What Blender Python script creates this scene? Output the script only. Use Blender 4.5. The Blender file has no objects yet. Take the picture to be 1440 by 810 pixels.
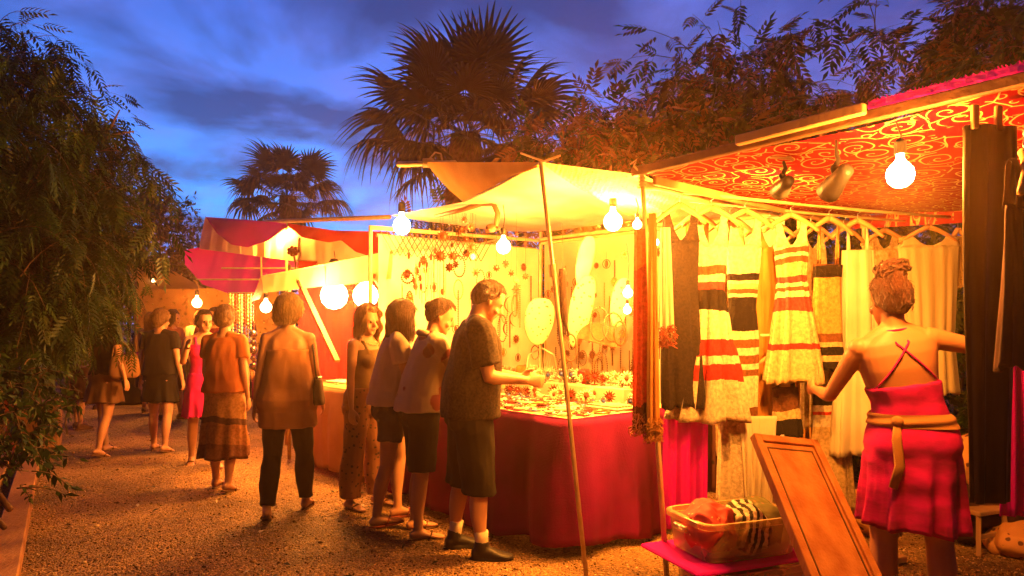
EXPO = 0.0; SKYS = 2.3; HAZE = 0.0055; HAZE_G = 0.82; LAMPK = 12.0; CLOUD_OFF = (14.1, 5.2, 0)
import bpy, math, random
import numpy as np
from mathutils import Vector, Matrix, Euler, Quaternion
random.seed(7); np.random.seed(7)
rnd = random.Random(11)
SC = bpy.context.scene
COL = SC.collection
PI = math.pi
F, HC, HY = 1000.0, 1.5, 455.0

def W(px, py, d):
    """point at depth d (metres) that the 1440x810 photograph shows at px, py"""
    return Vector(((px-720)*d/F, d, HC+(HY-py)*d/F))
def G(px, py):
    d = HC*F/(py-HY)
    return Vector(((px-720)*d/F, d, 0))
CO = Vector((.376, 4.53)); UU = Vector((-.65, .76)); VV = Vector((.76, .65))
def R(s, t, z):
    """row frame: s runs along the stall fronts away from the camera, t goes into the stalls"""
    p = CO+UU*s+VV*t
    return Vector((p.x, p.y, z))

# ------------------------------------------------------------ materials
MATS = {}
def nt(name):
    m = bpy.data.materials.new(name); m.use_nodes = True
    t = m.node_tree
    for n in list(t.nodes): t.nodes.remove(n)
    out = t.nodes.new('ShaderNodeOutputMaterial')
    return m, t, out
def rgba(c): return (c[0], c[1], c[2], 1.0)
def mat(name, c, c2=None, rough=.7, nscale=6, bump=.2, bscale=60, metal=0, transl=0, spec=.22, weave=0, sheen=0, detail=4, alpha=None, stretch=None, trans=0):
    """principled with noise variation between c and c2, noise bump, optional translucency (cloth, leaves)"""
    if name in MATS: return MATS[name]
    m, t, out = nt(name); N = t.nodes; L = t.links
    p = N.new('ShaderNodeBsdfPrincipled')
    p.inputs['Roughness'].default_value = rough
    p.inputs['Metallic'].default_value = metal
    p.inputs['Specular IOR Level'].default_value = spec
    p.inputs['Transmission Weight'].default_value = trans
    if sheen: p.inputs['Sheen Weight'].default_value = sheen
    tc = N.new('ShaderNodeTexCoord')
    src = tc.outputs['Object']
    if stretch:
        mp = N.new('ShaderNodeMapping'); mp.inputs['Scale'].default_value = stretch
        L.new(src, mp.inputs[0]); src = mp.outputs[0]
    if c2 is None: c2 = tuple(x*.72 for x in c)
    nz = N.new('ShaderNodeTexNoise'); nz.inputs['Scale'].default_value = nscale; nz.inputs['Detail'].default_value = detail
    L.new(src, nz.inputs['Vector'])
    cr = N.new('ShaderNodeValToRGB'); cr.color_ramp.elements[0].position = .35; cr.color_ramp.elements[1].position = .65
    cr.color_ramp.elements[0].color = rgba(c2); cr.color_ramp.elements[1].color = rgba(c)
    L.new(nz.outputs['Fac'], cr.inputs[0]); L.new(cr.outputs[0], p.inputs['Base Color'])
    bm_ = None
    if bump:
        n2 = N.new('ShaderNodeTexNoise'); n2.inputs['Scale'].default_value = bscale; n2.inputs['Detail'].default_value = 5
        L.new(src, n2.inputs['Vector'])
        h = n2.outputs['Fac']
        if weave:
            wv = N.new('ShaderNodeTexVoronoi'); wv.inputs['Scale'].default_value = weave; wv.inputs['Randomness'].default_value = .25
            L.new(src, wv.inputs['Vector'])
            ad = N.new('ShaderNodeMath'); ad.operation = 'ADD'; L.new(h, ad.inputs[0]); L.new(wv.outputs['Distance'], ad.inputs[1]); h = ad.outputs[0]
        bm_ = N.new('ShaderNodeBump'); bm_.inputs['Strength'].default_value = bump; bm_.inputs['Distance'].default_value = .02
        L.new(h, bm_.inputs['Height']); L.new(bm_.outputs[0], p.inputs['Normal'])
    last = p.outputs[0]
    if transl:
        tr = N.new('ShaderNodeBsdfTranslucent'); L.new(cr.outputs[0], tr.inputs[0])
        mx = N.new('ShaderNodeMixShader'); mx.inputs[0].default_value = transl
        L.new(last, mx.inputs[1]); L.new(tr.outputs[0], mx.inputs[2]); last = mx.outputs[0]
    if alpha:
        # open weave: (scale, share of holes)
        vo = N.new('ShaderNodeTexVoronoi'); vo.inputs['Scale'].default_value = alpha[0]; vo.inputs['Randomness'].default_value = .3
        L.new(tc.outputs['Object'], vo.inputs['Vector'])
        lt = N.new('ShaderNodeMath'); lt.operation = 'LESS_THAN'; lt.inputs[1].default_value = alpha[1]; L.new(vo.outputs['Distance'], lt.inputs[0])
        tp = N.new('ShaderNodeBsdfTransparent'); mx = N.new('ShaderNodeMixShader')
        L.new(lt.outputs[0], mx.inputs[0]); L.new(last, mx.inputs[1]); L.new(tp.outputs[0], mx.inputs[2]); last = mx.outputs[0]
    L.new(last, out.inputs[0])
    MATS[name] = m
    return m
def mat_emit(name, c, s):
    if name in MATS: return MATS[name]
    m, t, out = nt(name); e = t.nodes.new('ShaderNodeEmission')
    e.inputs[0].default_value = rgba(c); e.inputs[1].default_value = s
    t.links.new(e.outputs[0], out.inputs[0]); MATS[name] = m
    return m
def mat_stripes(name, stops, axis='Z', wob=.02, rough=.85, transl=.25, bump=.7, bscale=110):
    """knitted stripes: stops = [(height in m, colour)...] from below, along an object axis"""
    if name in MATS: return MATS[name]
    m, t, out = nt(name); N = t.nodes; L = t.links
    tc = N.new('ShaderNodeTexCoord'); sp = N.new('ShaderNodeSeparateXYZ'); L.new(tc.outputs['Object'], sp.inputs[0])
    nz = N.new('ShaderNodeTexNoise'); nz.inputs['Scale'].default_value = 16; nz.inputs['Detail'].default_value = 9; nz.inputs['Roughness'].default_value = .75; L.new(tc.outputs['Object'], nz.inputs['Vector'])
    mu = N.new('ShaderNodeMath'); mu.operation = 'MULTIPLY_ADD'; mu.inputs[1].default_value = wob*2; L.new(nz.outputs['Fac'], mu.inputs[0])
    nl = N.new('ShaderNodeTexNoise'); nl.inputs['Scale'].default_value = 3.2; nl.inputs['Detail'].default_value = 1; L.new(tc.outputs['Object'], nl.inputs['Vector'])
    m0 = N.new('ShaderNodeMath'); m0.operation = 'MULTIPLY_ADD'; m0.inputs[1].default_value = wob*7; L.new(nl.outputs['Fac'], m0.inputs[0]); L.new(sp.outputs[axis], m0.inputs[2])
    m1 = N.new('ShaderNodeMath'); m1.operation = 'SUBTRACT'; m1.inputs[1].default_value = wob*3.5; L.new(m0.outputs[0], m1.inputs[0])
    L.new(m1.outputs[0], mu.inputs[2])
    lo = stops[0][0]; hi = stops[-1][0]
    mr = N.new('ShaderNodeMapRange'); mr.inputs[1].default_value = lo+wob; mr.inputs[2].default_value = hi+wob; L.new(mu.outputs[0], mr.inputs[0])
    cr = N.new('ShaderNodeValToRGB'); cr.color_ramp.interpolation = 'CONSTANT'
    el = cr.color_ramp.elements
    for i, (z, c) in enumerate(stops):
        pos = (z-lo)/(hi-lo)
        e = el[i] if i < 2 else el.new(pos)
        e.position = pos; e.color = rgba(c)
    L.new(mr.outputs[0], cr.inputs[0])
    p = N.new('ShaderNodeBsdfPrincipled'); p.inputs['Roughness'].default_value = rough; p.inputs['Specular IOR Level'].default_value = .2
    
    n3 = N.new('ShaderNodeTexNoise'); n3.inputs['Scale'].default_value = 45; n3.inputs['Detail'].default_value = 5; L.new(tc.outputs['Object'], n3.inputs['Vector'])
    mr3 = N.new('ShaderNodeMapRange'); mr3.inputs[1].default_value = .35; mr3.inputs[2].default_value = .62; mr3.inputs[3].default_value = .62; mr3.inputs[4].default_value = 1.0; L.new(n3.outputs['Fac'], mr3.inputs[0])
    mm3 = N.new('ShaderNodeMix'); mm3.data_type = 'RGBA'; mm3.blend_type = 'MULTIPLY'; mm3.inputs[0].default_value = 1; L.new(cr.outputs[0], mm3.inputs[6]); L.new(mr3.outputs[0], mm3.inputs[7])
    class _o: outputs = [mm3.outputs[2]]
    cr = _o
    L.new(cr.outputs[0], p.inputs['Base Color'])
    n2 = N.new('ShaderNodeTexNoise'); n2.inputs['Scale'].default_value = bscale; n2.inputs['Detail'].default_value = 3; L.new(tc.outputs['Object'], n2.inputs['Vector'])
    b = N.new('ShaderNodeBump'); b.inputs['Strength'].default_value = bump; b.inputs['Distance'].default_value = .02
    L.new(n2.outputs['Fac'], b.inputs['Height']); L.new(b.outputs[0], p.inputs['Normal'])
    tr = N.new('ShaderNodeBsdfTranslucent'); L.new(cr.outputs[0], tr.inputs[0])
    mx = N.new('ShaderNodeMixShader'); mx.inputs[0].default_value = transl
    L.new(p.outputs[0], mx.inputs[1]); L.new(tr.outputs[0], mx.inputs[2]); L.new(mx.outputs[0], out.inputs[0])
    MATS[name] = m
    return m
def mat_spots(name, base, spot, scale=9, thr=.28, rough=.7, transl=.2, bump=.2, randomness=1.0):
    """cloth or shell with rounded darker blotches"""
    if name in MATS: return MATS[name]
    m, t, out = nt(name); N = t.nodes; L = t.links
    tc = N.new('ShaderNodeTexCoord')
    nz = N.new('ShaderNodeTexNoise'); nz.inputs['Scale'].default_value = scale*1.7; L.new(tc.outputs['Object'], nz.inputs['Vector'])
    vo = N.new('ShaderNodeTexVoronoi'); vo.inputs['Scale'].default_value = scale; vo.inputs['Randomness'].default_value = randomness; L.new(tc.outputs['Object'], vo.inputs['Vector'])
    ad = N.new('ShaderNodeMath'); ad.operation = 'MULTIPLY_ADD'; ad.inputs[1].default_value = .35; L.new(nz.outputs['Fac'], ad.inputs[0]); L.new(vo.outputs['Distance'], ad.inputs[2])
    cr = N.new('ShaderNodeValToRGB'); e = cr.color_ramp.elements
    e[0].position = thr+.12; e[0].color = rgba(spot); e[1].position = thr+.17; e[1].color = rgba(base)
    L.new(ad.outputs[0], cr.inputs[0])
    p = N.new('ShaderNodeBsdfPrincipled'); p.inputs['Roughness'].default_value = rough; L.new(cr.outputs[0], p.inputs['Base Color'])
    b = N.new('ShaderNodeBump'); b.inputs['Strength'].default_value = bump; b.inputs['Distance'].default_value = .01
    L.new(nz.outputs['Fac'], b.inputs['Height']); L.new(b.outputs[0], p.inputs['Normal'])
    tr = N.new('ShaderNodeBsdfTranslucent'); L.new(cr.outputs[0], tr.inputs[0])
    mx = N.new('ShaderNodeMixShader'); mx.inputs[0].default_value = transl
    L.new(p.outputs[0], mx.inputs[1]); L.new(tr.outputs[0], mx.inputs[2]); L.new(mx.outputs[0], out.inputs[0])
    MATS[name] = m
    return m

# ------------------------------------------------------------ mesh builder
class MB:
    def __init__(s): s.v = []; s.f = []; s.m = []; s.mi = 0
    def add(s, vs, fs):
        o = len(s.v); s.v.extend([tuple(x) for x in vs]); s.f.extend([tuple(i+o for i in f) for f in fs]); s.m.extend([s.mi]*len(fs)); return s
    def box(s, c, size, rot=None, bev=0):
        hx, hy, hz = size[0]/2, size[1]/2, size[2]/2
        c = Vector(c)
        if bev:
            b = min(bev, hx*.9, hy*.9, hz*.9)
            pts = []
            for sx in (-1, 1):
                for sy in (-1, 1):
                    for sz in (-1, 1):
                        pts += [(sx*hx, sy*(hy-b), sz*(hz-b)), (sx*(hx-b), sy*hy, sz*(hz-b)), (sx*(hx-b), sy*(hy-b), sz*hz)]
            idx = {}
            k = 0
            for sx in (-1, 1):
                for sy in (-1, 1):
                    for sz in (-1, 1):
                        idx[(sx, sy, sz)] = k; k += 3
            fs = []
            for a in (-1, 1):
                q = [idx[(a, -1, -1)], idx[(a, 1, -1)], idx[(a, 1, 1)], idx[(a, -1, 1)]]; fs.append(q if a > 0 else q[::-1])
                q = [idx[(-1, a, -1)]+1, idx[(1, a, -1)]+1, idx[(1, a, 1)]+1, idx[(-1, a, 1)]+1]; fs.append(q if a < 0 else q[::-1])
                q = [idx[(-1, -1, a)]+2, idx[(1, -1, a)]+2, idx[(1, 1, a)]+2, idx[(-1, 1, a)]+2]; fs.append(q if a > 0 else q[::-1])
            for a in (-1, 1):
                for b_ in (-1, 1):
                    fs.append([idx[(a, b_, -1)], idx[(a, b_, 1)], idx[(a, b_, 1)]+1, idx[(a, b_, -1)]+1])
                    fs.append([idx[(a, -1, b_)], idx[(a, 1, b_)], idx[(a, 1, b_)]+2, idx[(a, -1, b_)]+2])
                    fs.append([idx[(-1, a, b_)]+1, idx[(1, a, b_)]+1, idx[(1, a, b_)]+2, idx[(-1, a, b_)]+2])
            for k in idx.values(): fs.append([k, k+1, k+2])
        else:
            pts = [(x, y, z) for z in (-hz, hz) for y in (-hy, hy) for x in (-hx, hx)]
            fs = [(0, 2, 3, 1), (4, 5, 7, 6), (0, 1, 5, 4), (2, 6, 7, 3), (0, 4, 6, 2), (1, 3, 7, 5)]
        M = rot.to_matrix() if isinstance(rot, (Euler, Quaternion)) else (rot if rot is not None else None)
        vs = [(M @ Vector(p) if M is not None else Vector(p))+c for p in pts]
        return s.add(vs, fs)
    def beam(s, a, b, w, h, up=(0, 0, 1), bev=.003):
        a = Vector(a); b = Vector(b); d = (b-a); l = d.length; d.normalize()
        x = d.cross(Vector(up));
        if x.length < 1e-4: x = Vector((1, 0, 0))
        x.normalize(); z = x.cross(d)
        M = Matrix((x, d, z)).transposed()
        return s.box((a+b)/2, (w, l, h), M, bev)
    def tube(s, pts, rad, n=8, cap=True, flat=1.0):
        pts = [Vector(p) for p in pts]
        if not hasattr(rad, '__len__'): rad = [rad]*len(pts)
        t0 = (pts[1]-pts[0]).normalized()
        up = Vector((0, 0, 1)) if abs(t0.z) < .9 else Vector((0, 1, 0))
        x = t0.cross(up).normalized(); vs = []
        for i, p in enumerate(pts):
            t = (pts[min(i+1, len(pts)-1)]-pts[max(i-1, 0)])
            if t.length < 1e-9: t = t0
            t.normalize()
            x = (x-t*x.dot(t));
            if x.length < 1e-6: x = t.orthogonal()
            x.normalize(); y = t.cross(x)
            for k in range(n):
                a = 2*PI*k/n
                vs.append(p+x*math.cos(a)*rad[i]+y*math.sin(a)*rad[i]*flat)
        fs = []
        for i in range(len(pts)-1):
            for k in range(n):
                fs.append((i*n+k, i*n+(k+1) % n, (i+1)*n+(k+1) % n, (i+1)*n+k))
        if cap:
            fs.append(tuple(range(n))[::-1]); fs.append(tuple((len(pts)-1)*n+k for k in range(n)))
        return s.add(vs, fs)
    def rings(s, rings, cap=True):
        """rings: list of equally long point loops"""
        n = len(rings[0]); vs = [p for r in rings for p in r]; fs = []
        for i in range(len(rings)-1):
            for k in range(n):
                fs.append((i*n+k, i*n+(k+1) % n, (i+1)*n+(k+1) % n, (i+1)*n+k))
        if cap:
            fs.append(tuple(range(n))[::-1]); fs.append(tuple((len(rings)-1)*n+k for k in range(n)))
        return s.add(vs, fs)
    def lathe(s, prof, c=(0, 0, 0), n=16, cap=True, M=None):
        c = Vector(c); rs = []
        for r, z in prof:
            ring = []
            for k in range(n):
                p = Vector((r*math.cos(2*PI*k/n), r*math.sin(2*PI*k/n), z))
                ring.append((M @ p if M is not None else p)+c)
            rs.append(ring)
        return s.rings(rs, cap)
    def ball(s, c, r, n=12, m=8, M=None):
        rx, ry, rz = (r, r, r) if not hasattr(r, '__len__') else r
        c = Vector(c); vs = []; fs = []
        def T(p): return (M @ Vector(p) if M is not None else Vector(p))+c
        vs.append(T((0, 0, rz)))
        for i in range(1, m):
            th = PI*i/m
            for k in range(n):
                a = 2*PI*k/n
                vs.append(T((rx*math.sin(th)*math.cos(a), ry*math.sin(th)*math.sin(a), rz*math.cos(th))))
        vs.append(T((0, 0, -rz)))
        for k in range(n): fs.append((0, 1+k, 1+(k+1) % n))
        for i in range(m-2):
            for k in range(n):
                a = 1+i*n+k; b = 1+i*n+(k+1) % n
                fs.append((a, a+n, b+n, b))
        e = len(vs)-1; o = 1+(m-2)*n
        for k in range(n): fs.append((o+k, e, o+(k+1) % n))
        return s.add(vs, fs)
    def torus(s, c, R_, r, n=20, m=6, M=None, squash=1):
        c = Vector(c); vs = []; fs = []
        for i in range(n):
            a = 2*PI*i/n
            for k in range(m):
                b = 2*PI*k/m
                p = Vector(((R_+r*math.cos(b))*math.cos(a), (R_+r*math.cos(b))*math.sin(a), r*math.sin(b)*squash))
                vs.append((M @ p if M is not None else p)+c)
        for i in range(n):
            for k in range(m):
                fs.append((i*m+k, ((i+1) % n)*m+k, ((i+1) % n)*m+(k+1) % m, i*m+(k+1) % m))
        return s.add(vs, fs)
    def grid(s, fn, nu, nv):
        vs = [fn(i/nu, j/nv) for j in range(nv+1) for i in range(nu+1)]
        fs = [(j*(nu+1)+i, j*(nu+1)+i+1, (j+1)*(nu+1)+i+1, (j+1)*(nu+1)+i) for j in range(nv) for i in range(nu)]
        return s.add(vs, fs)
    def prism(s, outline, d0, d1, M=None, c=(0, 0, 0)):
        """outline in x,z ; thickness along y from d0 to d1"""
        c = Vector(c); n = len(outline)
        vs = []
        for d in (d0, d1):
            for (x, z) in outline:
                p = Vector((x, d, z)); vs.append((M @ p if M is not None else p)+c)
        fs = [tuple(range(n)), tuple(range(n, 2*n))[::-1]]
        for k in range(n): fs.append((k, k+n, (k+1) % n+n, (k+1) % n))
        return s.add(vs, fs)
    def mesh(s, name):
        me = bpy.data.meshes.new(name); me.from_pydata(s.v, [], s.f)
        if any(s.m): me.polygons.foreach_set('material_index', s.m)
        me.update(); return me
    def build(s, name, mats, parent=None, loc=None, smooth=False, origin=None, **kw):
        """link as ONE object; origin: the vertices are moved so the object's own origin sits there"""
        if origin is not None:
            o = Vector(origin); s.v = [(a-o.x, b-o.y, c-o.z) for a, b, c in s.v]
        me = s.mesh(name)
        for m in (mats if isinstance(mats, (list, tuple)) else [mats]): me.materials.append(m)
        if smooth: me.polygons.foreach_set('use_smooth', [True]*len(me.polygons))
        ob = link(name, me, parent)
        if origin is not None: ob.location = Vector(origin)
        if loc is not None: ob.location = loc
        return ob

def link(name, me, parent=None, loc=None):
    ob = bpy.data.objects.new(name, me); COL.objects.link(ob)
    if parent is not None: ob.parent = parent
    if loc is not None: ob.location = loc
    return ob
def tag(o, label=None, cat=None, group=None, kind=None):
    if label: o['label'] = label
    if cat: o['category'] = cat
    if group: o['group'] = group
    if kind: o['kind'] = kind
    return o
def empty(name, loc=(0, 0, 0), rz=0, label=None, cat=None, group=None):
    o = bpy.data.objects.new(name, None); COL.objects.link(o); o.location = loc; o.rotation_euler = (0, 0, rz)
    o.empty_display_size = .1
    return tag(o, label, cat, group)
def copy_tree(o, parent=None):
    c = o.copy(); COL.objects.link(c)
    if parent is not None: c.parent = parent
    for ch in list(o.children): copy_tree(ch, c)
    return c
def struct(name, mb, m, **kw):
    o = mb.build(name, m, **kw); o['kind'] = 'structure'; return o
def remeshed(mb, name, mats, voxel, smooth=4, parent=None, fn=None, sub=0):
    """one continuous surface out of overlapping solids"""
    ob = bpy.data.objects.new('tmp', mb.mesh('tmp')); COL.objects.link(ob)
    r = ob.modifiers.new('r', 'REMESH'); r.mode = 'VOXEL'; r.voxel_size = voxel
    if smooth:
        sm = ob.modifiers.new('s', 'SMOOTH'); sm.factor = .5; sm.iterations = smooth
    dg = bpy.context.evaluated_depsgraph_get(); dg.update()
    me = bpy.data.meshes.new_from_object(ob.evaluated_get(dg)); me.name = name
    t = ob.data; bpy.data.objects.remove(ob); bpy.data.meshes.remove(t)
    n = len(me.vertices)
    if fn is not None:
        co = np.empty(n*3, 'f'); me.vertices.foreach_get('co', co); co = co.reshape(-1, 3)
        no = np.empty(n*3, 'f'); me.vertices.foreach_get('normal', no); no = no.reshape(-1, 3)
        co = fn(co, no); me.vertices.foreach_set('co', co.astype('f').ravel()); me.update()
    me.materials.clear()
    for m in (mats if isinstance(mats, (list, tuple)) else [mats]): me.materials.append(m)
    me.polygons.foreach_set('use_smooth', [True]*len(me.polygons))
    return link(name, me, parent)

def nmesh(name, V, Fq, mats, parent=None, mi=None, smooth=False):
    """numpy arrays -> object; Fq is an (n,k) int array, all faces of k corners"""
    me = bpy.data.meshes.new(name); k = Fq.shape[1]
    me.vertices.add(len(V)); me.vertices.foreach_set('co', np.asarray(V, 'f').ravel())
    me.loops.add(Fq.size); me.loops.foreach_set('vertex_index', Fq.astype('i').ravel())
    me.polygons.add(len(Fq)); me.polygons.foreach_set('loop_start', np.arange(0, Fq.size, k, dtype='i'))
    if mi is not None: me.polygons.foreach_set('material_index', np.asarray(mi, 'i'))
    me.update(calc_edges=True)
    for m in (mats if isinstance(mats, (list, tuple)) else [mats]): me.materials.append(m)
    if smooth: me.polygons.foreach_set('use_smooth', [True]*len(me.polygons))
    return link(name, me, parent)
def scatter(name, tv, tf, pos, fwd, up, scale, mats, parent=None, mi=None):
    """copies of a small template (tv verts, tf faces) at pos, x axis along fwd, z axis near up: ONE mesh"""
    pos = np.asarray(pos); fwd = np.asarray(fwd, float); up = np.asarray(up, float); scale = np.asarray(scale, float)
    fwd /= np.linalg.norm(fwd, axis=1)[:, None]+1e-9
    y = np.cross(up, fwd); y /= np.linalg.norm(y, axis=1)[:, None]+1e-9
    z = np.cross(fwd, y)
    tv = np.asarray(tv, float)
    V = pos[:, None, :]+scale[:, None, None]*(tv[None, :, 0:1]*fwd[:, None, :]+tv[None, :, 1:2]*y[:, None, :]+tv[None, :, 2:3]*z[:, None, :])
    n = len(pos); k = len(tv)
    Fq = np.asarray(tf)[None]+(np.arange(n)*k)[:, None, None]
    mm = None if mi is None else np.repeat(mi, len(tf))
    return nmesh(name, V.reshape(-1, 3), Fq.reshape(-1, len(tf[0])), mats, parent, mm)

def polyat(P, t):
    """point at parameter 0..1 along a polyline (by length)"""
    P = [Vector(p) for p in P]
    Ls = [(P[i+1]-P[i]).length for i in range(len(P)-1)]; T = sum(Ls)*max(0, min(1, t))
    for i, l in enumerate(Ls):
        if T <= l or i == len(Ls)-1: return P[i].lerp(P[i+1], T/l if l else 0)
        T -= l
def cloth(mb, A, B, nu=40, nv=24, sag=0, rip=0, nrip=9, ripdir=None, hemamp=0, seed=0, gather=0, equal=False):
    """cloth stretched between polylines A and B; sag downwards in the middle, ripples running from A to B"""
    r = random.Random(seed); ph = [r.uniform(0, 6.28) for _ in range(4)]
    def fn(u, v):
        a = polyat(A, u); b = polyat(B, u); p = a.lerp(b, v)
        w = (4*v*(1-v))
        p = p+Vector((0, 0, -sag*w*(1 if gather == 0 else (4*u*(1-u))**.5)))
        d = ripdir or Vector((0, 0, 1))
        k = v if hemamp else 1
        am = rip*(.35+.65*abs(math.sin(ph[3]+u*3.1)))*(w**.5 if not hemamp else (.15+.85*v))
        off = am*(math.sin(nrip*6.28*u+ph[0]+.8*math.sin(v*3+ph[1]))+.45*math.sin(nrip*2.3*6.28*u+ph[2]+v*2))
        p = p+Vector(d)*off
        return p
    return mb.grid(fn, nu, nv)
# ============================================================ camera, world, light
cam = bpy.data.cameras.new('camera'); cam.sensor_width = 36; cam.lens = 25.0; cam.shift_y = 50/1440
cam.clip_end = 2000; cam.clip_start = .05
cob = bpy.data.objects.new('camera', cam); COL.objects.link(cob); cob.location = (0, 0, HC); cob.rotation_euler = (PI/2, 0, 0)
SC.camera = cob
SC.view_settings.view_transform = 'Standard'; SC.view_settings.look = 'None'; SC.view_settings.gamma = 1
SC.view_settings.exposure = EXPO; SC.view_settings.use_curve_mapping = False
SC.render.film_transparent = False
cy = SC.cycles
cy.use_denoising = True
try: cy.denoiser = 'OPENIMAGEDENOISE'
except Exception: pass
cy.max_bounces = 8; cy.diffuse_bounces = 3; cy.glossy_bounces = 2; cy.transmission_bounces = 5; cy.transparent_max_bounces = 12; cy.volume_bounces = 0
cy.sample_clamp_indirect = 6; cy.caustics_reflective = False; cy.caustics_refractive = False
cy.use_light_tree = True

w = bpy.data.worlds.new('World'); SC.world = w; w.use_nodes = True
T = w.node_tree; N = T.nodes; L = T.links
for n in list(N): N.remove(n)
out = N.new('ShaderNodeOutputWorld'); bg = N.new('ShaderNodeBackground'); L.new(bg.outputs[0], out.inputs[0])
tc = N.new('ShaderNodeTexCoord'); sep = N.new('ShaderNodeSeparateXYZ'); L.new(tc.outputs['Generated'], sep.inputs[0])
def math_(op, a, b=None, c=None):
    n = N.new('ShaderNodeMath'); n.operation = op
    for i, x in enumerate((a, b, c)):
        if x is None: continue
        if isinstance(x, (int, float)): n.inputs[i].default_value = x
        else: L.new(x, n.inputs[i])
    return n.outputs[0]
def ramp_(fac, stops, interp='LINEAR'):
    n = N.new('ShaderNodeValToRGB'); n.color_ramp.interpolation = interp
    for i, (p, c) in enumerate(stops):
        e = n.color_ramp.elements[i] if i < 2 else n.color_ramp.elements.new(p)
        e.position = p; e.color = rgba(c) if hasattr(c, '__len__') else (c, c, c, 1)
    L.new(fac, n.inputs[0]); return n.outputs[0]
def mix_(fac, a, b):
    n = N.new('ShaderNodeMix'); n.data_type = 'RGBA'
    if isinstance(fac, (int, float)): n.inputs[0].default_value = fac
    else: L.new(fac, n.inputs[0])
    for i, x in ((6, a), (7, b)):
        if hasattr(x, '__len__'): n.inputs[i].default_value = rgba(x)
        else: L.new(x, n.inputs[i])
    return n.outputs[2]
# clear dusk air by height: pale cyan-blue low down, deep blue above
sky = ramp_(sep.outputs['Z'], [(0.0, (.010, .09, .36)), (.08, (.012, .21, .70)), (.17, (.028, .25, .80)), (.27, (.045, .15, .60)), (.42, (.028, .07, .34)), (.6, (.005, .012, .08))])
# the after-glow stands in front of the camera; the sky behind it is already dark
azi = math_('MULTIPLY_ADD', sep.outputs['Y'], .5, .5)
side = ramp_(azi, [(.3, .01), (.93, 1.0)])
eastw = math_('MULTIPLY_ADD', sep.outputs['X'], -.9, .78)
eastc = ramp_(eastw, [(.25, (.42, .20, .28)), (.8, (1, 1, 1))])
mu = N.new('ShaderNodeMix'); mu.data_type = 'RGBA'; mu.blend_type = 'MULTIPLY'; mu.inputs[0].default_value = 1
L.new(sky, mu.inputs[6]); L.new(eastc, mu.inputs[7]); sky = mu.outputs[2]
# clouds: flattened noise on the sky vault
zz = math_('MAXIMUM', sep.outputs['Z'], .02)
dv = math_('ADD', zz, .12)
cx = math_('DIVIDE', sep.outputs['X'], dv); cyv = math_('DIVIDE', sep.outputs['Y'], dv)
cmb = N.new('ShaderNodeCombineXYZ'); L.new(cx, cmb.inputs[0]); L.new(cyv, cmb.inputs[1])
mpp = N.new('ShaderNodeMapping'); mpp.inputs['Location'].default_value = CLOUD_OFF; mpp.inputs['Scale'].default_value = (1, .8, 1); L.new(cmb.outputs[0], mpp.inputs[0])
n1 = N.new('ShaderNodeTexNoise'); n1.inputs['Scale'].default_value = 1.5; n1.inputs['Detail'].default_value = 9; n1.inputs['Roughness'].default_value = .5; n1.inputs['Distortion'].default_value = .35; L.new(mpp.outputs[0], n1.inputs['Vector'])
dens = ramp_(n1.outputs['Fac'], [(.46, 0.0), (.52, .45), (.60, 1.0)])
n2 = N.new('ShaderNodeTexNoise'); n2.inputs['Scale'].default_value = 3.4; n2.inputs['Detail'].default_value = 6; L.new(mpp.outputs[0], n2.inputs['Vector'])
thin = ramp_(n2.outputs['Fac'], [(.42, 0.0), (.68, .55)])
c_lit = mix_(thin, sky, (.08, .12, .46))
low = ramp_(sep.outputs['Z'], [(.08, (.02, .07, .26)), (.3, (.008, .03, .14)), (.6, (.006, .012, .08))])
c_all = mix_(math_('MULTIPLY', dens, .92), c_lit, low)
# a share of real sky light
nis = N.new('ShaderNodeTexSky'); nis.sky_type = 'NISHITA'; nis.sun_disc = False; nis.sun_elevation = math.radians(-4); nis.sun_rotation = math.radians(-20)
nm = N.new('ShaderNodeMix'); nm.data_type = 'RGBA'; nm.blend_type = 'ADD'; nm.inputs[0].default_value = .05
L.new(c_all, nm.inputs[6]); L.new(nis.outputs[0], nm.inputs[7])
m2 = N.new('ShaderNodeMix'); m2.data_type = 'RGBA'; m2.blend_type = 'MULTIPLY'; m2.inputs[0].default_value = 1
L.new(nm.outputs[2], m2.inputs[6]); L.new(side, m2.inputs[7])
L.new(m2.outputs[2], bg.inputs[0]); bg.inputs[1].default_value = SKYS

# last light of the sun, already below the skyline
sl = bpy.data.lights.new('sun', 'SUN'); sl.energy = .02; sl.angle = math.radians(12); sl.color = (.55, .65, 1)
so = bpy.data.objects.new('sun', sl); COL.objects.link(so); so.rotation_euler = (math.radians(78), 0, math.radians(20))

WARM = (1.0, .33, .035)
def lamp(p, power, radius=.03, color=WARM, spot=None, aim=None):
    if spot:
        l = bpy.data.lights.new('lamp', 'SPOT'); l.spot_size = math.radians(spot); l.spot_blend = .5
    else: l = bpy.data.lights.new('lamp', 'POINT')
    l.energy = power*LAMPK; l.color = color; l.shadow_soft_size = radius
    o = bpy.data.objects.new('lamp', l); COL.objects.link(o); o.location = p
    if aim is not None: o.rotation_euler = (Vector(aim)-Vector(p)).to_track_quat('-Z', 'Y').to_euler()
    return o

# haze volume added to imitate lens glow round the lamps, tinted warm
hm, ht, ho = nt('haze')
pv = ht.nodes.new('ShaderNodeVolumePrincipled'); pv.inputs['Color'].default_value = (1.0, .6, .3, 1); pv.inputs['Density'].default_value = HAZE; pv.inputs['Anisotropy'].default_value = HAZE_G
ht.links.new(pv.outputs[0], ho.inputs['Volume'])
if HAZE > 0:
    hz = MB().box((-2, 15, 5.6), (44, 36, 13.2)).build('haze', hm); hz['kind'] = 'stuff'
    tag(hz, 'warm-tinted haze added for the glow round the market lamps', 'haze', kind='stuff')
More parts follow.
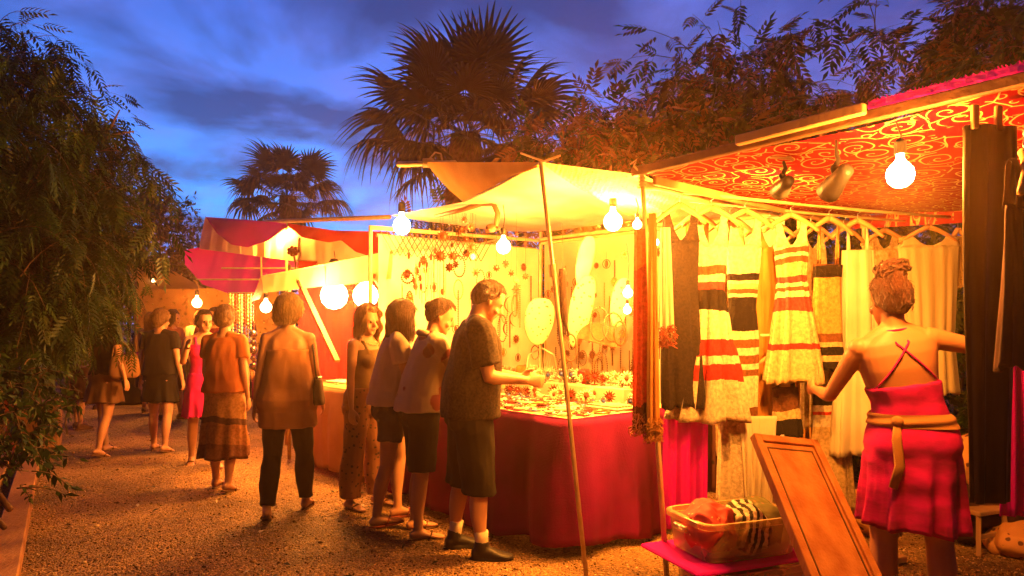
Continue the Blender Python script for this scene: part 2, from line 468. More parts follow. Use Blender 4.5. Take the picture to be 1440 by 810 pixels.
# ============================================================ ground
m_gravel, t, o_ = nt('gravel_ground'); Nn = t.nodes; Ll = t.links
tc = Nn.new('ShaderNodeTexCoord')
v1 = Nn.new('ShaderNodeTexVoronoi'); v1.inputs['Scale'].default_value = 75; Ll.new(tc.outputs['Object'], v1.inputs['Vector'])
v2 = Nn.new('ShaderNodeTexVoronoi'); v2.inputs['Scale'].default_value = 38; Ll.new(tc.outputs['Object'], v2.inputs['Vector'])
nb = Nn.new('ShaderNodeTexNoise'); nb.inputs['Scale'].default_value = .9; nb.inputs['Detail'].default_value = 6; Ll.new(tc.outputs['Object'], nb.inputs['Vector'])
nbn = Nn.new('ShaderNodeTexNoise'); nbn.inputs['Scale'].default_value = 9; nbn.inputs['Detail'].default_value = 6; Ll.new(tc.outputs['Object'], nbn.inputs['Vector'])
cr = Nn.new('ShaderNodeValToRGB'); e = cr.color_ramp.elements
e[0].position = 0; e[0].color = (.07, .033, .010, 1); e[1].position = 1; e[1].color = (.50, .31, .12, 1)
x = e.new(.5); x.color = (.28, .16, .06, 1)
Ll.new(v1.outputs['Color'], cr.inputs[0])
mxa = Nn.new('ShaderNodeMix'); mxa.data_type = 'RGBA'; mxa.blend_type = 'MULTIPLY'; mxa.inputs[0].default_value = .8
cb = Nn.new('ShaderNodeValToRGB'); cb.color_ramp.elements[0].position = .36; cb.color_ramp.elements[0].color = (.30, .26, .22, 1); cb.color_ramp.elements[1].position = .62; cb.color_ramp.elements[1].color = (1.5, 1.4, 1.2, 1)
Ll.new(nb.outputs['Fac'], cb.inputs[0]); Ll.new(cr.outputs[0], mxa.inputs[6]); Ll.new(cb.outputs[0], mxa.inputs[7])
p = Nn.new('ShaderNodeBsdfPrincipled'); p.inputs['Roughness'].default_value = .75
Ll.new(mxa.outputs[2], p.inputs['Base Color'])
ad = Nn.new('ShaderNodeMath'); ad.operation = 'ADD'; Ll.new(v1.outputs['Distance'], ad.inputs[0]); Ll.new(v2.outputs['Distance'], ad.inputs[1])
ad2 = Nn.new('ShaderNodeMath'); ad2.operation = 'ADD'; Ll.new(ad.outputs[0], ad2.inputs[0]); Ll.new(nbn.outputs['Fac'], ad2.inputs[1])
b = Nn.new('ShaderNodeBump'); b.inputs['Strength'].default_value = 1; b.inputs['Distance'].default_value = .02; b.invert = True
Ll.new(ad2.outputs[0], b.inputs['Height']); Ll.new(b.outputs[0], p.inputs['Normal']); Ll.new(p.outputs[0], o_.inputs[0])
mg = MB()
import mathutils.noise as mn
def gz(x, y):
    if abs(x) > 14 or y > 26 or y < 1: return 0
    return .026*mn.noise(Vector((x*.9, y*.9, 0)))+.008*mn.noise(Vector((x*3, y*3, 4)))
near = MB().grid(lambda u, v: Vector((-14+28*u, 1+25*v, gz(-14+28*u, 1+25*v)-.006)), 150, 130)
g = struct('ground', near, m_gravel, smooth=True)
far = MB()
for (x0, x1, y0, y1) in ((-900, -14, -300, 1500), (14, 900, -300, 1500), (-14, 14, 26, 1500), (-14, 14, -300, 1)):
    far.add([(x0, y0, -.02), (x1, y0, -.02), (x1, y1, -.02), (x0, y1, -.02)], [(0, 1, 2, 3)])
struct('terrain', far, mat('dark_soil', (.06, .04, .025), bump=.4, bscale=5))

# loose pebbles on the near ground
ico = MB().ball((0, 0, 0), (1, .8, .55), 5, 3)
tv = np.array(ico.v); tf = [f for f in ico.f]
tf = np.array([f if len(f) == 4 else (f[0], f[1], f[2], f[2]) for f in tf])
tris = []
for f in ico.f:
    if len(f) == 3: tris.append(f)
    else: tris += [(f[0], f[1], f[2]), (f[0], f[2], f[3])]
tris = np.array(tris)
n = 42000
yy = 3.6+9.5*np.random.rand(n)**1.6; xx = (np.random.rand(n)*2-1)*(yy*.78)
aa = np.random.rand(n)*6.28
pos = np.stack([xx, yy, np.array([gz(a, b_) for a, b_ in zip(xx, yy)])-.003], 1)
fwd = np.stack([np.cos(aa), np.sin(aa), .3*np.random.randn(n)], 1)
sc = .0035+.0075*np.random.rand(n)**2.5; sc[:500] *= 2.2
pebm = [mat('pebble_tan', (.42, .25, .10), bump=0), mat('pebble_dark', (.09, .045, .018), bump=0), mat('pebble_pale', (.62, .44, .22), bump=0)]
o = scatter('gravel', tv, tris, pos, fwd, np.tile([0, 0, 1.], (n, 1)), sc, pebm, mi=np.random.choice(3, n, p=[.5, .33, .17]))
tag(o, 'loose tan gravel strewn over the trodden market ground', 'gravel', kind='stuff')

# ============================================================ shared materials
wood = mat('raw_wood', (.42, .25, .12), (.28, .15, .07), rough=.6, nscale=5, bump=.25, bscale=40, stretch=(1, 1, .15))
bamboo = mat('bamboo', (.62, .48, .26), (.45, .32, .16), rough=.5, nscale=8, bump=.15)
dwood = mat('dark_wood', (.16, .075, .035), (.08, .035, .02), rough=.55, nscale=7, bump=.3, bscale=50)
redwood = mat('red_stained_wood', (.30, .06, .03), (.15, .03, .02), rough=.5, nscale=7, bump=.3, bscale=50)
steel = mat('steel', (.5, .48, .45), rough=.35, metal=.9, bump=.05)
black = mat('black_plastic', (.02, .018, .016), rough=.45, bump=.1)
cream = mat('cream_cotton', (.78, .70, .52), (.66, .56, .38), rough=.9, nscale=3, transl=.35, bump=.3, bscale=180)
creamT = mat('cream_canvas', (.80, .72, .55), (.68, .56, .36), rough=.9, nscale=2.5, transl=.5, bump=.3, bscale=120)
orangeC = mat('orange_canvas', (.72, .38, .10), (.58, .28, .06), rough=.9, nscale=2.5, transl=.45, bump=.3, bscale=120)
meshC = mat('woven_shade_cloth', (.80, .62, .32), (.66, .48, .2), rough=.9, nscale=3, transl=.45, bump=.6, bscale=60, weave=34, alpha=(30, .16))
crimson = mat('crimson_cloth', (.25, .001, .12), (.16, .001, .07), rough=.8, nscale=2.2, transl=.12, bump=.22, bscale=120, weave=110)
fuchsia = mat('fuchsia_cloth', (.80, .002, .55), (.64, .002, .42), rough=.85, nscale=2, transl=.45, bump=.3, bscale=90)
redT = mat('red_canvas', (.66, .02, .03), (.5, .012, .02), rough=.85, nscale=2, transl=.45, bump=.3, bscale=90)
rope_m = mat('rope', (.45, .33, .18), bump=.6, bscale=120)
glow = mat_emit('bulb_glass', (1.0, .80, .45), 30)
glow2 = mat_emit('bulb_far', (1.0, .62, .25), 16)

def bulb(name, p, r, power, label, up=.35, cord=True, m=glow, soft=None):
    """hanging bulb: glass, socket, cord; the light stands just inside the glass"""
    t = empty(name, Vector(p)+Vector((0, 0, r*1.9)), 0, label, 'light bulb')
    b = MB(); prof = [(.002, -r), (r*.5, -r*.87), (r*.87, -r*.5), (r, 0), (r*.9, r*.45), (r*.68, r*.75), (r*.42, r*1.0), (r*.28, r*1.25), (r*.27, r*1.6)]
    b.lathe(prof, (0, 0, -r*1.9), 18); b.build('glass', m, t, smooth=True)
    s = MB(); s.lathe([(r*.3, 0), (r*.42, 0), (r*.42, r*.9), (r*.25, r*1.15), (.004, r*1.2)], (0, 0, -r*.32), 12); sk = s.build('socket', black, t)
    if cord: MB().tube([(0, 0, r*.8), (.01, .01, up*.5), (-.005, .02, up)], .004, 6).build('cord', black, sk)
    l = lamp((0, 0, -r*1.9), power, soft or r*1.08); l.parent = t
    return t

# ============================================================ stall 1 (jewellery)
TS, TT, TH = 2.25, 1.25, .88
# table frame, top and cloth
tb = empty('trestle_table', R(0, 0, 0), 0, 'long trestle table under crimson cloth, covered with jewellery, in the brightly lit stall', 'table')
def rel(o, *p): return Vector(p[0])-o.location if len(p) == 1 else Vector(p)-o.location
m_ = MB(); rot = Euler((0, 0, math.atan2(UU.y, UU.x)))
cc = R(TS/2, TT/2, TH-.02); m_.box(rel(tb, cc), (TS-.06, TT-.06, .03), rot, .004); m_.build('tabletop', wood, tb)
for s_ in (.15, TS-.15):
    for t_ in (.12, TT-.12):
        MB().beam(rel(tb, R(s_, t_, 0)), rel(tb, R(s_+(.05 if s_ < 1 else -.05), t_, TH-.04)), .045, .045).build('leg', wood, tb)
def tablecloth(name, s0, s1, t1, h, gap, material, label, seed, fold=.035, bulge=.05, flare=.06, rc=.12, skirt_r=True):
    """cloth over a table with a full skirt: front, both ends, folds growing downwards"""
    r_ = random.Random(seed)
    path = []   # outline in (s,t): end a, front, end b
    def arc(cx, cy_, a0, a1):
        return [(cx+rc*math.cos(a), cy_+rc*math.sin(a), math.cos(a), math.sin(a)) for a in [a0+(a1-a0)*k/6 for k in range(7)]]
    L_ = []
    n1 = 26; n2 = 44
    for k in range(n1): L_.append((s0, t1+(rc-t1)*k/n1, -1, 0))
    L_ += arc(s0+rc, rc, PI, 1.5*PI)
    for k in range(1, n2): L_.append((s0+rc+(s1-s0-2*rc)*k/n2, 0, 0, -1))
    L_ += arc(s1-rc, rc, 1.5*PI, 2*PI)
    for k in range(1, n1+1): L_.append((s1, rc+(t1-rc)*k/n1, 1, 0))
    mb = MB(); nv = 16
    # arc length
    acc = [0]
    for a, b_ in zip(L_, L_[1:]): acc.append(acc[-1]+math.hypot(a[0]-b_[0], a[1]-b_[1]))
    ph = [r_.uniform(0, 6.28) for _ in range(5)]
    vs = []
    for j in range(nv+1):
        v = j/nv; z = h-(h-gap)*v
        for i, (s_, t_, ns, nt_) in enumerate(L_):
            a = acc[i]
            f = fold*v**.7*(math.sin(a*9+ph[0]+v*.7)+.6*math.sin(a*17+ph[1]-v)+.35*math.sin(a*33+ph[2]))+bulge*math.sin(v*PI)*.5+flare*v
            hem = gap+.03*math.sin(a*3.3+ph[3])+.012*math.sin(a*14+ph[4])
            zz = h-(h-hem)*v
            if j == 0: zz = h+.001
            q = R(s_+ns*f, t_+nt_*f, zz); vs.append(q)
    n_ = len(L_)
    fs = [(j*n_+i, j*n_+i+1, (j+1)*n_+i+1, (j+1)*n_+i) for j in range(nv) for i in range(n_-1)]
    mb.add(vs, fs)
    top = [R(a[0], a[1], h+.001) for a in L_]
    mb.add(top, [tuple(range(n_))])
    o = mb.build(name, material, smooth=True, origin=R(s0, 0, 0))
    sm = o.modifiers.new('thick', 'SOLIDIFY'); sm.thickness = .004
    return tag(o, label, 'tablecloth')
tablecloth('tablecloth', 0, TS, TT, TH, .04, crimson, 'deep crimson woven cloth hanging to the gravel in front of the jewellery', 3)
# gold top cover sheet
gcl = mat('gold_cloth', (.72, .60, .36), (.5, .36, .15), rough=.8, nscale=30, bump=.4, bscale=150)
o = MB().grid(lambda u, v: R(.03+(TS-.06)*u, .03+(TT-.06)*v, TH+.006+.003*math.sin(u*40)*math.sin(v*31)), 50, 30).build('table_cover', gcl, smooth=True, origin=R(.05, .05, TH))
tag(o, 'pale gold display cloth spread under the jewellery on the crimson table', 'display cloth')

# shelf at the back of the table, small step
bx = MB().box((0, 0, .06), (TS-.5, .34, .12), None, .006); shelf = bx.build('display_riser', cream, loc=R(TS/2+.05, TT-.22, TH+.008)); shelf.rotation_euler = rot
tag(shelf, 'cloth-covered display step along the back of the jewellery table', 'display step')

# walls: cloth on frames
def wall_sheet(name, a, b, z0, z1, material, label, cat='backdrop cloth', rip=.02, n=12, seed=1, bars=True, nv=14):
    a = Vector(a); b = Vector(b); o0 = Vector((a.x, a.y, 0))
    t = empty(name, (a.x, a.y, 0), 0, label, cat)
    d = (b-a).normalized(); nrm = Vector((d.y, -d.x, 0))
    mb = MB(); cloth(mb, [rel(t, (a.x, a.y, z1)), rel(t, (b.x, b.y, z1))], [rel(t, (a.x, a.y, z0)), rel(t, (b.x, b.y, z0))], 60, nv, rip=rip, nrip=n, ripdir=nrm, hemamp=1, seed=seed)
    mb.build('cloth', material, t, smooth=True)
    if bars:
        off = -nrm*.035
        MB().tube([rel(t, (a.x, a.y, z1))+off, rel(t, (b.x, b.y, z1))+off], .016, 8).build('rail', bamboo, t)
    return t
wall_sheet('backdrop_cloth', R(-.35, 2.02, 0), R(2.4, 2.02, 0), .3, 2.36, cream, 'pale cream cloth hung behind the jewellery table', rip=.02, n=9, seed=5)
wall_sheet('backdrop_cloth', R(2.45, .02, 0), R(2.45, 1.98, 0), .3, 2.30, cream, 'pale cream side cloth behind the hanging sun ornaments', rip=.012, n=7, seed=6)

# poles
def pole(a, b, r, m, label, group=None, n=10, wob=.006, cat='pole', name='pole'):
    a = Vector(a); b = Vector(b); rr = random.Random(int(abs(a.x*1000)))
    pts = [a.lerp(b, k/6)+Vector((rr.uniform(-wob, wob), rr.uniform(-wob, wob), 0))*(0 < k < 6) for k in range(7)]
    o = MB().tube(pts, [r*(1-.15*k/6) for k in range(7)], n).build(name, m, origin=a, smooth=True)
    return tag(o, label, cat, group)
PAb = Vector((.44, 4.22, 0)); PAt = W(760, 228, 4.28)
PBb = Vector((.895, 4.1, 0)); PBt = W(903, 246, 4.12)
pa = empty('canopy_pole', PAb, 0, 'thin leaning wooden pole at the corner of the crimson table, tied under the orange canopy', 'pole')
MB().tube([rel(pa, PAb), rel(pa, PAb.lerp(PAt, .5)+Vector((.006, 0, 0))), rel(pa, PAt)], [.014, .013, .012], 10).build('shaft', bamboo, pa, smooth=True)
MB().tube([rel(pa, PAb.lerp(PAt, .72)), rel(pa, PAb.lerp(PAt, .75))], .021, 10).build('sleeve', bamboo, pa)
q = PAt; MB().tube([rel(pa, q+Vector((-.12, 0, .055))), rel(pa, q+Vector((.02, -.02, 0))), rel(pa, q+Vector((.12, 0, .04)))], .007, 6).build('crossbar', bamboo, pa)
pb = empty('canopy_pole', PBb, 0, 'wooden pole holding the corner between the yellow and the red canopy, scarf beside it', 'pole')
MB().tube([rel(pb, PBb), rel(pb, PBb.lerp(PBt, .5)+Vector((-.006, 0, 0))), rel(pb, PBt)], [.016, .015, .013], 10).build('shaft', bamboo, pb, smooth=True)
k_ = MB(); [k_.torus(rel(pb, PBt+Vector((0, 0, -.02*i))), .018, .006, 12, 5) for i in range(4)]
k_.tube([rel(pb, PBt), rel(pb, PBt+Vector((-.05, -.01, .05))), rel(pb, PBt+Vector((-.03, -.01, .09))), rel(pb, PBt+Vector((-.07, -.01, .06)))], .006, 6); k_.build('rope_knot', rope_m, pb)
for (a, b_, lb) in ((R(2.5, -.05, 0), R(2.47, -.05, 2.38), 'white wooden post at the near corner between the jewellery stall and its neighbour'),
                    (R(2.5, 2.06, 0), R(2.5, 2.06, 2.5), 'rear post in the inner corner of the jewellery stall'),
                    (R(-.45, 2.06, 0), R(-.45, 2.06, 2.4), 'rear post between the jewellery backdrop and the hedge')):
    pole(a, b_, .022, bamboo, lb, wob=.003)

# canopy 1
P1 = W(550, 303, 6.3); TP = W(652, 284, 5.6); FL = W(598, 228, 5.8)
BL = R(2.5, 2.15, 2.52); BR = R(-.3, 2.2, 2.42)
cn = empty('canopy', PAt, 0, 'sagging yellow shade canopy over the jewellery stall with a loose orange front flap', 'canopy')
mb = MB()
r_ = random.Random(4)
def canfn(A, B, u, v, sag, nr, am):
    a = polyat(A, u); b = polyat(B, u); p = a.lerp(b, v)
    p.z -= sag*(4*v*(1-v))*(.4+.6*math.sin(u*PI))
    p.z += am*math.sin(u*nr+v*5)*math.sin(v*PI)+am*.5*math.sin(u*nr*2.7-v*9)*math.sin(v*PI)
    return p-cn.location
mb.grid(lambda u, v: canfn([P1, TP, PAt], [BL, R(1.1, 2.15, 2.5)], u, v, .10, 21, .012), 46, 30)
o = mb.build('canopy_sheet', creamT, cn, smooth=True)
mb = MB(); mb.grid(lambda u, v: canfn([PAt, PBt], [R(1.1, 2.15, 2.5), BR], u, v, .16, 15, .014), 40, 30)
mb.build('mesh_sheet', meshC, cn, smooth=True)
mb = MB(); cloth(mb, [rel(cn, FL), rel(cn, PAt)], [rel(cn, TP+Vector((0, 0, .004))), rel(cn, PAt.lerp(TP, .04))], 30, 16, sag=.03, rip=.008, nrip=3, seed=3)
mb.build('front_flap', orangeC, cn, smooth=True)
MB().tube([rel(cn, TP), rel(cn, PAt.lerp(TP, .5)-Vector((0, 0, .012))), rel(cn, PAt)], .009, 6).build('edge_rope', rope_m, cn)
MB().tube([rel(cn, FL), rel(cn, FL.lerp(TP, .5)), rel(cn, TP)], .007, 6).build('edge_rope', rope_m, cn)
# roof spars
pole(W(560, 231, 6.05), W(640, 229, 5.6), .024, bamboo, 'bamboo spar end jutting out beyond the orange canopy flap', cat='bamboo spar', name='bamboo_spar')
rp = MB(); [rp.torus(W(602, 229, 5.8)+Vector((.012*i, 0, 0)), .03, .009, 14, 6, Matrix.Rotation(PI/2, 3, 'Y')) for i in range(-3, 4)]
rp.tube([W(602, 226, 5.8), W(612, 214, 5.8), W(620, 216, 5.8), W(622, 226, 5.8)], .008, 6)
tag(rp.build('rope_knot', rope_m, origin=W(602, 229, 5.8)), 'thick rope knot lashed round the bamboo spar above the stall corner', 'rope')
pole(R(2.46, -.06, 2.36), R(2.46, 2.1, 2.40), .02, bamboo, 'roof spar across the far side of the jewellery stall', cat='roof spar', name='roof_spar')
pole(R(-.4, 2.0, 2.39), R(2.5, 2.0, 2.41), .02, bamboo, 'long rear roof spar above the cream backdrop', cat='roof spar', name='roof_spar')
pole(PBt-Vector((0, 0, .05)), R(-.3, 2.1, 2.36), .02, bamboo, 'near roof spar from the pole with the scarf to the back', cat='roof spar', name='roof_spar')
# curved driftwood branch that carries the ornaments
bp = [W(612, 304, 5.9), W(650, 295, 5.7), W(678, 286, 5.6), W(694, 286, 5.5), W(700, 300, 5.5), W(698, 318, 5.5)]
db = MB(); db.tube(bp, [.016, .02, .024, .024, .022, .02], 8)
db.ball(W(691, 321, 5.5), (.045, .035, .035), 10, 7); db.tube([W(698, 318, 5.5), W(705, 326, 5.5)], [.018, .006], 6)
tag(db.build('driftwood_branch', dwood, origin=bp[0], smooth=True), 'curved dark driftwood branch hooked under the canopy with sun ornaments below', 'branch')

# netting strip on the side wall
net = MB(); a = R(2.40, .15, 0); b_ = R(2.40, 1.15, 0)
for k in range(17):
    u = k/16
    for sgn in (1, -1):
        u2 = u+sgn*.14
        pa_ = Vector((a.x, a.y, 2.12)).lerp(Vector((b_.x, b_.y, 2.12)), u); pb_ = Vector((a.x, a.y, 2.33)).lerp(Vector((b_.x, b_.y, 2.33)), u2)
        net.tube([pa_, pb_], .005, 4)
tag(net.build('netting', dwood, origin=a), 'brown knotted netting strip along the top of the side cloth', 'netting')

# ============================================================ red patterned canopy over the clothes
m_red, t, o_ = nt('red_arabesque'); Nn = t.nodes; Ll = t.links
tc = Nn.new('ShaderNodeTexCoord')

def M_(op, a, b=None, c=None, nodes=Nn, links=Ll):
    n = nodes.new('ShaderNodeMath'); n.operation = op
    for i, x in enumerate((a, b, c)):
        if x is None: continue
        if isinstance(x, (int, float)): n.inputs[i].default_value = x
        else: links.new(x, n.inputs[i])
    return n.outputs[0]
nz = Nn.new('ShaderNodeTexNoise'); nz.inputs['Scale'].default_value = 6; nz.inputs['Detail'].default_value = 1; Ll.new(tc.outputs['Object'], nz.inputs['Vector'])
vadd = Nn.new('ShaderNodeVectorMath'); vadd.operation = 'MULTIPLY_ADD'; vadd.inputs[1].default_value = (.06, .06, 0); Ll.new(nz.outputs['Color'], vadd.inputs[0]); Ll.new(tc.outputs['Object'], vadd.inputs[2])
flat = Nn.new('ShaderNodeVectorMath'); flat.operation = 'MULTIPLY'; flat.inputs[1].default_value = (1, 1, 0); Ll.new(vadd.outputs[0], flat.inputs[0])
def spirals(scale, turns, wline, rmax, off):
    ofs = Nn.new('ShaderNodeVectorMath'); ofs.operation = 'ADD'; ofs.inputs[1].default_value = off; Ll.new(flat.outputs[0], ofs.inputs[0])
    v = Nn.new('ShaderNodeTexVoronoi'); v.voronoi_dimensions = '2D'; v.inputs['Scale'].default_value = scale; v.inputs['Randomness'].default_value = .75; Ll.new(ofs.outputs[0], v.inputs['Vector'])
    dl = Nn.new('ShaderNodeVectorMath'); dl.operation = 'SUBTRACT'; Ll.new(ofs.outputs[0], dl.inputs[0]); Ll.new(v.outputs['Position'], dl.inputs[1])
    sp = Nn.new('ShaderNodeSeparateXYZ'); Ll.new(dl.outputs[0], sp.inputs[0])
    ang = M_('DIVIDE', M_('ARCTAN2', sp.outputs[1], sp.outputs[0]), 2*PI)
    ci = Nn.new('ShaderNodeSeparateColor'); Ll.new(v.outputs['Color'], ci.inputs[0])
    fr = M_('FRACT', M_('ADD', M_('ADD', M_('MULTIPLY', v.outputs['Distance'], turns), ang), M_('MULTIPLY', ci.outputs[0], 7)))
    ln = M_('LESS_THAN', fr, wline)
    return M_('MULTIPLY', ln, M_('LESS_THAN', v.outputs['Distance'], rmax)), v
s1_, v1_ = spirals(5.2, 3.6, .15, .50, (0, 0, 0))
s2_, v2_ = spirals(9.5, 2.6, .2, .30, (3.3, 1.7, 0))
ve = Nn.new('ShaderNodeTexVoronoi'); ve.voronoi_dimensions = '2D'; ve.feature = 'DISTANCE_TO_EDGE'; ve.inputs['Scale'].default_value = 5.2; ve.inputs['Randomness'].default_value = .75; Ll.new(flat.outputs[0], ve.inputs['Vector'])
n4 = Nn.new('ShaderNodeTexNoise'); n4.inputs['Scale'].default_value = 8; Ll.new(tc.outputs['Object'], n4.inputs['Vector'])
ed_ = M_('MULTIPLY', M_('LESS_THAN', ve.outputs['Distance'], .022), M_('GREATER_THAN', n4.outputs['Fac'], .46))
class mx2: outputs = [M_('MAXIMUM', M_('MAXIMUM', s1_, ed_), M_('MULTIPLY', s2_, M_('GREATER_THAN', n4.outputs['Fac'], .53)))]
cm = Nn.new('ShaderNodeMix'); cm.data_type = 'RGBA'; cm.inputs[6].default_value = (.27, .001, .012, 1); cm.inputs[7].default_value = (.62, .34, .12, 1); Ll.new(mx2.outputs[0], cm.inputs[0])
p = Nn.new('ShaderNodeBsdfPrincipled'); p.inputs['Roughness'].default_value = .9; p.inputs['Specular IOR Level'].default_value = .05; Ll.new(cm.outputs[2], p.inputs['Base Color'])
tr = Nn.new('ShaderNodeBsdfTranslucent'); Ll.new(cm.outputs[2], tr.inputs[0]); ms = Nn.new('ShaderNodeMixShader'); ms.inputs[0].default_value = .3
Ll.new(p.outputs[0], ms.inputs[1]); Ll.new(tr.outputs[0], ms.inputs[2]); Ll.new(ms.outputs[0], o_.inputs[0])

B0 = PBt+Vector((.04, -.01, .02))
def RB(s, t, z):   # frame at the pole: s towards the camera side along the front, t into the stall
    return Vector((B0.x+.65*s+.76*t, B0.y-.76*s+.65*t, z))
rc_ = empty('canopy', B0, 0, 'red canopy with pale curling vine pattern over the clothes stall', 'canopy')
def redfn(u, v):
    s = 2.75*u; t_ = 2.55*v
    zf = 2.36+.026*s; zb = 2.36-.045*s
    z = zf*(1-v)+zb*v-.07*math.sin(v*PI)*(.5+.5*math.sin(u*PI))+.012*math.sin(u*11+v*7)
    return RB(s, t_, z)-rc_.location
MB().grid(redfn, 60, 44).build('canopy_sheet', m_red, rc_, smooth=True)
mb = MB(); cloth(mb, [rel(rc_, RB(0, 2.56, 2.37)), rel(rc_, RB(2.75, 2.56, 2.25))], [rel(rc_, RB(0, 2.57, 2.27)), rel(rc_, RB(2.75, 2.57, 2.14))], 60, 5, rip=.01, nrip=14, ripdir=(.76, .65, 0), hemamp=1)
mb.build('rear_hem', m_red, rc_, smooth=True)
# front valance with fringe above the beam
mb = MB(); cloth(mb, [rel(rc_, RB(1.25, -.05, 2.475)), rel(rc_, RB(2.75, -.05, 2.515))], [rel(rc_, RB(1.25, -.055, 2.44)), rel(rc_, RB(2.75, -.055, 2.475))], 60, 4, rip=.006, nrip=20, ripdir=(.76, .65, 0))
for k in range(110):
    s = 1.25+1.5*k/110
    a = RB(s, -.05, 2.473+.04*(s-1.25)/1.5); mb.tube([rel(rc_, a), rel(rc_, a+Vector((rnd.uniform(-.01, .01), 0, rnd.uniform(.004, .014))))], [.004, .002], 4)
mb.build('fringe', fuchsia, rc_)
o = MB().beam(RB(-.1, -.03, 2.385), RB(2.8, -.03, 2.455), .04, .05, bev=.006).build('front_beam', dwood, origin=RB(0, 0, 2.39)); tag(o, 'long wooden beam along the front edge of the red canopy', 'beam')
o = MB().beam(RB(.62, -.085, 2.42), RB(1.25, -.085, 2.44), .04, .05, bev=.006).build('splice_board', wood, origin=RB(.6, -.08, 2.42)); tag(o, 'short board spliced onto the red canopy beam above the clip lamps', 'board')
o = MB().beam(RB(.02, .02, 2.325), RB(.02, 2.55, 2.30), .03, .05, bev=.005).build('side_beam', wood, origin=RB(0, 0, 2.3)); tag(o, 'narrow beam under the side edge of the red canopy above the hangers', 'beam')
o = MB().beam(RB(2.2, .15, 2.45), RB(2.8, .3, 2.47), .04, .07, bev=.005).build('cross_beam', dwood, origin=RB(2.2, .15, 2.45)); tag(o, 'dark cross beam under the red canopy above the hanging dark trousers', 'beam')
for (a, b_, lb) in ((RB(.1, 2.6, 0), RB(.1, 2.6, 2.38), 'rear post of the clothes stall beside the hedge'), (RB(2.0, 2.6, 0), RB(2.0, 2.6, 2.25), 'rear post of the clothes stall behind the pleated dress')):
    pole(a, b_, .022, bamboo, lb, wob=.003)

# clip-on spot lamps under the red canopy
def clip_spot(px, py, d, aim, label, hookz, sc_=1.0):
    p_ = W(px, py, d)
    t = empty('clip_lamp', p_, 0, label, 'clip lamp')
    dirv = (Vector(aim)-p_).normalized(); M = dirv.to_track_quat('Z', 'Y').to_matrix()
    b = MB(); b.lathe([(.012, -.10*sc_), (.03*sc_, -.09*sc_), (.034*sc_, -.03*sc_), (.046*sc_, .03*sc_), (.05*sc_, .075*sc_), (.044*sc_, .077*sc_), (.036*sc_, .02*sc_), (.002, .015*sc_)], (0, 0, 0), 18, M=M); b.build('lamp_shade', black, t, smooth=True)
    g_ = MB(); g_.ball(M @ Vector((0, 0, .045*sc_)), .034*sc_, 12, 8); g_.build('bulb', glow2, t, smooth=True)
    a = MB(); a.tube([(0, 0, .01), (-.012, 0, .05*sc_), (.01, 0, .09*sc_), (0, 0, .12*sc_), (0, 0, hookz)], [.012, .016, .013, .009, .006], 8); a.ball((-.006, 0, .055*sc_), .02*sc_, 8, 6); a.build('arm', black, t, smooth=True)
    c_ = MB(); c_.beam((-.07*sc_, 0, hookz+.02), (.05*sc_, 0, hookz+.01), .02, .012); c_.tube([(.05*sc_, 0, hookz), (0, 0, hookz+.05), (-.07*sc_, 0, hookz+.085)], [.008, .009, .006], 6); c_.build('clamp', dwood, t)
    l = lamp(dirv*.1*sc_, 26, .02, spot=115, aim=None); l.rotation_euler = dirv.to_track_quat('-Z', 'Y').to_euler(); l.parent = t
    return t
clip_spot(1102, 262, 3.65, W(1040, 330, 4.6), 'small clip lamp under the red canopy, left of its pair, aimed at the dresses', .13, 1.0)
clip_spot(1176, 256, 3.35, W(1040, 420, 4.6), 'larger clip lamp with a rounded brown shade, hanging from the red canopy beam', .2, 1.15)
bulb('light_bulb', W(1266, 246, 3.0), .056, 34, 'large glowing bulb under the red canopy near the vendor', up=.12, soft=.09)
bulb('light_bulb', W(862, 312, 4.75), .062, 170, 'brightest hanging bulb in front of the jewellery backdrop', up=.3, soft=.08)
bulb('light_bulb', W(708, 347, 5.5), .055, 90, 'bulb on a long cord over the middle of the jewellery table', up=.25)
bulb('light_bulb', W(565, 318, 6.1), .075, 90, 'bulb fixed at the outer post of the jewellery stall', up=.1)
bulb('light_bulb', W(896, 316, 4.5), .028, 26, 'small bulb standing in for a lens streak beside the scarf pole', up=.12)  # this and the next three: lamps added in place of lens ghost streaks
bulb('light_bulb', W(883, 412, 5.2), .035, 26, 'upper of two small bulbs standing in for a lens streak beside the jewellery display', up=.3)  # added lamp, upper end of an elongated lens ghost
bulb('light_bulb', W(882, 436, 5.15), .028, 14, 'lower of two small bulbs standing in for a lens streak beside the jewellery display', up=.1, cord=False)  # added lamp, lower end of the same lens ghost
bulb('light_bulb', W(921, 341, 4.35), .024, 20, 'tiny bulb standing in for a lens streak at the edge of the black lace dress', up=.14)  # added lamp where a lens ghost streak falls

# ============================================================ stall 2
tb2 = empty('trestle_table', R(2.75, 0, 0), 0, 'neighbouring table under tan cloth in the red-lined stall', 'table')
rm = Euler((0, 0, math.atan2(UU.y, UU.x)))
MB().box(rel(tb2, R(3.45, .45, .84)), (1.4, .86, .03), rot, .004).build('tabletop', wood, tb2)
for s_ in (2.85, 4.05):
    for t_ in (.08, .82): MB().beam(rel(tb2, R(s_, t_, 0)), rel(tb2, R(s_, t_, .83)), .045, .045).build('leg', wood, tb2)
tan = mat('tan_cloth', (.62, .34, .15), (.5, .25, .1), rough=.85, nscale=3, bump=.3, bscale=120, transl=.15)
tablecloth('tablecloth', 2.75, 4.17, .9, .86, .05, tan, 'tan cloth hanging from the neighbouring table beside the long-haired woman', 8, fold=.03, flare=.03)
red_in = mat('red_lining', (.40, .004, .012), (.3, .003, .01), rough=.85, nscale=2, bump=.3, bscale=60, transl=.1)
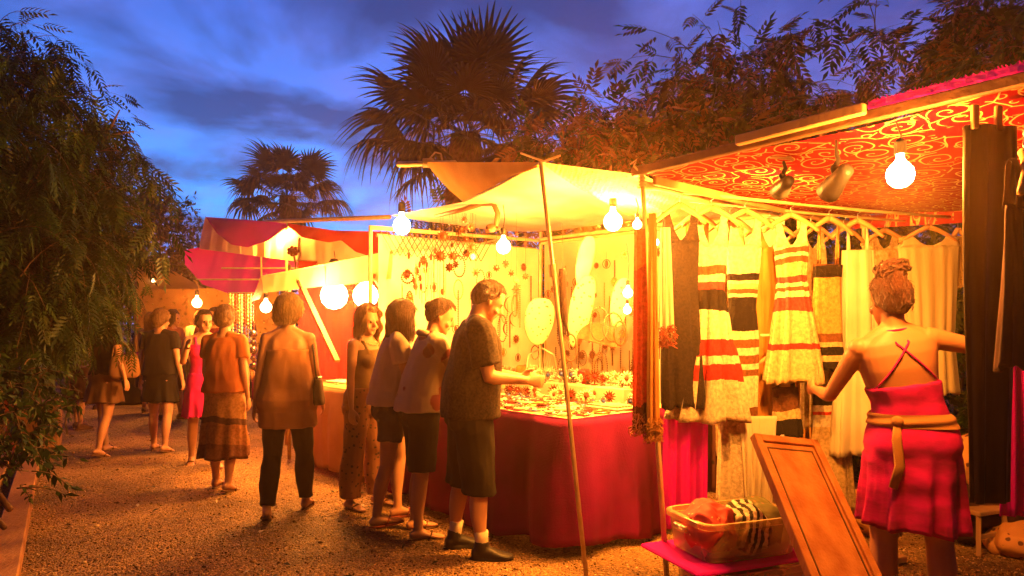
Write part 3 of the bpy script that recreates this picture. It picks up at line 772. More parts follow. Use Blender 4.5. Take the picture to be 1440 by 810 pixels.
wall_sheet('backdrop_cloth', R(4.35, .1, 0), R(4.35, 1.9, 0), .2, 2.2, red_in, 'red lining cloth on the far side of the neighbouring stall', rip=.03, n=8, seed=8)
wall_sheet('backdrop_cloth', R(2.75, 1.95, 0), R(4.35, 1.95, 0), .2, 2.3, red_in, 'red lining cloth at the back of the neighbouring stall', rip=.03, n=8, seed=9)
yel = mat('pale_yellow_canvas', (.78, .72, .36), (.7, .62, .28), rough=.85, nscale=2.5, transl=.45, bump=.3, bscale=100)
vl = empty('awning', W(366, 400, 8.0), 0, 'pale yellow awning with hanging front valance over the neighbouring table', 'awning')
mb = MB(); cloth(mb, [rel(vl, W(367, 388, 7.95)), rel(vl, W(458, 374, 7.2))], [rel(vl, W(370, 412, 7.93)), rel(vl, W(458, 402, 7.17))], 30, 6, rip=.008, nrip=5, ripdir=(-.6, -.8, 0)); mb.build('valance', yel, vl, smooth=True)
mb = MB(); cloth(mb, [rel(vl, W(456, 372, 7.22)), rel(vl, W(552, 352, 6.45))], [rel(vl, W(457, 404, 7.16)), rel(vl, W(550, 392, 6.4))], 30, 6, rip=.006, nrip=4, ripdir=(-.6, -.8, 0)); mb.build('valance', yel, vl, smooth=True)
mb = MB(); cloth(mb, [rel(vl, W(367, 388, 7.95)), rel(vl, W(552, 352, 6.45))], [rel(vl, R(4.4, 1.9, 2.35)), rel(vl, R(2.6, 1.9, 2.5))], 30, 14, sag=.06, rip=.01, nrip=4); mb.build('canopy_sheet', yel, vl, smooth=True)
mb = MB(); cloth(mb, [rel(vl, W(367, 388, 7.95)), rel(vl, W(380, 386, 9.0))], [rel(vl, W(352, 425, 8.1)), rel(vl, W(366, 420, 9.0))], 10, 6, rip=.01, nrip=2); mb.build('side_flap', dwood, vl, smooth=True)
for (a, b_, lb) in ((W(421, 395, 7.5), W(474, 508, 6.95), 'slanting pale brace board in front of the red lining'), (W(525, 386, 6.6), W(556, 440, 6.7), 'short slanting brace beside the white twin bulbs')):
    o = MB().beam(a, b_, .06, .03, bev=.003).build('brace_board', wood, origin=a); tag(o, lb, 'brace')
pole(R(4.4, .02, 0), R(4.4, .02, 2.15), .022, bamboo, 'far front post of the neighbouring red-lined stall')
for px, lb in ((470, 'left of two large white bulbs in the red-lined stall'), (514, 'right of two large white bulbs in the red-lined stall')):
    bulb('light_bulb', W(px, 416, 7.35), .14 if px < 500 else .13, 62, lb, up=.2, soft=.19)
bulb('light_bulb', R(3.4, 1.2, 2.25), .04, 90, 'bulb up under the awning of the neighbouring stall', up=.1)

# ============================================================ stall 3: red, cream and fuchsia sails
s3 = empty('canopy', W(290, 305, 10), 0, 'draped canopy of cream cloth with red swags over the third stall', 'canopy')
ridge = [W(288, 306, 10.4), W(345, 314, 9.6), W(403, 318, 8.9), W(470, 324, 8.3), W(548, 328, 7.9)]
low_ = [W(281, 350, 10.0), W(345, 358, 9.2), W(403, 366, 8.4), W(470, 374, 7.8), W(550, 368, 7.2)]
mb = MB(); cloth(mb, [rel(s3, p) for p in ridge], [rel(s3, p) for p in low_], 90, 14, rip=.025, nrip=11, ripdir=(-.6, -.8, 0), hemamp=1, seed=2); mb.build('cream_sheet', creamT, s3, smooth=True)
mag = mat('magenta_canvas', (.62, .006, .45), (.48, .005, .32), rough=.8, nscale=2, transl=.35, bump=.3, bscale=90)
sw1t = [W(289, 305, 9.9), W(346, 309, 9.2), W(404, 314, 8.4)]
sw1b = [W(291, 308, 9.8), W(305, 328, 9.5), W(325, 344, 9.2), W(348, 348, 8.9), W(378, 338, 8.6), W(404, 319, 8.35)]
mb = MB(); cloth(mb, [rel(s3, p) for p in sw1t], [rel(s3, p) for p in sw1b], 50, 14, rip=.025, nrip=2, ripdir=(-.3, -.9, .1), seed=12); mb.build('magenta_swag', mag, s3, smooth=True)
sw2t = [W(404, 314, 8.35), W(470, 324, 7.7), W(548, 326, 7.2)]
sw2b = [W(406, 319, 8.3), W(425, 334, 8.0), W(462, 341, 7.6), W(480, 338, 7.5), W(500, 354, 7.3), W(530, 364, 7.1), W(547, 360, 7.0)]
mb = MB(); cloth(mb, [rel(s3, p) for p in sw2t], [rel(s3, p) for p in sw2b], 60, 14, rip=.03, nrip=3, ripdir=(-.4, -.9, .1), seed=14); mb.build('red_swag', redT, s3, smooth=True)
rf = MB(); cloth(rf, [rel(s3, p) for p in ridge], [rel(s3, p+Vector((1.3, 1.15, -.35))) for p in ridge], 40, 12, sag=.1, rip=.02, nrip=5); rf.build('roof_sheet', redT, s3, smooth=True)
pole(W(371, 312, 9.1), W(548, 305, 7.6), .028, bamboo, 'long ridge bar above the red swags', cat='ridge bar', name='ridge_bar')
pole(W(421, 400, 8.3), W(421, 334, 8.3), .018, bamboo, 'short upright stick under the cream canopy')
pole(W(403, 318, 8.85)-Vector((0, 0, 2.75)), W(403, 312, 8.85), .02, bamboo, 'middle post of the draped canopy', wob=.003)
bulb('light_bulb', W(408, 338, 8.85), .05, 110, 'bulb close under the peak of the cream canopy', up=.05, soft=.07)
bl = MB(); bl.ball(W(412, 353, 8.2), .04, 8, 6); bl.tube([W(412, 353, 8.2), W(416, 372, 8.2), W(415, 382, 8.2)], [.01, .012, .006], 6)
for k in range(7): a = k*.9; bl.ball(W(412, 353, 8.2)+Vector((.05*math.cos(a), 0, .04*math.sin(a))), .025, 6, 5)
tag(bl.build('flower_ornament', redwood, origin=W(415, 382, 8.2)), 'dark flower-shaped ornament standing up on the yellow awning', 'ornament')
fs_ = empty('shade_sail', W(262, 350, 11.5), 0, 'large fuchsia cloth sail hanging from thin bars behind the cream canopy', 'shade sail')
top_ = [W(258, 352, 11.6), W(300, 344, 11.4), W(360, 346, 11.0), W(462, 360, 10.2)]
bot_ = [W(260, 372, 11.6), W(285, 400, 11.3), W(325, 414, 11.0), W(362, 412, 10.6), W(462, 395, 10.0)]
mb = MB(); cloth(mb, [rel(fs_, p) for p in top_], [rel(fs_, p) for p in bot_], 70, 12, rip=.02, nrip=6, ripdir=(-.5, -.8, 0), seed=5); mb.build('sail', fuchsia, fs_, smooth=True)
mb = MB(); cloth(mb, [rel(fs_, p) for p in top_], [rel(fs_, p+Vector((.9, 1.0, .15))) for p in top_], 50, 10, rip=.03, nrip=4, sag=.1, seed=6); mb.build('sail', fuchsia, fs_, smooth=True)
for (a, b_) in ((W(312, 377, 10.9), W(455, 377, 9.9)), (W(276, 393, 11.1), W(365, 393, 10.4)), (W(367, 345, 10.6), W(368, 400, 10.5))):
    MB().tube([rel(fs_, a), rel(fs_, b_)], .012, 6).build('bar', bamboo, fs_)
# tents farther off
def tent(c, w_, z0, z1, label, m, poles=True, rz=.4):
    t = empty('market_tent', c, rz, label, 'tent')
    mb = MB(); 
    def fn(u, v):
        a = u*2*PI; rr = w_*(1-v)+.02
        q = max(abs(math.cos(a)), abs(math.sin(a)))
        return Vector((rr*math.cos(a)/q, rr*math.sin(a)/q, z0+(z1-z0)*v**1.15-.05*abs(math.sin(a*6))*(1-v)))
    mb.grid(fn, 48, 10); mb.build('roof', m, t, smooth=True)
    mb = MB(); 
    def fn2(u, v):
        a = u*2*PI; q = max(abs(math.cos(a)), abs(math.sin(a)))
        return Vector((w_*math.cos(a)/q*(1+.02*math.sin(a*14)), w_*math.sin(a)/q*(1+.02*math.sin(a*14)), z0-.22*v))
    mb.grid(fn2, 72, 3); mb.build('valance', m, t, smooth=True)
    if poles:
        for sx in (-1, 1):
            for sy in (-1, 1): MB().tube([(sx*w_*.97, sy*w_*.97, 0), (sx*w_*.97, sy*w_*.97, z0)], .03, 8).build('leg', dwood, t)
    return t
tanT = mat('tan_canvas', (.45, .26, .12), (.35, .2, .09), rough=.85, nscale=2, transl=.3, bump=.3)
brnT = mat('brown_canvas', (.14, .07, .04), (.1, .05, .03), rough=.85, nscale=2, transl=.2, bump=.3)
tent(Vector((-8.6, 17, 0)), 1.35, 2.25, 3.05, 'tan pointed tent roof beyond the hanging leaves', tanT)
tent(Vector((-9.0, 20.5, 0)), 1.7, 2.5, 3.5, 'dark brown tent roof farther along the market lane', brnT)
bulb('light_bulb', W(277, 426, 13.2), .09, 60, 'bright bulb over the far market stall at the end of the lane', up=.3, m=glow2, soft=.12)
bulb('light_bulb', W(374, 432, 9.0), .07, 34, 'bulb in the narrow gap beside the bead strips', up=.3, soft=.08)
bulb('light_bulb', W(215, 398, 16.2), .06, 22, 'bulb under the tan pointed tent', up=.2, m=glow2)
bulb('light_bulb', W(6, 292, 12), .10, 8, 'upper bulb glinting through the leaves of the big tree', up=.2, m=glow2)
bulb('light_bulb', W(4, 316, 12), .04, 2, 'faint lower bulb behind the leaves of the big tree', up=.1, m=glow2)
# ============================================================ plants
def leafmat(name, c, c2, transl=.3, rough=.5): return mat(name, c, c2, rough=rough, nscale=3, bump=0, transl=transl)
def pinnate(n=5, L_=1.0, ll=.34, lw=.11, droop=.25):
    """compound leaf along +x: n pairs of narrow leaflets and a tip leaflet, each a bent pair of quads"""
    vs = []; fs = []
    def leaflet(bx, side, ang, l, w):
        d = np.array([math.cos(ang), side*math.sin(ang), 0.]); p_ = np.array([-math.sin(ang)*side, math.cos(ang), 0.])
        b0 = np.array([bx, 0, -droop*bx*bx*.6]); o = len(vs)
        for (a, ww, dz) in ((0, .15, 0), (.5, 1, -.10), (1, .0, -.38)):
            c = b0+d*l*a+np.array([0, 0, dz*l])
            if ww == 0: vs.append(c); vs.append(c+p_*w*.05)
            else: vs.append(c-p_*w*.5*ww); vs.append(c+p_*w*.5*ww)
        fs.append((o, o+2, o+3, o+1)); fs.append((o+2, o+4, o+5, o+3))
    for i in range(n):
        x = .25+.7*i/n
        for s_ in (-1, 1): leaflet(x, s_, 1.0-.25*i/n, ll*(1-.25*abs(i-n*.4)/n), lw)
    leaflet(.95, 1, 0, ll, lw)
    o = len(vs)
    vs += [np.array([0, -.006, 0]), np.array([0, .006, 0]), np.array([.5, -.005, -droop*.15]), np.array([.5, .005, -droop*.15]), np.array([.97, -.003, -droop*.56]), np.array([.97, .003, -droop*.56])]
    fs += [(o, o+2, o+3, o+1), (o+2, o+4, o+5, o+3)]
    return np.array(vs)*L_, np.array(fs)
def simple_leaf(l=1.0, w=.45):
    vs = [(0, -.03, 0), (0, .03, 0), (.4, -w/2, .03), (.4, w/2, .03), (1, -.01, -.16), (1, .01, -.16)]
    return np.array(vs)*l, np.array([(0, 2, 3, 1), (2, 4, 5, 3)])
def tree(name, base, top, blobs, ntw, twl, droop, tmpl, lpt, lsc, mats, label, barkm=None, trunk_r=.12, group=None, seed=1, cat='tree', limbs=True, surf=.6, spread=1.0, wm=None):
    """blobs = [(centre, radii)], twigs start in the blobs and carry compound leaves"""
    r = np.random.RandomState(seed); base = Vector(base)
    t = empty(name, base, 0, label, cat, group)
    B = np.array(base)
    C = np.array([list(c) for c, _ in blobs]); Ra = np.array([rr if hasattr(rr, '__len__') else (rr,)*3 for _, rr in blobs], float)
    vol = Ra.prod(1)**.67; bi = r.choice(len(blobs), ntw, p=vol/vol.sum())
    d = r.randn(ntw, 3); d /= np.linalg.norm(d, axis=1)[:, None]
    rad = r.rand(ntw)**(.33 if surf < .5 else .18)
    st = C[bi]+d*Ra[bi]*rad[:, None]
    cen = C.mean(0)
    out_ = st-C[bi]; out_ /= np.linalg.norm(out_, axis=1)[:, None]+1e-6
    dr = out_*.8*spread+r.randn(ntw, 3)*.35; dr[:, 2] += .15
    dr /= np.linalg.norm(dr, axis=1)[:, None]
    ln = twl*(.5+r.rand(ntw))
    K = 7; P_ = np.zeros((ntw, K, 3)); P_[:, 0] = st; cur = dr.copy()
    for k in range(1, K):
        P_[:, k] = P_[:, k-1]+cur*(ln/(K-1))[:, None]
        cur[:, 2] -= droop*2/(K-1); cur += r.randn(ntw, 3)*.08; cur /= np.linalg.norm(cur, axis=1)[:, None]
    # leaves
    u = r.rand(ntw, lpt)*(K-1.001); k0 = u.astype(int); f_ = (u-k0)[..., None]
    idx = np.arange(ntw)[:, None]
    pos = P_[idx, k0]*(1-f_)+P_[idx, k0+1]*f_; tan_ = P_[idx, k0+1]-P_[idx, k0]
    tan_ /= np.linalg.norm(tan_, axis=2)[..., None]+1e-9
    sd = r.randn(ntw, lpt, 3); sd -= (sd*tan_).sum(2)[..., None]*tan_; sd /= np.linalg.norm(sd, axis=2)[..., None]
    fw = tan_*.5+sd*.9; fw[..., 2] -= .25+droop*.5
    n = ntw*lpt
    up = np.tile([0, 0, 1.], (n, 1))+r.randn(n, 3)*.35
    sc = lsc*(.65+.6*r.rand(n))
    o = scatter('crown', tmpl[0], tmpl[1], pos.reshape(n, 3)-B, fw.reshape(n, 3), up, sc, mats, t, mi=r.choice(len(mats), n) if len(mats) > 1 else None)
    # twigs as thin three-sided rods, inside the crown mesh's own sibling
    bk = barkm or bark
    V = []; Fq = []
    side = np.cross(P_[:, 1]-P_[:, 0], [0, 0, 1.]); side /= np.linalg.norm(side, axis=1)[:, None]+1e-9
    side2 = np.cross(side, P_[:, 1]-P_[:, 0]); side2 /= np.linalg.norm(side2, axis=1)[:, None]+1e-9
    rr = np.linspace(.006, .002, K)*(wm or 1)
    ring = []
    for a in range(3):
        th = a*2*PI/3
        ring.append(P_-B+(side*math.cos(th)+side2*math.sin(th))[:, None, :]*rr[None, :, None])
    V = np.stack(ring, 2).reshape(ntw*K*3, 3)
    base_i = (np.arange(ntw)*K*3)[:, None, None]
    q = []
    for k in range(K-1):
        for a in range(3):
            b_ = (a+1) % 3; q.append((k*3+a, k*3+b_, (k+1)*3+b_, (k+1)*3+a))
    Fq = (np.array(q)[None]+base_i).reshape(-1, 4)
    nmesh('twigs', V, Fq, bk, t)
    mb = MB(); top = Vector(top)
    if trunk_r:
        pts = [base.lerp(top, k/5)+Vector((rnd.uniform(-.06, .06), rnd.uniform(-.06, .06), 0))*(0 < k < 5) for k in range(6)]
        mb.tube([p_-base for p_ in pts], [trunk_r*(1-.4*k/5) for k in range(6)], 12)
        if limbs:
            for (c, _) in blobs:
                c = Vector(c); s0 = base.lerp(top, rnd.uniform(.6, .98)); md = s0.lerp(c, .5)+Vector((rnd.uniform(-.15, .15), rnd.uniform(-.15, .15), .15))
                mb.tube([s0-base, md-base, c-base], [trunk_r*.45, trunk_r*.28, trunk_r*.1], 8)
                for _ in range(4):
                    e_ = c+Vector([rnd.uniform(-.35, .35)*x for x in Ra[0]]); mb.tube([md-base, c.lerp(e_, .3)-base, e_-base], [trunk_r*.16, trunk_r*.1, .006], 6)
        mb.build('trunk', bk, t, smooth=True)
    return t
bark = mat('bark', (.16, .10, .06), (.07, .045, .03), rough=.9, nscale=9, bump=.9, bscale=35, stretch=(1, 1, .3))
lf_d = leafmat('leaf_dark', (.040, .085, .014), (.022, .05, .009)); lf_m = leafmat('leaf_mid', (.07, .13, .02), (.045, .085, .014)); lf_l = leafmat('leaf_light', (.13, .19, .035), (.08, .13, .02))
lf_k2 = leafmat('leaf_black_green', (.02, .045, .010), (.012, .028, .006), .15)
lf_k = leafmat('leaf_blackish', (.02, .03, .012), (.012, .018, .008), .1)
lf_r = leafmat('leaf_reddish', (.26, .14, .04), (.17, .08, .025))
pin = pinnate(5, 1, .36, .13, .5); pinf = pinnate(6, 1, .30, .085, .8); sl_ = simple_leaf()

# --- fan palms
pm = leafmat('palm_leaf', (.12, .10, .03), (.08, .065, .02), .35); pdm = leafmat('palm_dead_leaf', (.22, .13, .05), (.14, .08, .03), .2); pst = mat('palm_petiole', (.16, .12, .05), bump=.1)
ptr = mat('palm_trunk', (.14, .09, .055), (.06, .04, .025), rough=.95, nscale=14, bump=1, bscale=30)
def frond_mesh(seed, PL=1.25, FL_=1.0, n=28, droop=.5, spread=112):
    r = random.Random(seed); mb = MB()
    mb.mi = 1
    mb.tube([(0, 0, 0), (PL*.5, 0, -.03), (PL, 0, -.14)], [.022, .014, .009], 6, flat=.6)
    mb.mi = 0
    b0 = Vector((PL, 0, -.14))
    for k in range(n):
        a = math.radians(-spread+2*spread*k/(n-1))+r.uniform(-.02, .02)
        l = FL_*(.62+.38*math.cos(a*.62))*r.uniform(.9, 1.06)
        d = Vector((math.cos(a), math.sin(a), .1*math.cos(a))); s_ = Vector((-math.sin(a), math.cos(a), 0))
        w0 = .012; wm_ = l*math.radians(2*spread/(n-1))*.29
        rows = []
        dr = droop*r.uniform(.5, 1.5)
        for (u, ww) in ((0, w0), (.3, wm_*.75), (.55, wm_), (.75, wm_*.6), (.9, wm_*.3), (1, .002)):
            dz = -dr*max(0, u-.4)**2*l*2.6 - .12*abs(math.sin(a))*u*l
            c = b0+d*(l*u)*(1-.12*max(0, u-.5)*dr)+Vector((0, 0, dz))
            rows.append((c-s_*ww, c+Vector((0, 0, -ww*.7)), c+s_*ww))
        vs = [p_ for rw in rows for p_ in rw]
        fs = []
        for i in range(len(rows)-1):
            for j in (0, 1): fs.append((i*3+j, i*3+j+1, (i+1)*3+j+1, (i+1)*3+j))
        mb.add(vs, fs)
    me = mb.mesh('frond'); return me
fm = [frond_mesh(s_, droop=dd) for s_, dd in ((1, .35), (2, .6), (3, .9), (4, .5))]
for me in fm: me.materials.append(pm); me.materials.append(pst)
fmd = frond_mesh(9, .8, .9, 18, 1.4, 70); fmd.materials.append(pdm); fmd.materials.append(pst)
def palm(base, top, k, n, label, seed, ndead=22):
    base = Vector(base); top = Vector(top); t = empty('fan_palm', base, 0, label, 'palm tree'); r = random.Random(seed)
    H = (top-base)
    mb = MB(); pts = [base*0+H*(i/14) for i in range(15)]
    mb.tube(pts, [k*(.20+.03*(i % 2)+(.10 if i > 11 else 0)) for i in range(15)], 14); mb.build('trunk', ptr, t, smooth=True)
    for i in range(n):
        f_ = i/n; pitch = math.radians(82-108*f_**.8+r.uniform(-9, 9)); az = i*2.399+r.uniform(-.2, .2)
        o = link('frond', fm[r.randrange(3) if f_ > .5 else r.choice((0, 0, 3))], t)
        o.location = H+Vector((.12*k*math.cos(az), .12*k*math.sin(az), r.uniform(-.1, .15)*k))
        o.rotation_euler = Euler((r.uniform(-.5, .5), -pitch, az), 'XYZ')
        o.scale = (k*(r.uniform(.85, 1.1) if i % 3 else r.uniform(.5, .7)),)*3
    for i in range(ndead):
        az = i*2.399; o = link('dead_frond', fmd, t); o.location = H+Vector((0, 0, -.15-.03*i)); o.rotation_euler = Euler((r.uniform(-.4, .4), math.radians(r.uniform(45, 80)), az), 'XYZ'); o.scale = (k*r.uniform(.6, .85),)*3
    return t
palm(Vector((-1.0, 14.2, 0)), W(655, 190, 14.2), 1.0, 58, 'tall fan palm rising behind the jewellery stall', 5)
palm(Vector((-7.3, 23, 0)), W(405, 276, 23), .88, 46, 'smaller far fan palm behind the red and cream canopy', 8, 12)

# --- big drooping tree on the left
tree('pepper_tree', (-5.2, 6.0, 0), (-5.1, 6.1, 2.6), [(W(0, 225, 6.3), (.75, .8, .75)), (W(-60, 150, 6), (.75, .8, .75)), (W(75, 205, 6.4), (.45, .5, .25)), (W(45, 310, 6.2), (.6, .6, .5)), (W(10, 370, 6.4), (.7, .6, .4)), (W(-40, 360, 5.8), (.7, .7, .5)), (W(65, 375, 6.9), (.45, .5, .25)), (W(150, 190, 6.6), (.2, .25, .08))],
     800, .5, .85, pinf, 8, .25, [lf_k2, lf_k2, lf_k2, lf_d], 'big drooping tree with feathery hanging leaves at the edge of the path', trunk_r=.13, seed=3, surf=.8)
tree('pepper_tree', (-5.6, 7.6, 0), (-5.3, 7.4, 1.9), [(W(88, 415, 7.8), (.4, .5, .2)), (W(50, 425, 7.6), (.5, .5, .25)), (W(10, 430, 7.4), (.6, .5, .4))],
     170, .5, 1.1, pinf, 9, .2, [lf_d, lf_m], 'low leafy boughs hanging over the strollers beyond the dark posts', trunk_r=.09, seed=13, surf=.8)
tree('round_leaf_tree', (-9.6, 17, 0), (-9.6, 17, 2.6), [(W(205, 330, 17), (.9, .9, .9)), (W(185, 385, 17), (1.1, .9, .7)), (W(160, 300, 17), (1.0, .9, .8)), (W(225, 300, 17.5), (.4, .5, .4))],
     520, .5, .2, sl_, 16, .15, [lf_k, lf_d], 'dark small-leaved tree behind the tan tent', trunk_r=.16, seed=5)
tree('round_leaf_tree', (-14, 26, 0), (-13, 26, 2.6), [(W(120, 380, 26), (2.4, 1.5, 1.6)), (W(230, 405, 27), (2.2, 1.5, 1.1)), (W(300, 395, 28), (1.9, 1.5, 1.2)), (W(345, 400, 28), (1.8, 1.5, 1.3))],
     700, .8, .2, sl_, 16, .24, [lf_k], 'broad dark tree closing off the far end of the market lane', trunk_r=.25, seed=6)
tree('cypress', (-8.6, 19, 0), (-8.4, 19, 2.4), [(W(283, 335, 19), (.22, .25, .45)), (W(278, 370, 19), (.35, .3, .5))], 90, .35, 0, sl_, 14, .12, [lf_k, lf_d], 'narrow dark treetop beside the fuchsia sail', trunk_r=.07, seed=16)
# --- trees over the stalls on the right
tree('ash_tree', (3.4, 9.6, 0), (3.3, 9.4, 2.6), [(W(1030, 130, 9.2), (.75, .7, .7)), (W(1090, 170, 9.4), (.9, .8, .6)), (W(960, 190, 9.2), (.7, .7, .5)), (W(1180, 150, 9), (.6, .7, .55)), (W(1230, 120, 8.6), (.45, .5, .6)), (W(1010, 220, 8.8), (.9, .7, .4)), (W(1240, 190, 9), (.6, .6, .4))],
     200, .65, .55, pin, 8, .36, [lf_d, lf_m, lf_r], 'tall tree with hanging compound leaves above the red canopy', trunk_r=.14, seed=21, surf=.8, wm=1.5)
tree('round_leaf_tree', (4.6, 13.5, 0), (4.6, 13.5, 2.4), [(W(1060, 205, 13), (1.0, 1.0, .7)), (W(1150, 235, 13.4), (1.5, 1.2, .5)), (W(950, 245, 13), (.9, 1.0, .5))],
     130, .6, .2, sl_, 16, .2, [lf_k, lf_d], 'dense dark tree filling the gap behind the tall ash', trunk_r=.2, seed=22)
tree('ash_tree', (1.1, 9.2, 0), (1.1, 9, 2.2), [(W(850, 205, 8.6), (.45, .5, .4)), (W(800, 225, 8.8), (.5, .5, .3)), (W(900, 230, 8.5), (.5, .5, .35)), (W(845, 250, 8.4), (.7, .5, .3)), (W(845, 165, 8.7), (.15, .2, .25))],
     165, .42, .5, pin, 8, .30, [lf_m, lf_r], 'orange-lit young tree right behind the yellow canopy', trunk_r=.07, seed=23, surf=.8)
tree('ash_tree', (6.2, 7.4, 0), (6.1, 7.2, 2.5), [(W(1420, 90, 7), (.45, .6, .5)), (W(1470, 60, 7), (.8, .6, .7)), (W(1400, 20, 7), (.12, .2, .35)), (W(1350, 110, 7.2), (.2, .3, .15))],
     140, .5, .45, pin, 8, .30, [lf_d, lf_m, lf_r], 'leafy tree leaning in over the fringed end of the red canopy', trunk_r=.1, seed=24, surf=.8)
# hedge behind the clothes
def hedge(a, b_, z1, th, n, tm, lsc, mats, label, seed, name='hedge'):
    r = np.random.RandomState(seed); a = Vector(a); b_ = Vector(b_); t = empty(name, a, 0, label, 'hedge')
    u = r.rand(n); z = r.rand(n)*(z1+.18*np.sin(u*23)); dv = np.array(b_-a); L__ = np.linalg.norm(dv[:2]); nr = np.array([dv[1], -dv[0], 0])/L__
    off = (r.rand(n)-.5)*th*(1+.3*np.sin(u*17+z*5))
    pos = u[:, None]*dv[None]+off[:, None]*nr[None]; pos[:, 2] = z
    fw = r.randn(n, 3)*.8+nr*.5*np.sign(off)[:, None]; fw[:, 2] -= .5
    scatter('foliage', tm[0], tm[1], pos, fw, np.tile([0, 0, 1.], (n, 1))+r.randn(n, 3)*.4, lsc*(.6+.7*r.rand(n)), mats, t, mi=r.choice(len(mats), n))
    mb = MB()
    for k in range(26):
        q = Vector((0, 0, 0)).lerp(b_-a, (k+.5)/26); mb.tube([q, q+Vector((rnd.uniform(-.15, .15), rnd.uniform(-.1, .1), z1*.55)), q+Vector((rnd.uniform(-.3, .3), rnd.uniform(-.15, .15), z1*.95))], [.02, .012, .005], 6)
    mb.build('stems', bark, t)
    return t
hedge((2.6, 7.8, 0), (6.6, 4.4, 0), 2.75, .6, 6500, pin, .24, [lf_d, lf_m, lf_l], 'leafy green hedge behind the hanging clothes', 31)
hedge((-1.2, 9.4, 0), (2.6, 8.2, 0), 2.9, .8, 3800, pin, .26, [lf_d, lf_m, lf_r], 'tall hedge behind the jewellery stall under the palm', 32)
hedge((-3.0, 19.5, 0), (-14.0, 18.5, 0), 2.1, .8, 3600, sl_, .2, [lf_k], 'dark hedge closing the lane behind the far stall', 34)
hedge((-9.0, 12.4, 0), (-14.5, 13.5, 0), 1.9, .8, 2600, sl_, .16, [lf_k, lf_d], 'dark hedge in the shade beyond the posts', 33)
# leafy bush at the near corner of the path and a spindly plant
tree('leafy_bush', (-4.05, 5.2, 0), (-4.05, 5.2, .5), [(W(8, 590, 5.0), (.28, .3, .28)), (W(40, 570, 5.6), (.2, .25, .16)), (W(5, 530, 5.2), (.25, .3, .15)), (W(12, 660, 4.7), (.16, .2, .14))],
     150, .25, .5, sl_, 12, .075, [lf_k2, lf_d], 'glossy leafy bush spilling over the board at the path edge', cat='bush', trunk_r=.015, seed=41, surf=.8)
tree('young_plant', (-6.0, 9.6, 0), (-6.0, 9.6, .8), [(W(100, 520, 9.6), (.35, .3, .35)), (W(85, 470, 9.6), (.35, .3, .3))], 70, .3, .5, sl_, 10, .09, [lf_m, lf_l], 'thin young plant standing beyond the brown posts', cat='plant', trunk_r=.012, seed=42)

# posts and edging on the left
for (px, py, h, r_, lb) in ((38, 590, 1.9, .09, 'thick brown post standing in the bush at the path edge'), (100, 575, 1.75, .1, 'brown post under the hanging leaves, nearest to the strollers'), (12, 640, 1.25, .07, 'squat red-brown post behind the leafy bush')):
    b0 = G(px, py); m_ = redwood if r_ < .08 else dwood
    o = MB().box(b0+Vector((0, 0, h/2)), (r_*1.6, r_*1.6, h), Euler((0, 0, .5)), .01).build('timber_post', m_, origin=b0); tag(o, lb, 'post')
ed = MB(); a = Vector((-2.41, 3.4, .06)); b_ = Vector((-5.37, 8.1, .06)); ed.beam(a, b_, .05, .14, bev=.006)
edw = mat('weathered_board', (.34, .17, .07), (.22, .1, .045), rough=.75, nscale=5, bump=.5, bscale=60, stretch=(1, .3, 1))
o = MB().beam(a+Vector((-.07, -.03, .0)), b_+Vector((-.07, -.03, 0)), .17, .10, bev=.008).build('edging_board', edw, origin=a); tag(o, 'long weathered timber edging along the gravel path', 'edging board')
o = MB().beam(a+Vector((-.30, -.12, -.02)), b_+Vector((-.30, -.12, -.02)), .12, .07, bev=.008).build('edging_board', edw, origin=a+Vector((-.3, 0, 0))); tag(o, 'second lower timber lying behind the path edging beneath the bush', 'edging board')
lw_ = empty('low_bench', W(-40, 700, 4.5), 0, 'red-stained bench end with slanting legs at the path edge', 'bench')
MB().tube([rel(lw_, W(-30, 660, 4.9)), rel(lw_, W(14, 716, 4.55))], .02, 10).build('leg', dwood, lw_, smooth=True)
MB().tube([rel(lw_, W(-30, 700, 4.7)), rel(lw_, W(6, 742, 4.4))], .016, 10).build('leg', dwood, lw_, smooth=True)
MB().beam(rel(lw_, W(-60, 655, 4.6)), rel(lw_, W(-26, 655, 5.2)), .3, .04).build('seat', redwood, lw_)
o = MB().box((-5.75, 8.6, .28), (.5, .45, .55), Euler((0, 0, .5)), .02).build('planter_box', edw, origin=(-5.75, 8.6, 0)); tag(o, 'wooden planter box at the foot of the brown post', 'planter')

# fallen leaves and scraps on the gravel
r = np.random.RandomState(77); n = 420
yy = 3.9+8*r.rand(n); xx = -.62*yy+(r.rand(n)**1.0)*(.62*yy+.4)
scatter_o = scatter('fallen_leaves', sl_[0], sl_[1], np.stack([xx, yy, np.full(n, .012)], 1), np.stack([r.randn(n), r.randn(n), r.randn(n)*.15], 1), np.tile([0, 0, 1.], (n, 1))+r.randn(n, 3)*.25, .03+.04*r.rand(n), [pdm, mat('scrap_paper', (.6, .5, .35), bump=0), lf_k], mi=r.choice(3, n, p=[.6, .08, .32]))
tag(scatter_o, 'dry leaves and scraps scattered on the gravel path', 'fallen leaves', kind='stuff')
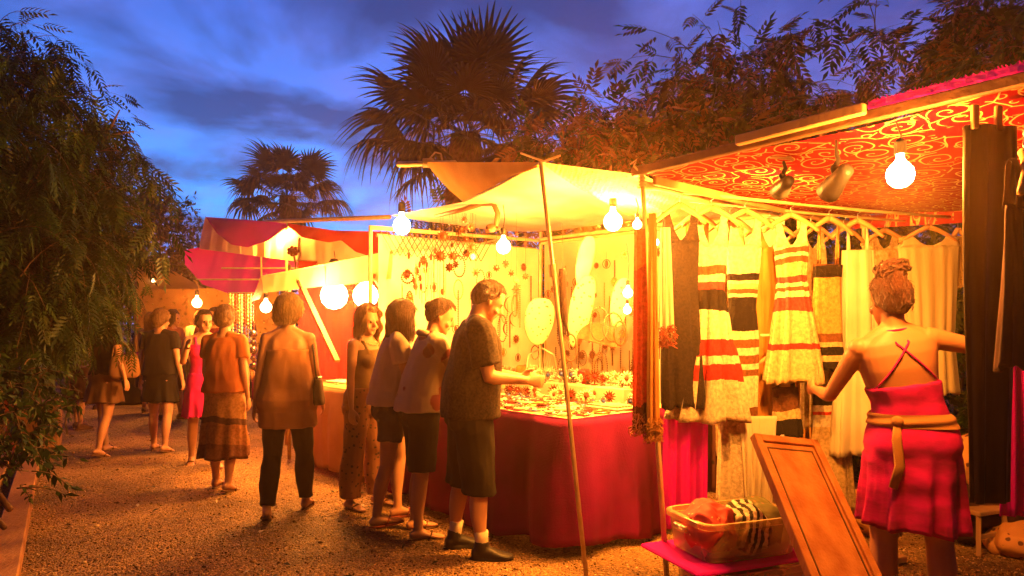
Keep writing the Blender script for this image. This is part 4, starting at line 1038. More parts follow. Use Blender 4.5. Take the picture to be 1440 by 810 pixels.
# ============================================================ people
def V3(*a): return Vector(a)
def skinmat(n, c): return mat('skin_'+n, c, tuple(x*.88 for x in c), rough=.5, nscale=6, bump=.05, bscale=90, spec=.4)
SK = skinmat('warm', (.52, .27, .16)); SKD = skinmat('tanned', (.44, .19, .09))
EYE = mat('eye_dark', (.02, .012, .01), rough=.2, bump=0); LIP = mat('lips', (.42, .10, .08), rough=.4, bump=0)
def hairmat(n, c): return mat('hair_'+n, c, tuple(x*.5 for x in c), rough=.45, nscale=26, bump=1.0, bscale=90, stretch=(3, 3, .4), spec=.5)
H_BLOND = hairmat('blond', (.55, .36, .15)); H_BROWN = hairmat('brown', (.11, .045, .02)); H_DARK = hairmat('dark', (.045, .022, .014)); H_LIGHT = hairmat('light_brown', (.34, .18, .07))
def cloth_mat(n, c, c2=None, **k):
    k.setdefault('rough', .85); k.setdefault('bump', .25); k.setdefault('bscale', 220); k.setdefault('nscale', 5)
    return mat('fabric_'+n, c, c2, **k)
TOR_F = [(.80, .120, .085, .0), (.85, .158, .108, .005), (.90, .176, .120, .012), (.97, .166, .112, .008), (1.05, .137, .098, 0), (1.12, .126, .092, -.002), (1.20, .138, .100, -.004), (1.28, .150, .106, -.004), (1.35, .158, .098, 0), (1.40, .150, .080, .006), (1.435, .105, .064, .01), (1.465, .058, .055, .01)]
TOR_M = [(.80, .120, .09, .0), (.85, .150, .108, .002), (.90, .163, .115, .006), (.97, .160, .112, .003), (1.05, .150, .106, 0), (1.12, .150, .105, -.004), (1.20, .160, .110, -.006), (1.28, .174, .118, -.004), (1.35, .185, .112, 0), (1.40, .178, .09, .006), (1.435, .122, .07, .01), (1.465, .064, .06, .01)]
def torval(tor, z):
    for a, b in zip(tor, tor[1:]):
        if z <= b[0]:
            u = max(0, (z-a[0])/(b[0]-a[0])); return [a[i]+(b[i]-a[i])*u for i in (1, 2, 3)]
    return list(tor[-1][1:])
def ldir(flex, abd, side):
    f = math.radians(flex); a = math.radians(abd)
    return Vector((side*math.sin(a), -math.sin(f)*math.cos(a), -math.cos(f)*math.cos(a)))
def fnoise(amp, sc=(9, 9, 4), fine=0):
    def fn(co, no):
        out = co.copy()
        for i in range(len(co)):
            c = co[i]; p = Vector((c[0]*sc[0], c[1]*sc[1], c[2]*sc[2]))
            v = 1-2*abs(mn.noise(p)); d = amp*(v*.7+.5*mn.noise(p*2.1))
            out[i] = c+no[i]*d
        return out
    return fn

class Person:
    def __init__(s, loc, yaw, label, h=1.7, sex='f', skin=SK, vox=.009, lean=0, head=(0, 0, 0), aL=(5, 8, 12, 4), aR=(5, 8, 12, 4), lL=(0, 4, 0), lR=(0, 4, 0), footL=0, footR=0, curl=28, build_=1.0, group=None, side=0):
        s.sex = sex; s.k = h/1.72; s.lean = math.radians(lean); s.tor = TOR_F if sex == 'f' else TOR_M
        s.vox = vox; s.build_ = build_; s.tilt = math.radians(side)
        s.root = empty('person', (loc[0], loc[1], 0), math.radians(yaw), label, 'person', group)
        s.root.scale = (s.k,)*3
        s.skin = skin; s.headang = head
        sw = .165 if sex == 'f' else .192
        s.sh = {}; s.el = {}; s.wr = {}; s.hd = {}; s.hip = {}; s.kn = {}; s.an = {}; s.ft = {}
        for sd, A, Lg, fp in ((1, aL, lL, footL), (-1, aR, lR, footR)):
            S0 = s.T(V3(sd*sw, .008, 1.395)); s.sh[sd] = S0
            d1 = ldir(A[0], A[1], sd); d2 = ldir(A[2], A[3], sd)
            s.el[sd] = S0+d1*.285; s.wr[sd] = s.el[sd]+d2*.245; s.hd[sd] = d2
            H0 = V3(sd*.088, .004, .885); s.hip[sd] = H0
            e1 = ldir(Lg[0], Lg[1], sd); e2 = ldir(Lg[2], Lg[1]*.35, sd)
            s.kn[sd] = H0+e1*.415; s.an[sd] = s.kn[sd]+e2*.40; s.ft[sd] = math.radians(fp)
        s.dz = -(min(s.an[1].z-.075-.06*max(0, math.sin(s.ft[1])), s.an[-1].z-.075-.06*max(0, math.sin(s.ft[-1]))))
        s.curl = curl
        s.gz = gz(loc[0], loc[1])
        s.root.location.z = s.dz*s.k+s.gz
        s.body()
    def T(s, p):
        """lean of the trunk about the pelvis"""
        z = p.z-.92
        if z <= 0: return p.copy()
        k = min(1, z/.3); a = s.lean*k; b = s.tilt*k
        q = Vector((p.x, p.y*math.cos(a)-z*math.sin(a), z*math.cos(a)+p.y*math.sin(a)))
        q = Vector((q.x*math.cos(b)+q.z*math.sin(b), q.y, q.z*math.cos(b)-q.x*math.sin(b)))
        return q+Vector((0, 0, .92))
    def ring(s, z, inf=0, n=28, sq=2.4, tf=True, fx=1, fy=1):
        rx, ry, yo = torval(s.tor, z); rx = rx*s.build_*fx+inf; ry = ry*s.build_*fy+inf; out = []
        for k in range(n):
            a = 2*PI*k/n; c, d = math.cos(a), math.sin(a); e = 2/sq
            p = Vector((rx*math.copysign(abs(c)**e, c), yo+ry*math.copysign(abs(d)**e, d), z))
            out.append(s.T(p) if tf else p)
        return out
    def legtube(s, mb, sd, inf=0, t1=1.0, flare=0, t0=0, n=16):
        """leg or trouser leg down to fraction t1 of its length"""
        H, K, A = s.hip[sd], s.kn[sd], s.an[sd]
        prof = [(0, .088), (.12, .086), (.3, .074), (.5, .056), (.56, .053), (.68, .056), (.78, .050), (.9, .036), (1.0, .034)]
        b = s.build_*(1.0 if s.sex == 'f' else 1.03)
        pts = []; rad = []
        for i in range(19):
            u = t0+(t1-t0)*i/18
            p = H.lerp(K, u/.51) if u < .51 else K.lerp(A, (u-.51)/.49)
            if abs(u-.51) < .05: p = p*.6+K*.4
            if u > .55 and u < .95: p = p+Vector((0, .012*math.sin((u-.55)/.4*PI), 0))
            for a, c in zip(prof, prof[1:]):
                if u <= c[0]+1e-6: r_ = a[1]+(c[1]-a[1])*(u-a[0])/(c[0]-a[0]); break
            pts.append(p); rad.append(r_*b+inf+flare*max(0, (u-.3)))
        mb.tube(pts, rad, n)
    def armtube(s, mb, sd, inf=0, t1=1.0, flare=0, n=14):
        S, E, Wr = s.sh[sd], s.el[sd], s.wr[sd]
        k = 1.0 if s.sex == 'f' else 1.22
        prof = [(-.06, .050), (.08, .049), (.3, .041), (.5, .034), (.62, .036), (.8, .028), (1.0, .022)]
        pts = []; rad = []
        for i in range(17):
            u = -.06+(t1+.06)*i/16
            p = S.lerp(E, u/.54) if u < .54 else E.lerp(Wr, (u-.54)/.46)
            for a, c in zip(prof, prof[1:]):
                if u <= c[0]+1e-6: r_ = a[1]+(c[1]-a[1])*(u-a[0])/(c[0]-a[0]); break
            if u < 0: p = S-(E-S).normalized()*.0+Vector((-sd*.035, 0, .008)); 
            pts.append(p); rad.append(r_*k+inf+flare*max(0, u))
        mb.tube(pts, rad, n)
    def hand(s, mb, sd):
        d = s.hd[sd].normalized(); Wr = s.wr[sd]
        med = Vector((-sd, 0, 0)); n_ = (med-d*med.dot(d))
        if n_.length < .2: n_ = Vector((0, 0, -1))-d*(-d.z)
        n_.normalize(); w = d.cross(n_)*sd   # width axis; thumb side = towards front
        if w.dot(Vector((0, -1, .3))) < 0: w = -w
        k = 1.0 if s.sex == 'f' else 1.1
        rs = []
        for (u, rw, rt) in ((-.01, .021, .018), (.02, .026, .017), (.05, .037, .016), (.082, .040, .014), (.092, .036, .010)):
            rs.append([Wr+d*u*k+w*(rw*k*math.cos(a))+n_*(rt*k*math.sin(a)) for a in [2*PI*j/14 for j in range(14)]])
        mb.rings(rs)
        c = math.radians(s.curl)
        for j, (ow, l) in enumerate(((.029, .072), (.010, .082), (-.010, .076), (-.029, .060))):
            p = Wr+d*.078*k+w*ow*k; pts = [p]; dd = d.copy(); a = c*.5
            for sl in (.42, .33, .25):
                dd = (dd*math.cos(a)+n_*math.sin(a)).normalized(); p = p+dd*l*k*sl+w*(ow*.10)*k*sl; pts.append(p); a = c
                nn = n_
            mb.tube(pts, [.0095*k, .0088*k, .0080*k, .0062*k], 8)
        p = Wr+d*.022*k+w*.02*k; pts = [p]
        for (l, a, b) in ((.035, .55, .25), (.028, .75, .35), (.022, .9, .35)):
            dd = (d*a+w*(1-a)*1.3+n_*b).normalized(); p = p+dd*l*k; pts.append(p)
        mb.tube(pts, [.013*k, .0115*k, .0098*k, .0075*k], 8)
        s.grip = Wr+d*.12+n_*.03
    def footm(s, mb, sd, inf=0, sole=0):
        A = s.an[sd]; a = s.ft[sd]; out = math.radians(9)*sd
        M = Matrix.Rotation(out, 3, 'Z') @ Matrix.Rotation(-a, 3, 'X')
        rs = []
        for (y, rw, zt, zb) in ((.062, .018, -.028, -.060), (.045, .030, -.012, -.070), (.01, .034, .018, -.072), (-.05, .037, -.008, -.070), (-.10, .043, -.032, -.072), (-.14, .045, -.045, -.073), (-.172, .036, -.052, -.072), (-.188, .018, -.058, -.070)):
            hz = (zt-zb)/2+inf; zc = (zt+zb)/2
            rs.append([A+M @ Vector(((rw+inf)*math.cos(t_), y*(1+inf*3), zc+hz*math.sin(t_)-.0)) for t_ in [2*PI*j/14 for j in range(14)]])
        mb.rings(rs)
    def headM(s):
        yaw, pit, rol = [math.radians(a) for a in s.headang]
        return Matrix.Rotation(yaw, 3, 'Z') @ Matrix.Rotation(pit-s.lean*.5, 3, 'X').transposed().inverted() @ Matrix.Rotation(rol, 3, 'Y')
    def HP(s, p):
        """head point (relative to the neck pivot) to body space; pitch > 0 looks down"""
        yaw, pit, rol = [math.radians(a) for a in s.headang]
        M = Matrix.Rotation(yaw, 3, 'Z') @ Matrix.Rotation(pit, 3, 'X') @ Matrix.Rotation(rol, 3, 'Y')
        return s.T(V3(0, .008, 1.485))+M @ Vector(p)
    def body(s):
        mb = MB(); n = 28
        zs = [t[0] for t in s.tor]
        mb.rings([s.ring(z) for z in zs])
        if s.sex == 'f':
            for sd in (1, -1):
                b = MB(); c = s.T(V3(sd*.07, -.082, 1.265)); mb.ball(c, (.058, .05, .056), 12, 8)
        for sd in (1, -1):
            mb.ball(s.sh[sd], .052 if s.sex == 'f' else .062, 12, 8)
            mb.ball(s.T(V3(sd*.078, .066, 1.325)), (.052, .034, .075), 10, 7)
            mb.ball(s.hip[sd]+V3(0, .03, -.02), (.085, .09, .08), 12, 8)
            s.legtube(mb, sd); s.armtube(mb, sd); s.hand(mb, sd); s.footm(mb, sd)
        # trapezius, neck, head
        nb = s.T(V3(0, .012, 1.43)); n1 = s.HP((0, .008, .05)); nr = .052 if s.sex == 'f' else .06
        mb.tube([nb, nb.lerp(n1, .5), n1, s.HP((0, 0, .09))], [nr*1.25, nr, nr*.98, nr*.95], 16)
        for sd in (1, -1): mb.tube([s.T(V3(sd*.02, .015, 1.47)), s.T(V3(sd*.14, .012, 1.405))], [.04, .04], 10)
        h = MB(); rs = []
        # head as stacked horizontal outlines: (z, half width, front y, back y)
        for (z, rw, yf, yb) in ((.012, .018, -.088, -.05), (.022, .034, -.098, -.02), (.045, .052, -.100, .03), (.075, .062, -.098, .07), (.105, .068, -.096, .088), (.135, .073, -.096, .095), (.165, .074, -.094, .095), (.195, .068, -.082, .086), (.218, .054, -.062, .068), (.234, .032, -.035, .042), (.240, .010, -.008, .015)):
            yc = (yf+yb)/2; ry = (yb-yf)/2; ring = []
            for j in range(24):
                a = 2*PI*j/24; c_, d_ = math.cos(a), math.sin(a); e = 2/2.25
                x = rw*math.copysign(abs(c_)**e, c_); y = yc+ry*math.copysign(abs(d_)**e, d_)
                if d_ < -.3 and .05 < z < .12: x *= .93
                ring.append(s.HP((x, y, z)))
            rs.append(ring)
        mb.rings(rs)
        mb.tube([s.HP((0, -.094, .145)), s.HP((0, -.108, .118)), s.HP((0, -.121, .096)), s.HP((0, -.105, .086))], [.009, .012, .0155, .012], 8)
        mb.ball(s.HP((0, -.096, .058)), (.025, .012, .011), 10, 6)
        mb.ball(s.HP((0, -.092, .022)), (.022, .015, .014), 10, 6)
        for sd in (1, -1):
            mb.ball(s.HP((sd*.033, -.088, .143)), (.022, .010, .007), 8, 6)
            mb.ball(s.HP((sd*.074, .006, .11)), (.010, .017, .030), 8, 6)
            mb.ball(s.HP((sd*.045, -.078, .083)), (.018, .018, .02), 8, 6)
        s.bodyo = remeshed(mb, 'body', [s.skin, EYE, LIP], s.vox, 3, s.root)
        me = s.bodyo.data; nn = len(me.polygons); c = np.empty(nn*3, 'f'); me.polygons.foreach_get('center', c); c = c.reshape(-1, 3)
        mi = np.zeros(nn, 'i')
        for p, r, m in ((s.HP((.033, -.096, .124)), .0105, 1), (s.HP((-.033, -.096, .124)), .0105, 1)):
            mi[((c-np.array(p))**2).sum(1) < r*r*1.6] = m
        pl = np.array(s.HP((0, -.104, .060))); q = c-pl; ax = np.array(s.HP((1, 0, 0))-s.HP((0, 0, 0)))
        along = q @ ax; rest = np.sqrt(((q-along[:, None]*ax)**2).sum(1)); mi[(np.abs(along) < .024) & (rest < .009)] = 2
        me.polygons.foreach_set('material_index', mi)
    # ---- clothes
    def top(s, m, hem=.93, neck=1.43, sleeve=.0, inf=.014, loose=.0, straps=False, fold=.010, name='shirt', flare=0, sflare=.03, label=None, scoop=0):
        mb = MB(); zs = [hem+(neck-hem)*i/14 for i in range(15)]
        rings = []
        for z in zs:
            u = (neck-z)/(neck-hem)
            lo = loose*min(1, max(0, u*1.4))+flare*u
            # cloth hangs straight from the bust instead of following the waist
            rx, ry, yo = torval(s.tor, z); ex = 0
            if loose > 0 and z < 1.27:
                rb = torval(s.tor, 1.27); ex = max(0, (rb[0]-rx))*min(1, loose/.03)*.8
            rings.append(s.ring(z, inf+lo+ex))
        mb.rings(rings)
        if s.sex == 'f' and neck > 1.3:
            for sd in (1, -1): mb.ball(s.T(V3(sd*.068, -.084, 1.262)), (.070, .058, .066), 12, 8)
        if sleeve > 0:
            for sd in (1, -1):
                mb.ball(s.sh[sd], (.052 if s.sex == 'f' else .062)+inf, 12, 8); s.armtube(mb, sd, inf, sleeve, sflare)
            for sd in (1, -1): mb.tube([s.T(V3(sd*.03, .015, 1.445)), s.T(V3(sd*.15, .012, 1.40))], [.045+inf*.3, .045+inf], 10)
        if straps:
            for sd in (1, -1): mb.tube([s.T(V3(sd*.085, -.095, 1.33)), s.T(V3(sd*.09, -.04, 1.425)), s.T(V3(sd*.09, .03, 1.43)), s.T(V3(sd*.085, .085, 1.33))], .016, 8)
        o = remeshed(mb, name, m, max(.008, s.vox), 3, s.root, fnoise(fold) if fold else None)
        if label: o['label'] = label
        return o
    def pants(s, m, t1=.97, inf=.014, flare=0, waist=1.03, fold=.010, name='trousers', label=None):
        mb = MB(); mb.rings([s.ring(z, inf) for z in (.80, .84, .88, .92, .97, waist)])
        for sd in (1, -1):
            mb.ball(s.hip[sd]+V3(0, .03, -.02), (.088+inf, .093+inf, .085+inf), 12, 8); s.legtube(mb, sd, inf, t1, flare)
        o = remeshed(mb, name, m, max(.008, s.vox), 2, s.root, fnoise(fold, (10, 10, 5)) if fold else None)
        if label: o['label'] = label
        return o
    def legc(s, z):
        out = []
        for sd in (1, -1):
            H, K, A = s.hip[sd], s.kn[sd], s.an[sd]
            for a, b in ((H, K), (K, A)):
                if b.z <= z <= a.z: out.append(a.lerp(b, (a.z-z)/(a.z-b.z+1e-9))); break
            else: out.append(H if z > H.z else A)
        return out
    def skirt(s, m, hem=.5, waist=1.04, flare=.05, folds=9, famp=.012, inf=.014, name='skirt', seed=1, label=None, tilt=0):
        r = random.Random(seed); ph = [r.uniform(0, 6.28) for _ in range(3)]
        mb = MB(); n = 72; rs = []; NV = 18
        base = [s.ring(z, inf, n) for z in (waist, .97, .90)]
        for z in [waist-(waist-.88)*i/5 for i in range(6)]: rs.append(s.ring(z, inf, n))
        for i in range(1, NV+1):
            z = .88-(.88-hem)*i/NV; u = i/NV
            L2 = s.legc(z); cx = (L2[0].x+L2[1].x)/2; cy_ = (L2[0].y+L2[1].y)/2
            hr = .088*(1-.25*u)
            rx = max(.178*s.build_*(1), abs(L2[0].x-L2[1].x)/2+hr)+inf+flare*u
            ry = max(.122*s.build_, abs(L2[0].y-L2[1].y)/2+hr)+inf+flare*u*.9
            ring = []
            for k in range(n):
                a = 2*PI*k/n; f = famp*u**.8*(math.sin(a*folds+ph[0]+u)+.6*math.sin(a*folds*1.7+ph[1]))
                zz = z+tilt*u*math.cos(a)+(.008*math.sin(a*5+ph[2])*u)
                f += .012*mn.noise(Vector((math.cos(a)*3+seed, math.sin(a)*3, z*7)))*min(1, u*3)
                ring.append(Vector((cx*u+(rx+f)*math.cos(a), .004+cy_*u+(ry+f)*math.sin(a), zz)))
            rs.append(ring)
        last = rs[-1]; c = sum(last, Vector())/n
        rs.append([c+(p-c)*.96+Vector((0, 0, .03)) for p in last])
        rs.append([c+(p-c)*.6+Vector((0, 0, .12)) for p in last])
        mb.rings(rs); o = mb.build(name, m, s.root, smooth=True)
        if label: o['label'] = label
        return o
    def shoes(s, m, high=False, name='shoe', sandal=False):
        for sd in (1, -1):
            mb = MB()
            if sandal:
                A = s.an[sd]; M = Matrix.Rotation(math.radians(9)*sd, 3, 'Z') @ Matrix.Rotation(-s.ft[sd], 3, 'X')
                ol = [(.034*math.cos(t_)*(1+.25*(math.sin(t_) < 0)), .135*math.sin(t_)-.062) for t_ in [2*PI*j/20 for j in range(20)]]
                mb.rings([[A+M @ Vector((x, y, z)) for x, y in ol] for z in (-.088, -.072)])
                mb.tube([A+M @ Vector(p) for p in ((-.044, -.07, -.07), (-.03, -.09, -.035), (0, -.10, -.022), (.03, -.09, -.035), (.044, -.07, -.07))], .007, 6)
                mb.build('sandal', m, s.root, smooth=True)
            else:
                s.footm(mb, sd, .009); 
                if high: mb.tube([s.an[sd]+V3(0, .004, -.02), s.an[sd]+V3(0, .0, .035)], [.047, .044], 14)
                A = s.an[sd]; M = Matrix.Rotation(math.radians(9)*sd, 3, 'Z') @ Matrix.Rotation(-s.ft[sd], 3, 'X')
                ol = [(.048*math.cos(t_)*(1+.12*(math.sin(t_) < 0)), .138*math.sin(t_)-.062) for t_ in [2*PI*j/20 for j in range(20)]]
                mb.rings([[A+M @ Vector((x, y, z)) for x, y in ol] for z in (-.09, -.066)])
                remeshed(mb, name, m, .007, 2, s.root)
    def socks(s, m, t=.9):
        for sd in (1, -1):
            mb = MB(); K, A = s.kn[sd], s.an[sd]; mb.tube([A+V3(0, .002, -.02), A, A.lerp(K, .12), A.lerp(K, .24)], [.043, .042, .041, .044], 14); mb.build('sock', m, s.root, smooth=True)
    def hair(s, m, kind='short', length=.0, seed=1, vol=1.0, strands=260):
        r = random.Random(seed); mb = MB()
        n, mm = 36, 26; cen = (0, .0, .135); vs = []
        def surf(th, a, ex):
            """direction -> point on an enlarged skull; a=-pi/2 is the face"""
            x = math.sin(th)*math.cos(a); y = math.sin(th)*math.sin(a); z = math.cos(th)
            ry = .105 if y > 0 else .098
            return Vector((x*(.076+ex), y*(ry+ex)+.002, z*(.108+ex)+.135))
        def limit(a):
            f = -math.sin(a)   # 1 at the face
            if f > .55: return math.radians(48)
            if f > 0: return math.radians(48+(95-48)*(1-f/.55)**.8)
            return math.radians(95+38*min(1, -f*1.4))
        ex0 = .012*vol
        for i in range(mm+1):
            for k in range(n):
                a = 2*PI*k/n; lim = limit(a); th = lim*1.12*i/mm
                e = ex0*min(1, (lim*1.12-th)/.25+.1)-(.02 if i == mm else 0)
                e += .011*vol*mn.noise(Vector((math.cos(a)*3, math.sin(a)*3, th*3+seed)))
                vs.append(surf(th, a, e))
        rings = [[s.HP(vs[i*n+k]) for k in range(n)] for i in range(mm+1)]
        mb.rings(rings, cap=False)
        down = Vector((0, 0, -1))
        def strand(a, th0, L_, out, wav, r0=.0045):
            pts = []; p = None
            lim = limit(a); K = 9
            for i in range(5):
                th = th0+(lim-th0)*i/4; pts.append(s.HP(surf(th, a, ex0+.004+out*.3)))
            hb = pts[-1]; dirn = (pts[-1]-pts[-2]).normalized()
            for i in range(1, K):
                u = i/(K-1); dirn = (dirn*.45+down*.55).normalized()
                hb = hb+dirn*L_/(K-1)
                w_ = wav*math.sin(i*1.3+a*5)
                q = hb+Vector((w_*math.sin(a), w_*math.cos(a), 0))
                # stay outside neck and back
                bx = s.T(V3(0, .01, min(1.45, q.z)))
                rad_ = .07 if q.z > 1.44 else (torval(s.tor, q.z)[1]+.016)
                dd = Vector((q.x-bx.x, q.y-bx.y, 0))
                wx = torval(s.tor, q.z)[0]+.014 if q.z < 1.44 else .07
                el_ = (dd.x/wx)**2+(dd.y/rad_)**2
                if el_ < 1 and el_ > 1e-6: dd = dd/math.sqrt(el_); q = Vector((bx.x+dd.x, bx.y+dd.y, q.z))
                pts.append(q)
            mb.tube(pts, [r0*(1-.7*(j/(len(pts)-1))**2) for j in range(len(pts))], 4, cap=False)
        if kind == 'long':
            # the mass under the strands
            for k in range(40):
                a = math.radians(-32+244*k/39); strand(a, .3, length*.93, 0, .002, .017)
            for _ in range(strands):
                a = math.radians(r.uniform(-42, 222)); strand(a, r.uniform(.05, .6), length*r.uniform(.75, 1.08), r.uniform(0, .03)*vol, r.uniform(0, .018)*vol, r.uniform(.0014, .0034))
        elif kind == 'bob':
            for k in range(40):
                a = math.radians(-25+230*k/39); strand(a, .3, length*.85, .005, .004, .013)
            for _ in range(strands): strand(math.radians(r.uniform(-38, 218)), r.uniform(.05, .6), length*r.uniform(.6, 1.15), r.uniform(.0, .05)*vol, r.uniform(.002, .022)*vol, r.uniform(.0012, .003))
        else:
            for _ in range(strands):
                a = r.uniform(0, 6.28); lim = limit(a); th = r.uniform(.02, .85)*lim; th2 = min(lim*1.03, th+r.uniform(.2, .5)); a2 = a+r.uniform(-.25, .25)
                mb.tube([s.HP(surf(th, a, ex0)), s.HP(surf((th+th2)/2, (a+a2)/2, ex0+r.uniform(.003, .010)*vol)), s.HP(surf(th2, a2, (ex0+r.uniform(0, .005)*vol)*min(1, .15+(lim*1.03-th2)/.3)))], [.0028, .0026, .001], 4, cap=False)
        for _ in range(strands//4):
            a = r.uniform(0, 6.28); lim = limit(a); th = r.uniform(.1, .95)*lim
            p0_ = surf(th, a, ex0*.5); p1_ = surf(th+.15, a+r.uniform(-.2, .2), ex0+r.uniform(.006, .016)*vol); p2_ = surf(th+.32, a+r.uniform(-.4, .4), ex0+r.uniform(.004, .030)*vol)
            mb.tube([s.HP(p0_), s.HP(p1_), s.HP(p2_)], [.0014, .0012, .0004], 3, cap=False)
        if kind == 'bun':
            c = s.HP((0, .10, .17+length)); b = MB()
            for q in range(70):
                ax = Vector((r.uniform(-1, 1), r.uniform(-1, 1), r.uniform(-1, 1))).normalized(); v = ax.orthogonal().normalized(); w_ = ax.cross(v); rr = .045*vol
                mb.tube([c+(v*math.cos(t_)+w_*math.sin(t_))*rr+ax*.012 for t_ in (0, .6, 1.2, 1.8, 2.4)], [.003, .006, .007, .006, .003], 4, cap=False)
            mb.ball(c, .040*vol, 12, 8)
        if kind == 'piled':
            for q in range(200):
                c = s.HP((r.uniform(-.04, .04), r.uniform(-.01, .07), .23+length*r.random())); ax = Vector((r.uniform(-1, 1), r.uniform(-1, 1), r.uniform(-1, 1))).normalized(); v = ax.orthogonal().normalized(); w_ = ax.cross(v); rr = r.uniform(.02, .045)
                mb.tube([c+(v*math.cos(t_)+w_*math.sin(t_))*rr for t_ in (0, .7, 1.4, 2.1, 2.8)], [.003, .006, .007, .006, .002], 4, cap=False)
            mb.ball(s.HP((0, .03, .22+length*.4)), (.058, .062, .05+length*.5), 12, 8)
        o = mb.build('hair', m, s.root, smooth=True)
        return o
    def world(s, p): return Matrix.Translation(s.root.location) @ Matrix.Rotation(s.root.rotation_euler.z, 4, 'Z') @ Matrix.Scale(s.k, 4) @ Vector(p)

def gp(px, py): v = G(px, py); return (v.x, v.y)
blackT = cloth_mat('black_speckled_tee', (.05, .034, .02), (.006, .005, .005), nscale=70, bump=.3)
blackC = cloth_mat('black', (.010, .008, .008), (.006, .005, .005)); dkblue = cloth_mat('dark_denim', (.045, .05, .075), (.025, .028, .045)); whiteC = cloth_mat('white', (.70, .56, .38), (.60, .47, .30))
khaki = cloth_mat('dark_khaki', (.018, .015, .010), (.010, .008, .006))
# 1 man in the dark t-shirt, looking down at what he holds over the table
man = Person((-.27, 4.66), 100, 'man in dark speckled t-shirt and long black shorts looking down at a small piece', h=1.80, sex='m', vox=.008, lean=5, head=(6, 34, 0), aL=(14, 6, 82, -14), aR=(10, 5, 84, -12), lL=(-4, 5, -8), lR=(6, 3, 2), curl=48)
man.top(blackT, hem=.86, sleeve=.40, inf=.022, loose=.035, fold=.010, sflare=.05, name='t_shirt'); man.pants(khaki, t1=.60, inf=.035, flare=.06, fold=.012, name='shorts')
man.shoes(mat('dark_shoe', (.03, .025, .025), rough=.5), True); man.socks(whiteC); man.hair(H_BROWN, 'short', seed=3, vol=.65)
# 2 woman, pale top with dark blotches
blot = mat_spots('fabric_blotched', (.62, .48, .30), (.28, .02, .02), scale=5, thr=.33, transl=.05)
w2 = Person(gp(592, 748), 112, 'woman in pale top with big dark red blotches, standing next to the man', h=1.70, vox=.008, lean=10, head=(-12, 26, 0), aL=(35, 4, 80, 2), aR=(30, 4, 80, 5), lL=(4, 4, -6), lR=(-3, 4, -4), curl=40)
w2.top(blot, hem=.90, sleeve=.22, inf=.020, loose=.035, fold=.010, name='blouse'); w2.pants(blackC, t1=.50, inf=.026, flare=.06, name='shorts'); w2.hair(H_BROWN, 'bun', length=-.02, seed=4, vol=.7); w2.shoes(dwood, sandal=True)
o = MB().tube([w2.T(V3(.10*math.cos(a), .02+.085*math.sin(a), 1.435+.02*math.sin(a))) for a in [2*PI*k/20 for k in range(21)]], .026, 8).build('collar', whiteC, w2.root, smooth=True)
# 3 girl with long brown hair, white top
w3 = Person(gp(550, 732), 108, 'girl with long straight brown hair, white short-sleeved top and denim shorts at the table', h=1.67, vox=.008, lean=5, head=(-4, 20, 0), aL=(12, 6, 40, 0), aR=(12, 6, 44, 3), lL=(12, 3, -2), lR=(-6, 4, -12), footR=10, curl=35)
w3.top(whiteC, hem=.92, sleeve=.28, inf=.018, loose=.04, fold=.010, sflare=.08, name='blouse'); w3.pants(dkblue, t1=.30, inf=.020, flare=.04, name='shorts'); w3.hair(H_BROWN, 'long', length=.26, seed=5, vol=1.0, strands=650); w3.shoes(redwood, sandal=True)
# 4 woman, long wavy blond hair, tank top and patterned trousers
plaid = mat_spots('fabric_batik', (.26, .11, .05), (.05, .035, .03), scale=22, thr=.26, transl=.05)
olive = cloth_mat('olive_brown', (.20, .13, .06), (.14, .09, .04))
w4 = Person(gp(513, 712), 62, 'woman with long wavy fair hair in brown tank top and patterned trousers', h=1.63, vox=.008, lean=2, head=(-14, 10, 0), aL=(8, 8, 30, 0), aR=(2, 9, 8, 6), lL=(4, 4, 2), lR=(-3, 4, -5), curl=30)
w4.top(olive, hem=.93, neck=1.36, inf=.008, straps=True, fold=.004, name='tank_top'); w4.pants(plaid, t1=.97, inf=.022, flare=.05, fold=.009); w4.hair(H_LIGHT, 'long', length=.20, seed=6, vol=1.6, strands=700); w4.shoes(dwood, sandal=True)
nk = MB(); [nk.ball(w4.T(V3(.075*math.cos(a), -.03+.075*math.sin(a), 1.44+.03*math.sin(a)-.01)), .007, 6, 4) for a in [2*PI*k/26 for k in range(26)]]; nk.build('necklace', cream, w4.root)
# 5 blond woman walking away
tunic = cloth_mat('dusty_orange', (.42, .20, .09), (.34, .15, .06))
w5 = Person(gp(405, 722), 188, 'short-haired blond woman in long orange-brown tunic and black trousers walking away alone', h=1.70, vox=.009, lean=1, head=(-6, 4, 0), aL=(-6, 10, 2, 8), aR=(10, 9, 22, 8), lL=(-10, 3, -24), lR=(14, 3, 6), footL=-24, curl=28)
w5.top(tunic, hem=.70, neck=1.31, inf=.016, loose=.03, straps=True, fold=.008, name='tunic', flare=.035); w5.pants(blackC, t1=.98, inf=.012, flare=.012); w5.hair(H_BLOND, 'bob', length=.02, seed=7, vol=1.5, strands=750); w5.shoes(dwood, sandal=True)
